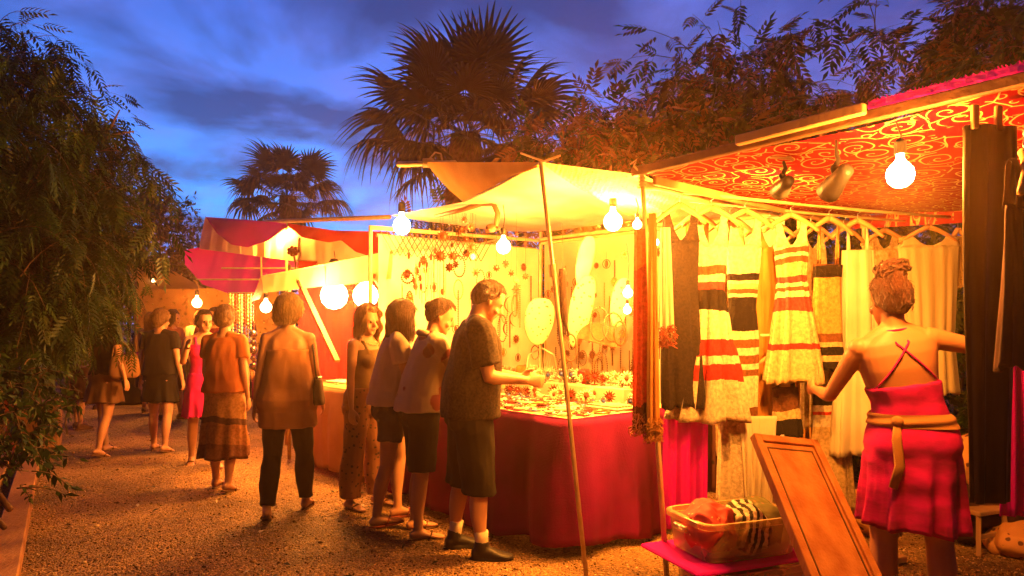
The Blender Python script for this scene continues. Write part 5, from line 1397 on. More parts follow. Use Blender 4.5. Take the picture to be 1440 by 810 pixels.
# 6 woman in orange, walking away
or6 = cloth_mat('rust_orange', (.50, .17, .05), (.38, .11, .03)); sk6 = mat_stripes('fabric_banded_skirt', [(0, (.18, .07, .04)), (.42, (.35, .15, .06)), (.62, (.09, .04, .03)), (.68, (.45, .24, .10)), (.98, (.45, .24, .10)), (1.2, (.4, .2, .1))], transl=.05, bump=.2)
w6 = Person(gp(316, 684), 172, 'woman in rust-orange top and long banded skirt walking away in the middle of the path', h=1.66, vox=.010, lean=1, head=(14, 2, 0), aL=(4, 9, 30, 6), aR=(-4, 8, 6, 6), lL=(5, 3, 2), lR=(-6, 3, -14), footR=-14)
w6.top(or6, hem=.92, sleeve=.3, inf=.016, loose=.02); w6.skirt(sk6, hem=.30, flare=.05, folds=8, seed=3); w6.hair(H_LIGHT, 'short', seed=8, vol=1.5); w6.shoes(dwood, sandal=True)
# 7 woman in pink looking back
pink = cloth_mat('hot_pink', (.70, .01, .25), (.55, .008, .2))
w7 = Person(gp(287, 654), 28, 'dark-haired woman in hot pink dress coming towards the camera with her arm raised', h=1.63, vox=.009, lean=0, head=(14, 4, 0), aL=(10, 8, 20, 6), aR=(35, 12, 130, -5), lL=(12, 3, 6), lR=(-8, 3, -16), footR=-14)
w7.top(pink, hem=.95, neck=1.35, inf=.010, straps=True, fold=.005, name='bodice'); w7.skirt(pink, hem=.55, flare=.03, seed=5); w7.hair(H_DARK, 'bun', length=-.03, seed=9); w7.shoes(dwood, sandal=True)
# 8 woman in black dress
w8 = Person(gp(226, 632), 178, 'woman in short black dress with short sleeves seen from behind on the path', h=1.66, vox=.009, head=(-10, 4, 0), aL=(2, 12, 6, 10), aR=(-3, 12, 6, 10), lL=(6, 3, 3), lR=(-5, 3, -12), footR=-12)
w8.top(blackC, hem=.93, sleeve=.28, inf=.018, loose=.025); w8.skirt(blackC, hem=.60, flare=.035, seed=6); w8.hair(H_LIGHT, 'bob', length=.02, seed=10); w8.shoes(dwood, sandal=True)
# 9 stroller under the boughs
w9 = Person(gp(148, 636), 165, 'stroller in black top and brown knee-length skirt half hidden by the hanging leaves', h=1.68, vox=.010, head=(0, 4, 0), aL=(8, 8, 14, 4), aR=(-12, 20, -4, 24), lL=(12, 4, 8), lR=(-12, 4, -20), footR=-18)
w9.top(blackC, hem=.95, sleeve=.2, inf=.016); w9.skirt(cloth_mat('brown_skirt', (.18, .09, .04), (.12, .06, .03)), hem=.62, flare=.05, seed=7); w9.hair(H_BROWN, 'bob', length=.05, seed=11); w9.shoes(dwood, sandal=True)
# 10 person in blue shirt and cream trousers
blueC = cloth_mat('blue', (.04, .10, .42), (.03, .07, .3)); creamC = cloth_mat('cream_trousers', (.66, .52, .3), (.56, .42, .24))
w10 = Person((-3.72, 9.6), 150, 'fair-haired person in blue shirt and loose cream trousers beside the bead strips', h=1.72, vox=.010, head=(10, 5, 0), aL=(15, 10, 40, 0), aR=(4, 10, 10, 6), lL=(6, 5, 2), lR=(-6, 5, -10))
w10.top(blueC, hem=.93, sleeve=.3, inf=.02, loose=.02); w10.pants(creamC, t1=.97, inf=.04, flare=.03); w10.hair(H_BLOND, 'bob', length=.04, seed=12); w10.shoes(dwood, sandal=True)
# 11-16 the crowd at the end of the lane
crowd = [((-4.35, 10.4), 30, 1.72, 'm', H_DARK, cloth_mat('maroon', (.2, .03, .03)), 'pants', 'dark-haired man in maroon shirt facing the camera behind the woman in pink'),
         ((-5.35, 11.2), 75, 1.70, 'f', H_DARK, cloth_mat('rust', (.4, .12, .05)), 'skirt', 'woman in rust top looking sideways towards the lit far stall'),
         ((-6.1, 12.0), 185, 1.66, 'f', H_LIGHT, cloth_mat('tan_top', (.42, .24, .12)), 'skirt', 'woman in tan top with bare shoulders at the far end of the lane'),
         ((-6.2, 10.2), 160, 1.60, 'f', H_DARK, cloth_mat('violet_grey', (.14, .09, .18)), 'skirt', 'person in violet-grey top in the shade near the hanging leaves'),
         ((-4.9, 12.8), 200, 1.75, 'm', H_DARK, cloth_mat('grey', (.12, .11, .1)), 'pants', 'man in grey shirt farthest down the lane under the bright far bulb'),
         ((-7.3, 12.6), 140, 1.68, 'm', H_DARK, cloth_mat('brown_shirt', (.2, .1, .05)), 'pants', 'man in brown shirt at the dark side of the lane'),
         ((-5.9, 13.4), 20, 1.70, 'f', H_BROWN, cloth_mat('cream_top', (.6, .45, .28)), 'skirt', 'woman in cream top facing the camera deep in the crowd')]
for i, (lc, yw, hh, sx, hm_, cm_, lw2, lb) in enumerate(crowd):
    q = Person(lc, yw, lb, h=hh, sex=sx, vox=.012, head=((i*37) % 40-20, 6, 0), aL=(5+i*4, 8, 20+i*9, 5), aR=(4, 9, 15, 5), lL=(6, 4, 2), lR=(-5, 4, -8))
    q.top(cm_, hem=.93, sleeve=(.3 if i != 2 else 0), neck=(1.43 if i != 2 else 1.34), straps=(i == 2), inf=.02, loose=.015)
    if lw2 == 'pants': q.pants(dkblue if i % 2 else khaki, inf=.02, flare=.02)
    else: q.skirt(cloth_mat('dark_skirt', (.06, .03, .03)), hem=.45, flare=.06, seed=i)
    q.hair(hm_, 'short' if sx == 'm' else 'long', length=.16, seed=20+i, strands=120); q.shoes(dwood)
# vendor
vend_m = mat('fabric_vendor', (.74, .004, .24), (.26, .002, .09), rough=.8, nscale=4.5, bump=.15, bscale=90, stretch=(1, 1, 2.6), transl=.1)
vd = Person((1.92, 3.42), 172, 'vendor in tied fuchsia halter dress with tan sash, bare back, reaching out her right arm', h=1.74, skin=SKD, vox=.007, lean=0, head=(10, 8, 0), aR=(8, 78, 30, 84), aL=(28, 20, 92, 2), lL=(3, 4, 0), lR=(-2, 4, -4), curl=38, build_=1.13, side=9)
vd.top(vend_m, hem=.95, neck=1.20, inf=.010, fold=.007, name='bodice')
vd.skirt(vend_m, hem=.52, flare=.012, folds=11, famp=.020, seed=9, tilt=.02, name='wrap_skirt')
sash = cloth_mat('tan_sash', (.42, .2, .06), (.34, .15, .05))
sb = MB()
def sash_pt(u, v):
    a = u*2*PI; z = 1.065-.062*v+.012*math.cos(a); rx, ry, yo = torval(vd.tor, z); e = .019+.007*math.sin(v*PI)+.004*math.sin(v*9+a*2)
    return vd.T(V3((rx*vd.build_+e)*math.copysign(abs(math.cos(a))**.83, math.cos(a)), yo+(ry*vd.build_+e)*math.copysign(abs(math.sin(a))**.83, math.sin(a)), z))
sb.grid(sash_pt, 64, 8)
kn = sash_pt(.17, .5); sb.ball(kn, (.03, .02, .026), 10, 7); sb.tube([kn, kn+V3(.01, .02, -.08), kn+V3(.0, .03, -.2), kn+V3(.03, .03, -.30)], [.016, .022, .024, .02], 8, flat=.35)
sb.build('sash', sash, vd.root, smooth=True)
st_ = MB()
def backpt(x, z, e=.004):
    rx, ry, yo = torval(vd.tor, z); rx *= vd.build_; ry *= vd.build_
    return vd.T(V3(x, yo+ry*math.sqrt(max(0, 1-(abs(x)/rx)**2.4))+e, z))
for sg in (1, -1):
    st_.tube([vd.T(V3(sg*.03, -.02, 1.475))]+[backpt(sg*(.05-.19*k/8), 1.43-.23*k/8, .005) for k in range(1, 9)], .0045, 6)
st_.tube([vd.T(V3(.062*math.cos(a), .012+.062*math.sin(a), 1.462)) for a in [2*PI*k/20 for k in range(21)]], .005, 6)
st_.build('strap', pink, vd.root, smooth=True)
vd.hair(hairmat('auburn', (.10, .028, .012)), 'piled', length=.05, seed=14, vol=.9, strands=400)
# carried bags
def bag(name, p, size, m, label, straptop, rz=0):
    t = empty(name, p, rz, label, 'bag')
    mb = MB(); rs = []
    for i in range(9):
        u = i/8; z = -size[2]/2+size[2]*u; k_ = 1-.18*u-.25*(abs(u-.5)*2)**6
        rs.append([Vector((size[0]/2*k_*math.copysign(abs(math.cos(a))**.7, math.cos(a)), size[1]/2*(1-.5*u)*math.copysign(abs(math.sin(a))**.8, math.sin(a)), z)) for a in [2*PI*j/20 for j in range(20)]])
    mb.rings(rs); pch = mb.build('pouch', m, t, smooth=True)
    tp = Vector(straptop)-Vector(p); tp = Matrix.Rotation(-rz, 3, 'Z') @ tp
    MB().tube([(-size[0]*.38, 0, size[2]*.42), Vector((-size[0]*.2, 0, size[2]*.42)).lerp(tp, .5)+Vector((-.03, 0, 0)), tp, Vector((size[0]*.2, 0, size[2]*.42)).lerp(tp, .5)+Vector((.03, 0, 0)), (size[0]*.38, 0, size[2]*.42)], .008, 6).build('strap', m, pch, smooth=True)
    return t
blb = mat('black_leather', (.02, .016, .014), rough=.4, bump=.2)
bag('shoulder_bag', w5.world((-.235, .0, .98)), (.26, .10, .22), blb, 'black shoulder bag hanging at the side of the blond walking woman', w5.world((-.185, .01, 1.42)), math.radians(98))
bag('shoulder_bag', w9.world((-.30, .02, 1.05)), (.34, .12, .26), cloth_mat('tan_bag', (.34, .18, .08)), 'slouchy tan bag on the shoulder of the stroller under the boughs', w9.world((-.17, .01, 1.42)), math.radians(30))
# ============================================================ hangers and clothes
hang_w = mat('hanger_wood', (.50, .28, .12), (.4, .2, .08), rough=.45, bump=.1)
def hanger(p, w, label, rz=0, bar=False, m=hang_w, rise=.0, tip=.10):
    t = empty('clothes_hanger', p, rz, label, 'hanger')
    hk = [(0, 0, -.085)]+[(.018*math.cos(a)+.0, 0, -.02+.018*math.sin(a)) for a in [(-90+28*k)*PI/180 for k in range(9)]]
    MB().tube(hk, .0022, 6).build('hook', steel, t, smooth=True)
    b = MB()
    for sg in (1, -1):
        pts = [(sg*w/2*u, -.012*math.sin(u*PI), -.085-tip*(.72*u+.28*u*u)*1.15) for u in [k/10 for k in range(11)]]
        b.tube(pts, [.020-.008*k/10 for k in range(11)], 8, flat=1.0)
    b.build('shoulder_bar', m, t, smooth=True)
    if bar: MB().tube([(-w*.42, 0, -.085-tip*.75), (-w*.42, 0, -.15-tip*.6), (w*.42, 0, -.15-tip*.6), (w*.42, 0, -.085-tip*.75)], .004, 6).build('trouser_bar', m, t)
    return t
def garment(name, p, prof, m, label, cat='dress', rz=0, neck=.5, straps='wide', depth=.055, folds=7, famp=.010, seed=1, vneck=.10, top_w=None, thick=.35, group=None, tiers=()):
    """hanging dress: prof = [(z below the origin, half width)] from armpit to hem; shoulders rise to z=-.10 on the hanger"""
    r = random.Random(seed); ph = [r.uniform(0, 6.28) for _ in range(6)]
    mb = MB(); n = 64; rs = []
    z0 = prof[0][0]; z1 = prof[-1][0]; NV = 34
    for j in range(NV+1):
        z = z0+(z1-z0)*j/NV; u = j/NV
        for a, b in zip(prof, prof[1:]):
            if z >= b[0]-1e-9: w_ = a[1]+(b[1]-a[1])*(z-a[0])/(b[0]-a[0]); break
        ring = []
        dp = depth*(.35+.65*u**.6)
        for zt_ in tiers:
            if z < zt_: q_ = min(1, (zt_-z)/.16); w_ += .018*q_; dp += .018*q_
        fa_ = famp*(1+1.3*sum(1 for zt_ in tiers if z < zt_))
        for k in range(n):
            a = 2*PI*k/n; f = 1.35*fa_*(.25+.75*u)*(math.sin(a*folds+ph[0]+u*.6)+.6*math.sin(a*folds*1.9+ph[1]-u)+.3*math.sin(a*folds*3.1+ph[2]))
            cx = math.copysign(abs(math.cos(a))**.8, math.cos(a)); sy = math.copysign(abs(math.sin(a))**.8, math.sin(a))
            hem = .012*math.sin(a*3+ph[3])*u**6+.006*math.sin(a*11+ph[4])*u**6
            sway = .012*math.sin(u*3+ph[5])*u
            ring.append(Vector(((w_+f*.8)*cx+sway, (dp+f)*sy, z+hem)))
        rs.append(ring)
    mb.rings(rs, cap=False)
    tw = top_w or prof[0][1]
    # shoulders: front and back panels from the armpit line up over the hanger
    inner = tw*neck*.55; outer = tw*.98
    for sg in (1, -1):
        if straps == 'wide':
            def fn(u, v, sg=sg):
                a = v*PI   # over the shoulder, front to back
                t_ = max(0, math.sin(a))**.7
                xi = tw*(.04+(.46+.25*(1-neck))*t_**(.55 if v < .5 else .25)); xo = tw*(1.0-.14*math.sin(t_*PI)*.8)
                x = xi+(xo-xi)*u
                zt = -.098-.30*x*1.0
                zz = (z0-.01)+(zt-(z0-.01))*t_
                return Vector((sg*x, -math.cos(a)*depth*.36, zz))
            mb.grid(fn, 8, 16)
        elif straps == 'thin':
            x = tw*.62
            mb.tube([(sg*x, -depth*.3, z0+.0), (sg*x*1.02, -depth*.25, (z0-.12)/2-.03), (sg*x*1.04, 0, -.118), (sg*x*1.02, depth*.25, (z0-.12)/2-.03), (sg*x, depth*.3, z0)], .007, 6, flat=.5)
    o = mb.build(name, m, smooth=True, loc=p); o.rotation_euler = (r.uniform(-.02, .02), r.uniform(-.035, .035), rz)
    sm = o.modifiers.new('thick', 'SOLIDIFY'); sm.thickness = .003
    return tag(o, label, cat, group)
HR0 = W(897, 263, 4.32); HR1 = W(1345, 306, 5.25)
o = MB().tube([HR0, HR0.lerp(HR1, .33)-Vector((0, 0, .01)), HR0.lerp(HR1, .66)-Vector((0, 0, .012)), HR1], .011, 8).build('clothes_rail', bamboo, origin=HR0, smooth=True); tag(o, 'long thin rail under the red canopy carrying the upper row of hangers', 'rail')
def onrail(px, A=None, B=None):
    A = A or HR0; B = B or HR1
    t = (px-720)/F
    # point on A..B whose x/y equals t
    d = B-A; k = (t*A.y-A.x)/(d.x-t*d.y); return A+d*k
def dress(px, ys, label, m, cat='dress', hw=.40, hl=None, bar=False, rail=None, yshift=0, **k):
    """ys = [(image row, half width in image px)] from armpit to hem"""
    p = onrail(px, *(rail or ())); d = p.y
    hanger(p-Vector((0, 0, .0)), hw, hl, k.get('rz', 0), bar)
    z = lambda y: HC+(HY-y)*d/F-p.z
    prof = [(z(y), w_*d/F) for y, w_ in ys]
    return garment('dress' if cat == 'dress' else cat.replace(' ', '_'), p-Vector((0, -.001, 0)), prof, m, label, cat, **k)
def yz(px, rows, rail=None):
    """image rows -> colour stops for a striped knit on that hanger"""
    p = onrail(px, *(rail or ())); d = p.y; out = []
    for y, c in rows: out.append((HC+(HY-y)*d/F-p.z, c))
    return out
amber = mat('amber_cloth', (.62, .30, .07), (.5, .22, .05), rough=.8, nscale=4, transl=.3, bump=.3)
CW = (.78, .66, .44); CB = (.20, .075, .03); CK = (.018, .014, .012); CR = (.62, .03, .03); CC = (.70, .50, .24); CM = (.32, .05, .05)
lace = mat('black_lace', (.022, .014, .009), (.005, .004, .004), rough=.8, nscale=60, bump=.6, bscale=120, alpha=(95, .10))
dress(956, [(338, 27), (400, 25), (470, 27), (540, 30), (574, 30)], 'black lace dress, first on the rail beside the scarf pole', lace, hl='wooden hanger of the black lace dress', rz=.12, straps='wide', seed=2, famp=.006, hw=.33)
st2 = yz(1000, [(600, CW), (535, CR), (512, CW), (500, CR), (478, CW), (441, CK), (409, CM), (397, CW), (386, CB), (374, CW), (290, CW)])
dress(1000, [(345, 24), (385, 20), (430, 18), (480, 24), (535, 31), (590, 42)], 'striped knit dress with red bands and white flared hem, right of the black lace one', mat_stripes('knit_red_white', st2, wob=.012), hl='wooden hanger above the knit dress with white flared hem', rz=-.06, seed=3, folds=9, famp=.010, hw=.36, tiers=(-.62, -.95))
st3 = yz(1048, [(712, CW), (590, CB), (572, CW), (530, CB), (520, CW), (512, CB), (500, CW), (490, CB), (478, CW), (468, CK), (420, CW), (414, CB), (408, CC), (400, CW), (395, CK), (384, CW), (290, CW)])
dress(1048, [(345, 25), (385, 22), (430, 18), (480, 24), (600, 25), (710, 27)], 'long narrow knit dress, white above with a broad black band at the waist', mat_stripes('knit_black_band', st3, wob=.010), hl='wooden hanger above the long knit dress with the black band', rz=.10, seed=4, folds=5, famp=.008, hw=.38)
st4 = yz(1112, [(540, CC), (492, CR), (484, CC), (442, CM), (420, CW), (412, CB), (405, CW), (398, CM), (388, CC), (372, CB), (364, CW), (358, CB), (350, CW), (290, CW)])
dress(1112, [(345, 23), (390, 19), (430, 17), (480, 24), (538, 32)], 'cream knit dress with thin maroon stripes and scalloped pale skirt', mat_stripes('knit_maroon', st4, wob=.014), hl='wooden hanger above the cream knit dress with thin maroon stripes', rz=-.12, seed=5, folds=8, famp=.009, hw=.36, tiers=(-.55,))
st5 = yz(1166, [(520, CK), (508, CC), (500, CK), (488, CC), (482, CB), (470, (.60, .34, .10)), (390, CK), (374, CB), (365, (.6, .34, .1)), (290, CC)])
dress(1166, [(372, 21), (400, 19), (450, 21), (520, 23)], 'gold halter dress with dark bust and dark stripes at the hem', mat_stripes('knit_gold', st5, wob=.008), hl='wooden hanger above the gold halter dress', rz=.08, straps='thin', seed=6, folds=4, famp=.006, hw=.34)
dress(1206, [(352, 20), (420, 22), (520, 26), (640, 32)], 'long plain cream dress hanging left of the vendor', cream, hl='wooden hanger above the long plain cream dress', rz=-.1, straps='thin', seed=7, folds=6, famp=.014, hw=.34)
pleat = mat('pleated_cream', (.74, .62, .38), (.6, .47, .25), rough=.7, nscale=3, transl=.3, bump=.4, bscale=60, stretch=(6, 6, .5))
dress(1306, [(345, 46), (420, 40), (480, 36), (556, 46)], 'pleated cream dress with crossed front spread wide behind the vendor', pleat, hl='wooden hanger of the wide pleated cream dress', rz=.1, straps='wide', seed=8, folds=15, famp=.009, hw=.46)
leop = mat_spots('fabric_leopard', (.45, .28, .10), (.05, .03, .015), scale=38, thr=.2)
dress(1347, [(332, 8), (360, 9), (404, 8)], 'leopard-spotted scarf hanging at the end of the rail', leop, cat='scarf', hl='small hanger holding the leopard-spotted scarf', straps='thin', seed=9, hw=.16, famp=.004)
RR0 = HR0+Vector((.10, .32, .0)); RR1 = HR1+Vector((.1, .35, 0))
o = MB().tube([RR0, RR0.lerp(RR1, .5)-Vector((0, 0, .01)), RR1], .010, 8).build('clothes_rail', bamboo, origin=RR0, smooth=True); tag(o, 'second long rail just behind the first row of dresses', 'rail')
RK = (RR0, RR1)
crochet = mat('cream_crochet', (.74, .60, .36), (.5, .36, .18), rough=.9, nscale=40, transl=.3, bump=.8, bscale=90, alpha=(70, .17))
rustc = mat('rust_cotton', (.42, .14, .04), (.3, .09, .03), rough=.85, nscale=4, transl=.2, bump=.4)
dress(980, [(350, 17), (430, 19), (520, 24), (585, 28)], 'rust cotton dress half hidden between the black lace and the red-banded knit', rustc, hl='hanger of the rust cotton dress in the rear row', rail=RK, seed=41, folds=6, famp=.012, hw=.32)
dress(1026, [(345, 20), (430, 20), (540, 24), (640, 28)], 'open crochet dress in the rear row between the two striped knits', crochet, hl='hanger of the crochet dress in the rear row', rail=RK, seed=42, folds=6, famp=.012, hw=.34)
dress(1082, [(348, 22), (430, 21), (520, 26), (600, 30)], 'amber dress in the rear row left of the maroon-striped knit', amber, hl='hanger of the amber dress in the rear row', rail=RK, seed=43, folds=7, famp=.014, hw=.36)
dress(1140, [(350, 18), (430, 18), (520, 22), (600, 26)], 'crochet tunic in the rear row right of the maroon-striped knit', crochet, hl='hanger of the crochet tunic in the rear row', rail=RK, seed=44, folds=7, famp=.012, hw=.34)
dress(1186, [(350, 14), (430, 15), (500, 18)], 'black slip dress in the rear row beside the gold halter dress', lace, hl='hanger of the black slip dress in the rear row', rail=RK, seed=45, folds=5, famp=.010, hw=.30, straps='thin')
dress(1244, [(350, 20), (430, 20), (520, 24), (600, 26)], 'crochet dress in the rear row hidden behind the head of the vendor', crochet, hl='hanger in the rear row above the head of the vendor', rail=RK, seed=46, folds=6, famp=.012, hw=.36)
# wooden cross poles behind the dresses
RA = W(915, 456, 5.0); RBb = W(1215, 438, 5.55)
o = MB().tube([RA, RA.lerp(RBb, .5)-Vector((0, 0, .008)), RBb], .016, 8).build('wooden_pole', redwood, origin=RA, smooth=True); tag(o, 'reddish pole running behind the middle of the hanging dresses', 'rail')
LA = W(1070, 472, 4.75); LB = W(1250, 462, 5.2)
o = MB().tube([LA, LB], .010, 8).build('clothes_rail', bamboo, origin=LA, smooth=True); tag(o, 'short lower rail carrying the second row of hangers', 'rail')
st8 = yz(1102, [(612, CK), (590, CC), (575, CB), (520, CK), (505, CB), (470, CB)], (LA, LB))
dress(1102, [(545, 17), (575, 18), (612, 20)], 'small brown tie-front top on the lower rail behind the wooden tray', mat_stripes('knit_brown_tie', st8, wob=.02), cat='top', hl='reddish hanger of the small brown tie-front top', rail=(LA, LB), straps='thin', seed=10, hw=.34, famp=.005)
st9 = yz(1170, [(720, CC), (600, CW), (583, CR), (578, CW), (568, CK), (552, CC), (470, CC)], (LA, LB))
dress(1168, [(548, 24), (600, 24), (660, 28), (716, 30)], 'cream lace dress with dark bust cups on the lower rail', mat_stripes('knit_lace_bust', st9, wob=.010), hl='reddish hanger of the cream dress with dark bust cups', rail=(LA, LB), straps='thin', seed=11, hw=.36, famp=.010)
# drapes hung behind the dresses
def drape(px0, px1, y0, y1, d, m, label, seed, folds=5, fa=.02, name='curtain', cat='drape', taper=1.0, dz=0):
    t0 = W(px0, y0, d); t1 = W(px1, y0, d+dz); mb = MB()
    b0 = W(px0, y1, d); b1 = W(px1, y1, d+dz); c = (b0+b1)/2
    b0 = c+(b0-c)*taper; b1 = c+(b1-c)*taper
    cloth(mb, [t0, t1], [b0, b1], 50, 26, rip=fa, nrip=folds, ripdir=(.1, -1, 0), hemamp=1, seed=seed)
    o = mb.build(name, m, smooth=True, origin=t0); sm = o.modifiers.new('thick', 'SOLIDIFY'); sm.thickness = .004
    return tag(o, label, cat)
drape(1060, 1096, 452, 640, 5.35, amber, 'amber drape hanging from the reddish pole between the knit dresses', 3, 3)
drape(1118, 1150, 446, 620, 5.45, amber, 'second amber drape farther along the reddish pole', 4, 3)
drape(985, 1040, 455, 692, 4.95, mat_spots('fabric_dark_flower', (.10, .03, .02), (.02, .01, .01), scale=9, thr=.2), 'dark maroon cloth with faint flowers low behind the bins', 5, 4)
pk = drape(934, 996, 500, 742, 4.55, fuchsia, 'bright fuchsia wrap skirt hanging below the black lace dress', 6, 3, .03, 'wrap_skirt', 'skirt', 1.0)
drape(1040, 1092, 585, 712, 4.55, cream, 'long cream cloth trailing down into the clear bin', 7, 4, .02, 'hanging_cloth', 'cloth', .7)
# scarves on the pole
sc1 = mat_stripes('scarf_red', [(-1.3, (.10, .01, .015)), (-1.0, (.55, .05, .03)), (-.2, (.75, .16, .04)), (.2, (.75, .3, .06))], wob=.06)
def scarf(px, w_, y0, y1, d, m, label, seed, fringe=True, fm_=None):
    t = empty('scarf', W(px, y0, d), 0, label, 'scarf')
    mb = MB(); cloth(mb, [(-w_*.35, 0, 0), (w_*.35, 0, 0)], [(-w_*.6+.01, 0, (y0-y1)*d/F), (w_*.6+.01, 0, (y0-y1)*d/F)], 24, 30, rip=.012, nrip=2.2, ripdir=(.1, -1, 0), hemamp=1, seed=seed); o = mb.build('cloth', m, t, smooth=True); o.modifiers.new('thick', 'SOLIDIFY').thickness = .008
    if fringe:
        f = MB(); r = random.Random(seed)
        for k in range(150):
            x = r.uniform(-w_*.62, w_*.62)+.01; z = (y0-y1)*d/F+r.uniform(-.01, .10); q = Vector((x, r.uniform(-.03, .02), z)); f.tube([q, q+Vector((r.uniform(-.02, .02), r.uniform(-.02, .01), -.015)), q+Vector((r.uniform(-.03, .03), r.uniform(-.02, .01), -.03+r.uniform(-.01, .01)))], .003, 4)
        f.build('fringe', fm_ or redwood, t)
    return t
scarf(899, .085, 322, 604, 4.02, sc1, 'red and orange scarf with frayed fringe wound down the canopy pole', 3)
scarf(917, .06, 300, 612, 3.98, amber, 'narrow amber scarf with curly fringe, nearest to the black lace dress', 5, fm_=amber)
scarf(935, .075, 320, 480, 4.2, cream, 'short pale scarf with red fringe tucked behind the amber one', 7)
# near dark trousers and fuchsia dress at the end of the rail
sat = mat('olive_satin', (.05, .034, .014), (.022, .014, .006), rough=.4, nscale=3, bump=.1, stretch=(5, 5, .4))
tr_p = W(1392, 178, 2.88)
t = empty('hanging_trousers', tr_p, math.radians(8), 'dark olive satin trousers clipped up under the dark cross beam', 'trousers')
mb = MB()
n = 40; rs = []
for j in range(31):
    u = j/30; z = -1.52*u; w_ = .115-.02*u+.01*math.sin(u*5)
    rs.append([Vector((w_*math.copysign(abs(math.cos(a))**.7, math.cos(a))+.006*math.sin(a*9+u*2), (.030+.012*math.sin(a*6+u*3))*math.sin(a), z)) for a in [2*PI*k/n for k in range(n)]])
mb.rings(rs); mb.build('cloth', sat, t, smooth=True)
for x in (-.085, .02): MB().box((x, -.02, .03), (.03, .02, .10), None, .004).build('clothes_peg', wood, t)
fx = onrail(1432, W(1400, 190, 2.75), W(1460, 175, 2.62))
hanger(fx+Vector((.02, 0, -.0)), .40, 'pale hanger at the very edge holding dark clothing beside the satin trousers', rz=.9, tip=.16)
garment('dress', fx+Vector((.02, 0, 0)), [(-.30, .13), (-.6, .12), (-.9, .14)], mat('dark_brown_cloth', (.06, .02, .012), (.035, .012, .01), rough=.8), 'dark brown dress on the hanger at the very edge of the stall', rz=.6, seed=31)
drape(1408, 1470, 432, 725, 3.05, fuchsia, 'hanging fuchsia dress below the dark brown one at the stall edge', 16, 4, .03, 'hanging_dress', 'dress', 1.15)

# ============================================================ bins, tray, stool, bundles
def bin_(c, w_, l, h, rz, label, m, wall=.012, taper=.92):
    t = empty('storage_bin', c, rz, label, 'plastic bin')
    mb = MB(); n = 32
    def rr(a, b, z, k=.12):
        out = []
        for j in range(n):
            th = 2*PI*j/n; cx = math.copysign(abs(math.cos(th))**.28, math.cos(th)); sy = math.copysign(abs(math.sin(th))**.28, math.sin(th)); out.append(Vector((a/2*cx, b/2*sy, z)))
        return out
    mb.rings([rr(w_*taper*.96, l*taper*.96, 0), rr(w_*taper, l*taper, .008), rr(w_*.985, l*.985, h-.035), rr(w_*1.03, l*1.03, h-.033), rr(w_*1.05, l*1.05, h-.03), rr(w_*1.05, l*1.05, h-.005), rr(w_*1.03, l*1.03, h), rr(w_*.96, l*.96, h), rr(w_*.95, l*.95, h-.02), rr(w_*taper*.93, l*taper*.93, .02)])
    tub = mb.build('tub', m, t, smooth=False)
    for sg in (1, -1):
        q = MB(); q.box((sg*w_*.535, 0, h-.06), (.03, l*.28, .035), None, .006); q.build('handle', m, tub)
    return t
clear, t, o_ = nt('clear_plastic')
p = t.nodes.new('ShaderNodeBsdfPrincipled'); p.inputs['Base Color'].default_value = (.70, .52, .26, 1); p.inputs['Roughness'].default_value = .18; p.inputs['Specular IOR Level'].default_value = .6
q_ = t.nodes.new('ShaderNodeBsdfTransparent'); q_.inputs[0].default_value = (.95, .9, .8, 1); fz = t.nodes.new('ShaderNodeLayerWeight'); fz.inputs[0].default_value = .35
rm_ = t.nodes.new('ShaderNodeMapRange'); rm_.inputs[3].default_value = .80; rm_.inputs[4].default_value = .05; t.links.new(fz.outputs['Facing'], rm_.inputs[0])
x_ = t.nodes.new('ShaderNodeMixShader'); t.links.new(rm_.outputs[0], x_.inputs[0]); t.links.new(p.outputs[0], x_.inputs[1]); t.links.new(q_.outputs[0], x_.inputs[2]); t.links.new(x_.outputs[0], o_.inputs[0])
bz = math.radians(20)
bc = W(1030, 735, 3.95); bc.z = .25
bin_(bc, .62, .42, .21, bz, 'upper clear plastic bin heaped with folded scarves', clear)
b2 = bc.copy(); b2 += Vector((.06, -.02, 0)); b2.z = 0
bin_(b2, .66, .46, .215, bz+.05, 'lower clear plastic bin standing on the gravel', clear)
o = MB().box((bc.x-.03, bc.y, .236), (.78, .54, .022), Euler((0, 0, bz+.03)), .008).build('pink_board', fuchsia, origin=bc); tag(o, 'flat fuchsia board lying between the two clear bins', 'board')
def bundle(c, size, m, label, seed, name='folded_cloth', cat='cloth', rz=0, nf=5):
    r = random.Random(seed)
    def fn(co, no):
        out = co.copy()
        for i in range(len(co)):
            p = Vector(co[i])*(1/ max(size))*2.4+Vector((seed, 0, 0)); v = 1-2*abs(mn.noise(p)); w2_ = 1-2*abs(mn.noise(p*2.3))
            out[i] = co[i]+no[i]*(max(size)*.07*v+max(size)*.03*w2_)
        return out
    mb = MB(); mb.ball((0, 0, size[2]*.48), (size[0]/2, size[1]/2, size[2]/2), 20, 12)
    for k in range(nf): mb.ball((r.uniform(-.3, .3)*size[0], r.uniform(-.3, .3)*size[1], size[2]*r.uniform(.3, .6)), (size[0]*r.uniform(.2, .32), size[1]*r.uniform(.2, .3), size[2]*r.uniform(.3, .45)), 12, 8)
    o = remeshed(mb, name, m, max(size)/34, 3, None, fn); o.location = c; o.rotation_euler = (0, 0, rz); return tag(o, label, cat)
def inbin(x, y, z): return bc+Matrix.Rotation(bz, 3, 'Z') @ Vector((x, y, z))
zeb = mat_stripes('fabric_zebra', [(-.2+.025*k, (.02, .015, .01) if k % 2 else (.6, .5, .35)) for k in range(16)], axis='X', wob=.03, transl=0, bump=.1)
flo = mat_spots('fabric_floral_red', (.45, .03, .03), (.75, .45, .2), scale=26, thr=.16, transl=0)
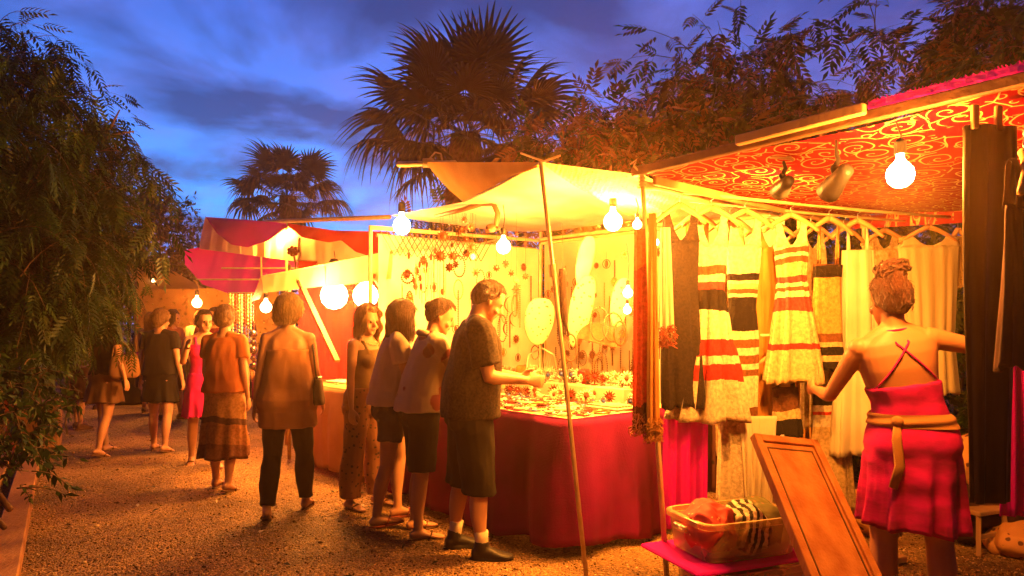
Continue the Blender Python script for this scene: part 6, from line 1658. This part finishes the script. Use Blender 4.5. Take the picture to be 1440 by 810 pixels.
flg = mat_spots('fabric_floral_green', (.12, .12, .04), (.5, .15, .06), scale=24, thr=.2, transl=0)
bundle(inbin(-.17, -.02, .03), (.27, .34, .24), flo, 'red flowered scarf bundle at the near end of the clear bin', 3)
bundle(inbin(.03, -.05, .03), (.25, .32, .22), zeb, 'black and white striped scarf bundle in the clear bin', 5)
bundle(inbin(.19, .02, .03), (.24, .34, .21), flg, 'green and red patterned scarf bundle at the far end of the clear bin', 7)
bundle(inbin(-.07, .07, .10), (.2, .18, .14), fuchsia, 'small fuchsia cloth on top of the scarves in the clear bin', 9)
bundle(inbin(.04, -.02, -.23), (.42, .3, .17), flg, 'patterned cloth filling the lower clear bin', 11)
# leaning tray
A_ = W(1057, 612, 3.62); B_ = W(1136, 598, 3.80); A2 = W(1134, 805, 3.12)
dn = (A2-A_).normalized(); dn = dn; L_t = (A_.z-.015)/(-dn.z)
xv = (B_-A_); xv = xv-dn*xv.dot(dn); wd = xv.length; xv.normalize(); nv_ = dn.cross(xv).normalized()
L_t = (A_.z-.02)/(-dn.z)
tr_ = empty('wooden_tray', A_+dn*L_t, 0, 'long framed wooden tray with raised border leaning in front of the bins', 'tray')
Mt = Matrix((xv, nv_, dn)).transposed()
woodp = mat('orange_stained_wood', (.50, .20, .06), (.34, .11, .03), rough=.45, nscale=4, bump=.25, bscale=35, stretch=(3, 3, .35))
def tp(x, y, z): return Mt @ Vector((x, y, z))+A_-tr_.location
def tbox(name, x0, x1, z0, z1, y0, y1, m=woodp): 
    b = MB(); b.box(tp((x0+x1)/2, (y0+y1)/2, (z0+z1)/2), (x1-x0, y1-y0, z1-z0), Mt, .003); return b.build(name, m, tr_)
tbox('panel', .02, wd-.02, .02, L_t-.02, -.006, .006)
fw_ = .040
tbox('frame_side', 0, fw_, 0, L_t, -.022, .022); tbox('frame_side', wd-fw_, wd, 0, L_t, -.022, .022)
tbox('frame_end', fw_+.001, wd-fw_-.001, 0, fw_, -.021, .021); tbox('frame_end', fw_+.001, wd-fw_-.001, L_t-fw_, L_t, -.021, .021)
mb = MB()
for sg in (-1, 1):
    for (x0, x1, z0, z1) in ((fw_+.018, fw_+.024, .07, L_t-.07), (wd-fw_-.024, wd-fw_-.018, .07, L_t-.07), (fw_+.024, wd-fw_-.024, .07, .076), (fw_+.024, wd-fw_-.024, L_t-.076, L_t-.07)):
        mb.box(tp((x0+x1)/2, sg*.008, (z0+z1)/2), (x1-x0, .006, z1-z0), Mt)
mb.build('moulding', dwood, tr_)
# stool, plank, bundles
sp_ = W(1372, 735, 4.75); sp_.z = 0
s_ = empty('stool', sp_, .4, 'low wooden stool half buried in cloth behind the vendor', 'stool')
MB().box((0, 0, .27), (.30, .26, .03), None, .006).build('seat', wood, s_)
for sx in (-1, 1):
    for sy in (-1, 1): MB().beam((sx*.12, sy*.10, .255), (sx*.15, sy*.12, 0), .03, .03).build('leg', wood, s_)
MB().beam((-.13, -.11, .12), (.13, -.11, .12), .015, .03).build('stretcher', wood, s_)
o = MB().box(W(1232, 752, 4.4)*1, (.42, .12, .04), Euler((0, 0, .45)), .004); o = o.build('plank', wood, origin=(W(1232, 752, 4.4).x, 4.4, 0)); o.location.z -= (W(1232, 752, 4.4).z-.03); tag(o, 'short pale plank lying on the gravel by the leaning tray', 'plank')
pat = mat_spots('fabric_paisley', (.55, .26, .08), (.10, .03, .02), scale=14, thr=.24, transl=0)
bundle(Vector((3.22, 4.95, .38)), (.34, .34, .34), pat, 'tall patterned orange cloth bundle piled behind the stool', 21)
bundle(Vector((3.25, 4.95, 0)), (.5, .4, .42), mat('dark_bundle', (.07, .03, .02), bump=.2), 'dark cloth sack under the patterned bundle', 23)
bundle(Vector((3.38, 4.6, -.01)), (.46, .32, .20), pat, 'low patterned bundle spilling onto the gravel at the edge of the stall', 25)
bundle(Vector((2.55, 5.1, 0)), (.35, .3, .3), pat, 'patterned bundle below the plain cream dress', 27)

# ============================================================ jewellery
brown_o = mat('brown_enamel', (.13, .04, .012), (.08, .022, .008), rough=.4, bump=.1)
gold = mat('brass', (.65, .42, .15), (.4, .24, .08), rough=.3, metal=.85, bump=.15)
silver = mat('silver', (.6, .58, .52), (.35, .32, .28), rough=.25, metal=.9, bump=.15)
beadm = mat('dark_beads', (.14, .05, .02), rough=.4, bump=0); bone = mat('bone', (.75, .66, .48), (.6, .5, .33), rough=.5, bump=.1)
blue_s = mat('blue_stone', (.06, .10, .4), rough=.2, bump=0); red_s = mat('red_stone', (.5, .03, .03), rough=.2, bump=0)
def star_mesh(n_, ro, ri, th=.004):
    mb = MB(); ol = []
    for k in range(2*n_):
        a = PI*k/n_; r = ro if k % 2 == 0 else ri; ol.append((r*math.cos(a), r*math.sin(a)))
    mb.prism(ol, -th, th); mb.ball((0, 0, 0), (ri*.75, th*3, ri*.75), 14, 8); return mb
def hang_item(name, px, py, d, build, m, label, cat, up, group=None, rz=None):
    t = empty(name, W(px, py, d), rnd.uniform(-.6, .6) if rz is None else rz, label, cat, group)
    mb = build(); mb.build('pendant', m, t, smooth=False)
    if up: MB().tube([(0, 0, .0), (0, .0, up)], .0012, 4).build('thread', beadm, t)
    return t
suns = [(623, 332, 12, .040), (619, 360, 12, .040), (662, 319, 10, .028), (653, 309, 10, .022), (645, 326, 8, .026), (655, 336, 16, .022), (664, 348, 14, .036), (656, 356, 9, .028), (632, 376, 8, .030), (641, 372, 7, .026), (637, 360, 9, .032), (669, 383, 6, .030), (711, 371, 8, .026), (719, 384, 7, .022), (726, 407, 6, .030), (739, 389, 8, .022), (698, 377, 8, .024), (650, 322, 6, .018)]
for i, (px, py, n_, ro) in enumerate(suns):
    up = max(.05, (py-(299 if px < 690 else 325))*5.5/1000)
    hang_item('sun_ornament', px, py, 5.5+.05*(i % 4), lambda: star_mesh(n_, ro*1.35, ro*1.35*(.62 if n_ > 7 else .5)), brown_o, 'brown spiky sun ornament hanging on a thread in the jewellery stall', 'ornament', up, 'sun ornaments hanging from the driftwood branch')
def disc(r): b = MB(); b.lathe([(.001, -.004), (r*.9, -.004), (r, 0), (r*.9, .004), (.001, .004)], (0, 0, 0), 20, M=Matrix.Rotation(PI/2, 3, 'X')); return b
for i, (px, py, r) in enumerate([(665, 361, .026), (726, 393, .028), (636, 345, .018)]):
    hang_item('disc_ornament', px, py, 5.45, lambda: disc(r), gold, 'round brass disc hanging among the sun ornaments', 'ornament', (py-300)*.0055, 'round discs among the suns')
def crescent(r, w_): 
    b = MB(); b.tube([(r*math.cos(a), 0, r*math.sin(a)) for a in [math.radians(110+14*k) for k in range(11)]], [max(.001, w_*math.sin(PI*k/10)) for k in range(11)], 8, flat=.5); return b
for i, (px, py) in enumerate([(708, 432), (722, 428), (729, 448), (720, 462)]):
    hang_item('crescent_ornament', px, py, 6.0+.1*i, lambda: crescent(.075, .013), brown_o, 'slender brown crescent hanging against the cream backdrop', 'ornament', .15, 'crescent ornaments on the backdrop', rz=0)
# bead strings and pendants on the side wall
def beads(pts, r, n_):
    b = MB()
    for k in range(n_): b.ball(polyat(pts, k/(n_-1)), r, 6, 4)
    b.tube(pts, .0012, 4); return b
for i in range(11):
    px = 585+4.2*i+(i % 2); d = 6.25+.004*(px-585)*2
    hang_item('bead_string', px, 372+3*(i % 3), d, lambda: beads([(0, 0, 0), (0, 0, -.26-.02*(i % 4))], .0065, 26), bone if i % 3 else gold, 'pale bead string hanging against the side cloth', 'necklace', .04, 'bead strings on the side cloth')
for i, (px, py) in enumerate([(590, 372), (591, 391), (592, 403), (575, 360), (600, 372), (582, 395), (606, 362), (612, 352)]):
    b_ = lambda: MB().ball((0, 0, 0), (.013, .006, .03), 8, 6)
    hang_item('drop_pendant', px, py, 6.15, b_, brown_o, 'brown drop-shaped pendant hanging by the side cloth', 'pendant', .08, 'drop pendants by the side cloth')
rg = MB()
for k in range(16): rg.ball((.05*math.cos(k*.39), 0, .05*math.sin(k*.39)), .010, 6, 4)
for k in range(9): rg.ball((.02*math.cos(k*.7), -.005, .035+.025*math.sin(k*.7)), .013, 6, 4)
t = empty('beaded_wreath', W(573, 390, 6.15), 0, 'beaded ring with a cluster of brown flowers at the outer end of the side cloth', 'ornament'); rg.build('beads', brown_o, t); MB().ball((.012, -.02, .012), .014, 8, 6).build('stone', red_s, t)
# big shells against the backdrop
def shell(w_, h, lean=0, dep=.03):
    b = MB()
    def fn(u, v):
        a = u*2*PI; th = v*PI; k = math.sin(th)
        x = w_*math.cos(a)*k**.8*(1+.15*math.cos(th)); z = h*math.cos(th)
        return Vector((x+lean*z*z*.6, dep*math.sin(a)*k, z))
    b.grid(fn, 36, 24); return b
sp1 = mat_spots('shell_spotted', (.62, .50, .28), (.14, .045, .012), scale=24, thr=.24, transl=.05)
for (px, py, d, w_, h, lb) in ((758, 452, 6.0, .125, .20, 'broad spotted shell propped behind the middle of the table'), (816, 438, 5.75, .095, .30, 'tall narrow spotted shell right of the hanging brush'), (872, 425, 5.7, .08, .20, 'pale spotted shell nearest to the scarf pole'), (822, 368, 5.9, .07, .22, 'tall white feather-shaped panel above the spotted shells')):
    o = shell(w_, h, .3).build('spotted_shell' if 'shell' in lb[:24] else 'feather_panel', sp1 if 'white' not in lb else bone, loc=W(px, py, d), smooth=True); o.rotation_euler = (0, math.radians(8 if px < 800 else 12), .2); tag(o, lb, 'shell' if 'white' not in lb else 'panel')
rw = random.Random(91)
tri = [0, 0, 0]
for i in range(190):
    s_ = -.2+2.5*rw.random(); z = rw.uniform(1.12, 2.2); tt = 1.94
    sidew = i % 3 == 0
    q = R(s_, tt-.02*rw.random(), z) if not sidew else R(2.38, .1+1.8*rw.random(), z); k_ = rw.randrange(4)
    if k_ == 0:
        h = rw.uniform(.12, .24); w_ = rw.uniform(.03, .055); pts = [(w_*math.sin(a), 0, -h/2+h/2*math.cos(a)) for a in [2*PI*k/20 for k in range(21)]]
        mb = beads(pts, .006, 30); nm, ct, lb, gr = 'bead_necklace', 'necklace', 'looped bead necklace pinned on the cream backdrop', 'necklaces on the cream backdrop'
    elif k_ == 1: mb = star_mesh(rw.choice((8, 10, 14)), .032, .02); nm, ct, lb, gr = 'sun_ornament', 'ornament', 'small brown sun ornament pinned on the cream backdrop', 'small suns on the cream backdrop'
    elif k_ == 2: mb = beads([(0, 0, 0), (0, 0, -.2-.1*rw.random())], .006, 22); nm, ct, lb, gr = 'bead_string', 'necklace', 'straight bead string hanging on the cream backdrop', 'bead strings on the cream backdrop'
    else:
        mb = MB(); mb.tube([(0, 0, 0), (0, 0, -.06)], .001, 4); mb.ball((0, 0, -.085), (.016, .006, .026), 8, 6); mb.torus((0, 0, -.085), .03, .003, 16, 4, Matrix.Rotation(PI/2, 3, 'X')); nm, ct, lb, gr = 'drop_pendant', 'pendant', 'drop pendant in a ring hanging on the cream backdrop', 'drop pendants on the cream backdrop'
    o = mb.build(nm, rw.choice([brown_o, brown_o, beadm, gold]), loc=q); o.rotation_euler = (0, 0, (math.atan2(UU.y, UU.x)+PI if not sidew else math.atan2(VV.y, VV.x))+.2*rw.random()); o.scale = (rw.uniform(1.0, 1.5),)*3
    if sidew: lb = lb.replace('cream backdrop', 'side cloth'); gr = gr.replace('cream backdrop', 'side cloth wall')
    tag(o, lb, ct, gr)
# dark hair piece hanging at the pole
def brush():
    b = MB(); b.tube([(0, 0, 0), (.002, 0, -.05), (.004, 0, -.18), (.010, 0, -.32), (.022, 0, -.40)], [.024, .032, .026, .025, .014], 12)
    for k in range(30): a = k*2.4; b.tube([(.012+.012*math.cos(a), .01*math.sin(a), -.36), (.024+.02*math.cos(a), .01*math.sin(a), -.42), (.03+.03*math.cos(a), .01*math.sin(a), -.45-.002*k)], .002, 4)
    return b
hang_item('hair_piece', 791, 378, 5.0, brush, mat('dark_hair_fibre', (.018, .007, .004), (.01, .004, .003), rough=.9, bump=.5, bscale=80), 'dark brown hair piece hanging from a string beside the leaning pole', 'hair piece', .32)
# half-round red basket fan
fb = MB(); ol = [(.16*math.cos(a), .16*math.sin(a)) for a in [PI*k/20 for k in range(21)]]; fb.prism(ol, -.008, .008)
o = fb.build('woven_fan', mat('red_basketry', (.40, .10, .04), (.25, .05, .02), rough=.6, nscale=50, bump=.6, bscale=120), loc=W(838, 482, 5.6)); o.rotation_euler = (-.2, .25, -.1); tag(o, 'half-round reddish woven fan standing behind the flower rings', 'fan')
for i, (px, py, d, w_, h) in enumerate([(843, 432, 5.45, .07, .26), (862, 440, 5.4, .08, .22), (802, 470, 5.3, .05, .20), (872, 452, 5.35, .05, .18)]):
    pts = [(w_*math.sin(a)*(1 if abs(math.cos(a)) < 1 else 1), 0, -h/2+h/2*math.cos(a)) for a in [2*PI*k/24 for k in range(25)]]
    hang_item('bead_necklace', px, py, d, lambda: beads(pts, .0085, 46), beadm if i % 2 == 0 else brown_o, ['dark bead necklace looped before the woven fan', 'brown bead necklace above the flower rings', 'dark bead necklace beside the leaning pole', 'brown bead necklace nearest to the scarf'][i], 'necklace', .0)
# wire bust with thread fringe in front of the man
o = MB()
for k in range(15): a = k/14; o.tube([(.10*(a-.5)*2, 0, .22), (.13*(a-.5)*2+.02, 0, 0)], .0016, 4)
o.tube([(-.11, 0, .22), (0, .0, .28), (.11, 0, .22)], .008, 6); o.tube([(-.14, 0, .0), (.15, 0, 0)], .008, 6); o.tube([(-.11, 0, .22), (-.14, 0, 0)], .006, 6); o.tube([(.11, 0, .22), (.15, 0, 0)], .006, 6)
o = o.build('necklace_stand', bone, loc=R(1.3, .95, TH+.13)); tag(o, 'pale threaded necklace stand on the display step behind the man', 'stand')
for i, (s2, t2, c_) in enumerate(((.85, 1.0, red_s), (1.55, .95, amber))):
    o = MB().lathe([(.002, 0), (.05, .0), (.055, .10), (.045, .12), (.002, .12)], (0, 0, 0), 20).build('trinket_box', c_, loc=R(s2, t2, TH+.128), smooth=True); tag(o, ['round red trinket box on the display step', 'round amber trinket box on the display step'][i], 'box')
# flat tray of rings
tq = empty('ring_tray', R(.22, .62, TH+.012), math.atan2(UU.y, UU.x), 'pale oblong ring tray at the near right corner of the jewellery table', 'tray')
MB().box((0, 0, .008), (.30, .18, .014), None, .004).build('base', bone, tq); b = MB(); [b.tube([(-.13, y, .022), (.13, y, .022)], .012, 8) for y in (-.065, -.033, 0, .033, .065)]; b.build('cushion_roll', cream, tq, smooth=True)
# small pieces lying on the cloth: bracelets, brooches, pendants, flower rings, chains
rr_ = random.Random(77)
def proto_mesh(mb, ms, nm):
    me = mb.mesh(nm)
    for m in ms: me.materials.append(m)
    me.polygons.foreach_set('use_smooth', [True]*len(me.polygons)); return me
pr = {}
def brace(k):
    b = MB(); b.torus((0, 0, .006), .030+.003*k, .0045+.001*k, 20, 6)
    if k: [b.ball((.032*math.cos(a), .032*math.sin(a), .009), .006, 6, 4) for a in [j*.7 for j in range(9)]]
    return b
pr['bracelet'] = ([proto_mesh(brace(k), [m], 'bracelet') for k, m in ((0, gold), (1, silver), (1, brown_o), (2, bone))], 'thin bracelet lying on the gold display cloth', 'bracelet', 'bracelets spread over the table')
def brooch(k):
    b = MB(); n_ = 6+2*k
    for j in range(n_): a = 2*PI*j/n_; b.ball((.014*math.cos(a), .014*math.sin(a), .005), (.008, .008, .004), 6, 4)
    b.mi = 1; b.ball((0, 0, .007), .008, 8, 5); return b
pr['brooch'] = ([proto_mesh(brooch(k), ms, 'brooch') for k, ms in ((0, [gold, red_s]), (1, [silver, blue_s]), (2, [bone, brown_o]))], 'small flower brooch lying on the gold display cloth', 'brooch', 'brooches spread over the table')
def chain(k):
    r = random.Random(k); pts = [Vector((.045*math.cos(a)*(1+.3*r.random()), .03*math.sin(a)*(1+.3*r.random()), .004)) for a in [2*PI*j/12 for j in range(12)]]; pts.append(pts[0]); b = MB()
    for j in range(34): b.ball(polyat(pts, j/34), .0042, 5, 4)
    b.ball(pts[0]+Vector((.012, 0, .001)), (.012, .008, .004), 8, 4); return b
pr['bead_chain'] = ([proto_mesh(chain(k), [m], 'bead_chain') for k, m in ((1, beadm), (2, silver), (3, gold), (4, red_s))], 'coiled bead chain lying on the gold display cloth', 'necklace', 'bead chains coiled on the table')
def flowerring(k):
    b = MB(); n_ = 11+k
    for j in range(n_):
        a = 2*PI*j/n_; dv = Vector((math.cos(a), 0, math.sin(a)))
        b.tube([dv*.008+Vector((0, 0, .04)), dv*.022+Vector((0, -.004, .04)), dv*.034+Vector((0, -.002, .04))], [.004, .0045, .001], 5)
    b.tube([(0, .004, 0), (0, .003, .04)], .003, 5); b.lathe([(.001, 0), (.018, 0), (.014, .006), (.001, .006)], (0, .004, 0), 10); b.mi = 1; b.ball((0, -.005, .04), .010, 8, 6); return b
pr['flower_ornament'] = ([proto_mesh(flowerring(k), ms, 'flower_ornament') for k, ms in ((0, [bone, gold]), (2, [bone, brown_o]), (1, [brown_o, red_s]), (3, [silver, blue_s]))], 'small spiky flower ornament standing on the jewellery table', 'ornament', 'spiky flower ornaments on the table')
def pend(k):
    b = MB(); b.ball((0, 0, .005), (.018+.004*k, .011, .005), 10, 5); b.torus((-.022-.004*k, 0, .004), .004, .0015, 10, 4); return b
pr['pendant'] = ([proto_mesh(pend(k), [m], 'pendant') for k, m in ((0, bone), (1, brown_o), (2, silver), (0, blue_s))], 'oval stone pendant lying on the gold display cloth', 'pendant', 'stone pendants spread over the table')
cells = []
for i in range(31):
    for j in range(15): cells.append((i, j))
rr_.shuffle(cells)
kinds = ['bracelet']*105+['brooch']*95+['bead_chain']*75+['pendant']*95
for (i, j), kd in zip(cells, kinds):
    s_ = .06+(TS-.12)*(i+.5+rr_.uniform(-.35, .35))/31; t_ = .05+(.96-.05)*(j+.5+rr_.uniform(-.35, .35))/15
    if s_ < .40 and .5 < t_ < .75: continue
    ms, lb, ct, gr = pr[kd]
    o = link(kd, rr_.choice(ms)); o.location = R(s_, t_, TH+.010); o.rotation_euler = (rr_.uniform(-.1, .1), rr_.uniform(-.1, .1), rr_.uniform(0, 6.28)); s0 = rr_.uniform(1.1, 1.7); o.scale = (s0,)*3
    tag(o, lb, ct, gr)
for k in range(92):
    ms, lb, ct, gr = pr['flower_ornament']
    onr = k < 60
    s_ = .15+1.95*((k+rr_.random())/60 if onr else (k-60+rr_.random())/32); t_ = rr_.uniform(.92, 1.12) if onr else rr_.uniform(.62, .86)
    o = link('flower_ornament', rr_.choice(ms)); o.location = R(s_, t_, TH+(.13 if onr and .26 < s_ < 2.0 else .010)); o.rotation_euler = (rr_.uniform(-.3, .1), 0, rr_.uniform(-.6, .9)); s0 = rr_.uniform(1.0, 1.8); o.scale = (s0,)*3
    tag(o, lb, ct, gr)
# the piece in the man's hand
hp = man.world(man.hd[1]*.13+man.wr[1])
o = MB().torus((0, 0, 0), .022, .005, 16, 6).build('bracelet', red_s, loc=hp+Vector((.03, 0, -.005))); o.rotation_euler = (.5, .3, 0); tag(o, 'red bracelet held up in the hands of the man in the dark t-shirt', 'bracelet')
# second table's goods
for i in range(14):
    s_ = 2.9+1.15*rr_.random(); t_ = .12+.65*rr_.random(); kd = rr_.choice(['bracelet', 'brooch', 'pendant']); ms, lb, ct, gr = pr[kd]
    o = link(kd, rr_.choice(ms)); o.location = R(s_, t_, .868); o.scale = (1.5,)*3; tag(o, 'small '+ct+' lying on the tan cloth of the red-lined stall', ct, ct+'s on the tan cloth')
for i, (s_, t_) in enumerate(((3.2, .3), (3.75, .35))):
    o = MB().box((0, 0, .012), (.34, .24, .02), Euler((0, 0, math.atan2(UU.y, UU.x)+.1*i)), .004).build('display_board', bone, loc=R(s_, t_, .868)); tag(o, ['white display board on the tan table, nearer end', 'white display board on the tan table, farther end'][i], 'board')
# bead strips beside the third stall, glinting
br = MB().tube([W(322, 412, 9.3), W(360, 412, 8.9)], .012, 6).build('rod', bamboo, origin=W(322, 412, 9.3)); tag(br, 'short rod over the bead strips beside the third stall', 'rod')
for i in range(9):
    px = 323+4.2*i; d = 9.3-.045*i; ln = (.75 if i < 8 else .9)-.05*(i % 3)
    t = empty('bead_strip', W(px, 414, d), 0, ['dull gold bead strip hanging from the short rod', 'pale bone bead strip hanging from the short rod', 'dark red bead strip hanging from the short rod'][i % 3], 'bead strip', ['gold bead strips', 'bone bead strips', 'dark red bead strips'][i % 3])
    b = MB(); [b.ball((0, 0, -ln*k/16), (.017, .010, .020), 6, 4) for k in range(17)]; b.tube([(0, 0, .01), (0, 0, -ln)], .003, 4); b.build('beads', [gold, bone, redwood][i % 3], t)
o = MB(); [o.ball((0, 0, -.10*k), (.05-.006*(k % 2)*2,)*3, 12, 8) for k in range(5)]; o.tube([(0, 0, .5), (0, 0, -.5)], .003, 4); tag(o.build('ball_garland', silver, loc=W(356, 470, 8.9), smooth=True), 'garland of shiny balls hanging by the bead strips', 'garland')
# far stall display under the bright bulb
fd = empty('market_stall', (-6.6, 14.6, 0), -.1, 'far jewellery stall glittering under the bright bulb at the lane end', 'stall')
MB().box((0, 0, .45), (3.2, .9, .9), None, .03).build('counter', crimson, fd)
MB().box((0, .6, 1.5), (3.2, .03, 1.5), None, .01).build('back_panel', tan, fd)
gl = MB(); r = random.Random(5)
for k in range(260): gl.ball((r.uniform(-1.55, 1.55), r.uniform(.48, .56), r.uniform(.95, 2.25)), r.uniform(.012, .03), 5, 4)
o = gl.build('trinkets', gold, fd); o['kind'] = 'stuff'
for x in (-1.6, 1.6): MB().tube([(x, .6, 0), (x, .6, 2.4)], .03, 8).build('post', dwood, fd)
# dark things low in the shade behind the strollers
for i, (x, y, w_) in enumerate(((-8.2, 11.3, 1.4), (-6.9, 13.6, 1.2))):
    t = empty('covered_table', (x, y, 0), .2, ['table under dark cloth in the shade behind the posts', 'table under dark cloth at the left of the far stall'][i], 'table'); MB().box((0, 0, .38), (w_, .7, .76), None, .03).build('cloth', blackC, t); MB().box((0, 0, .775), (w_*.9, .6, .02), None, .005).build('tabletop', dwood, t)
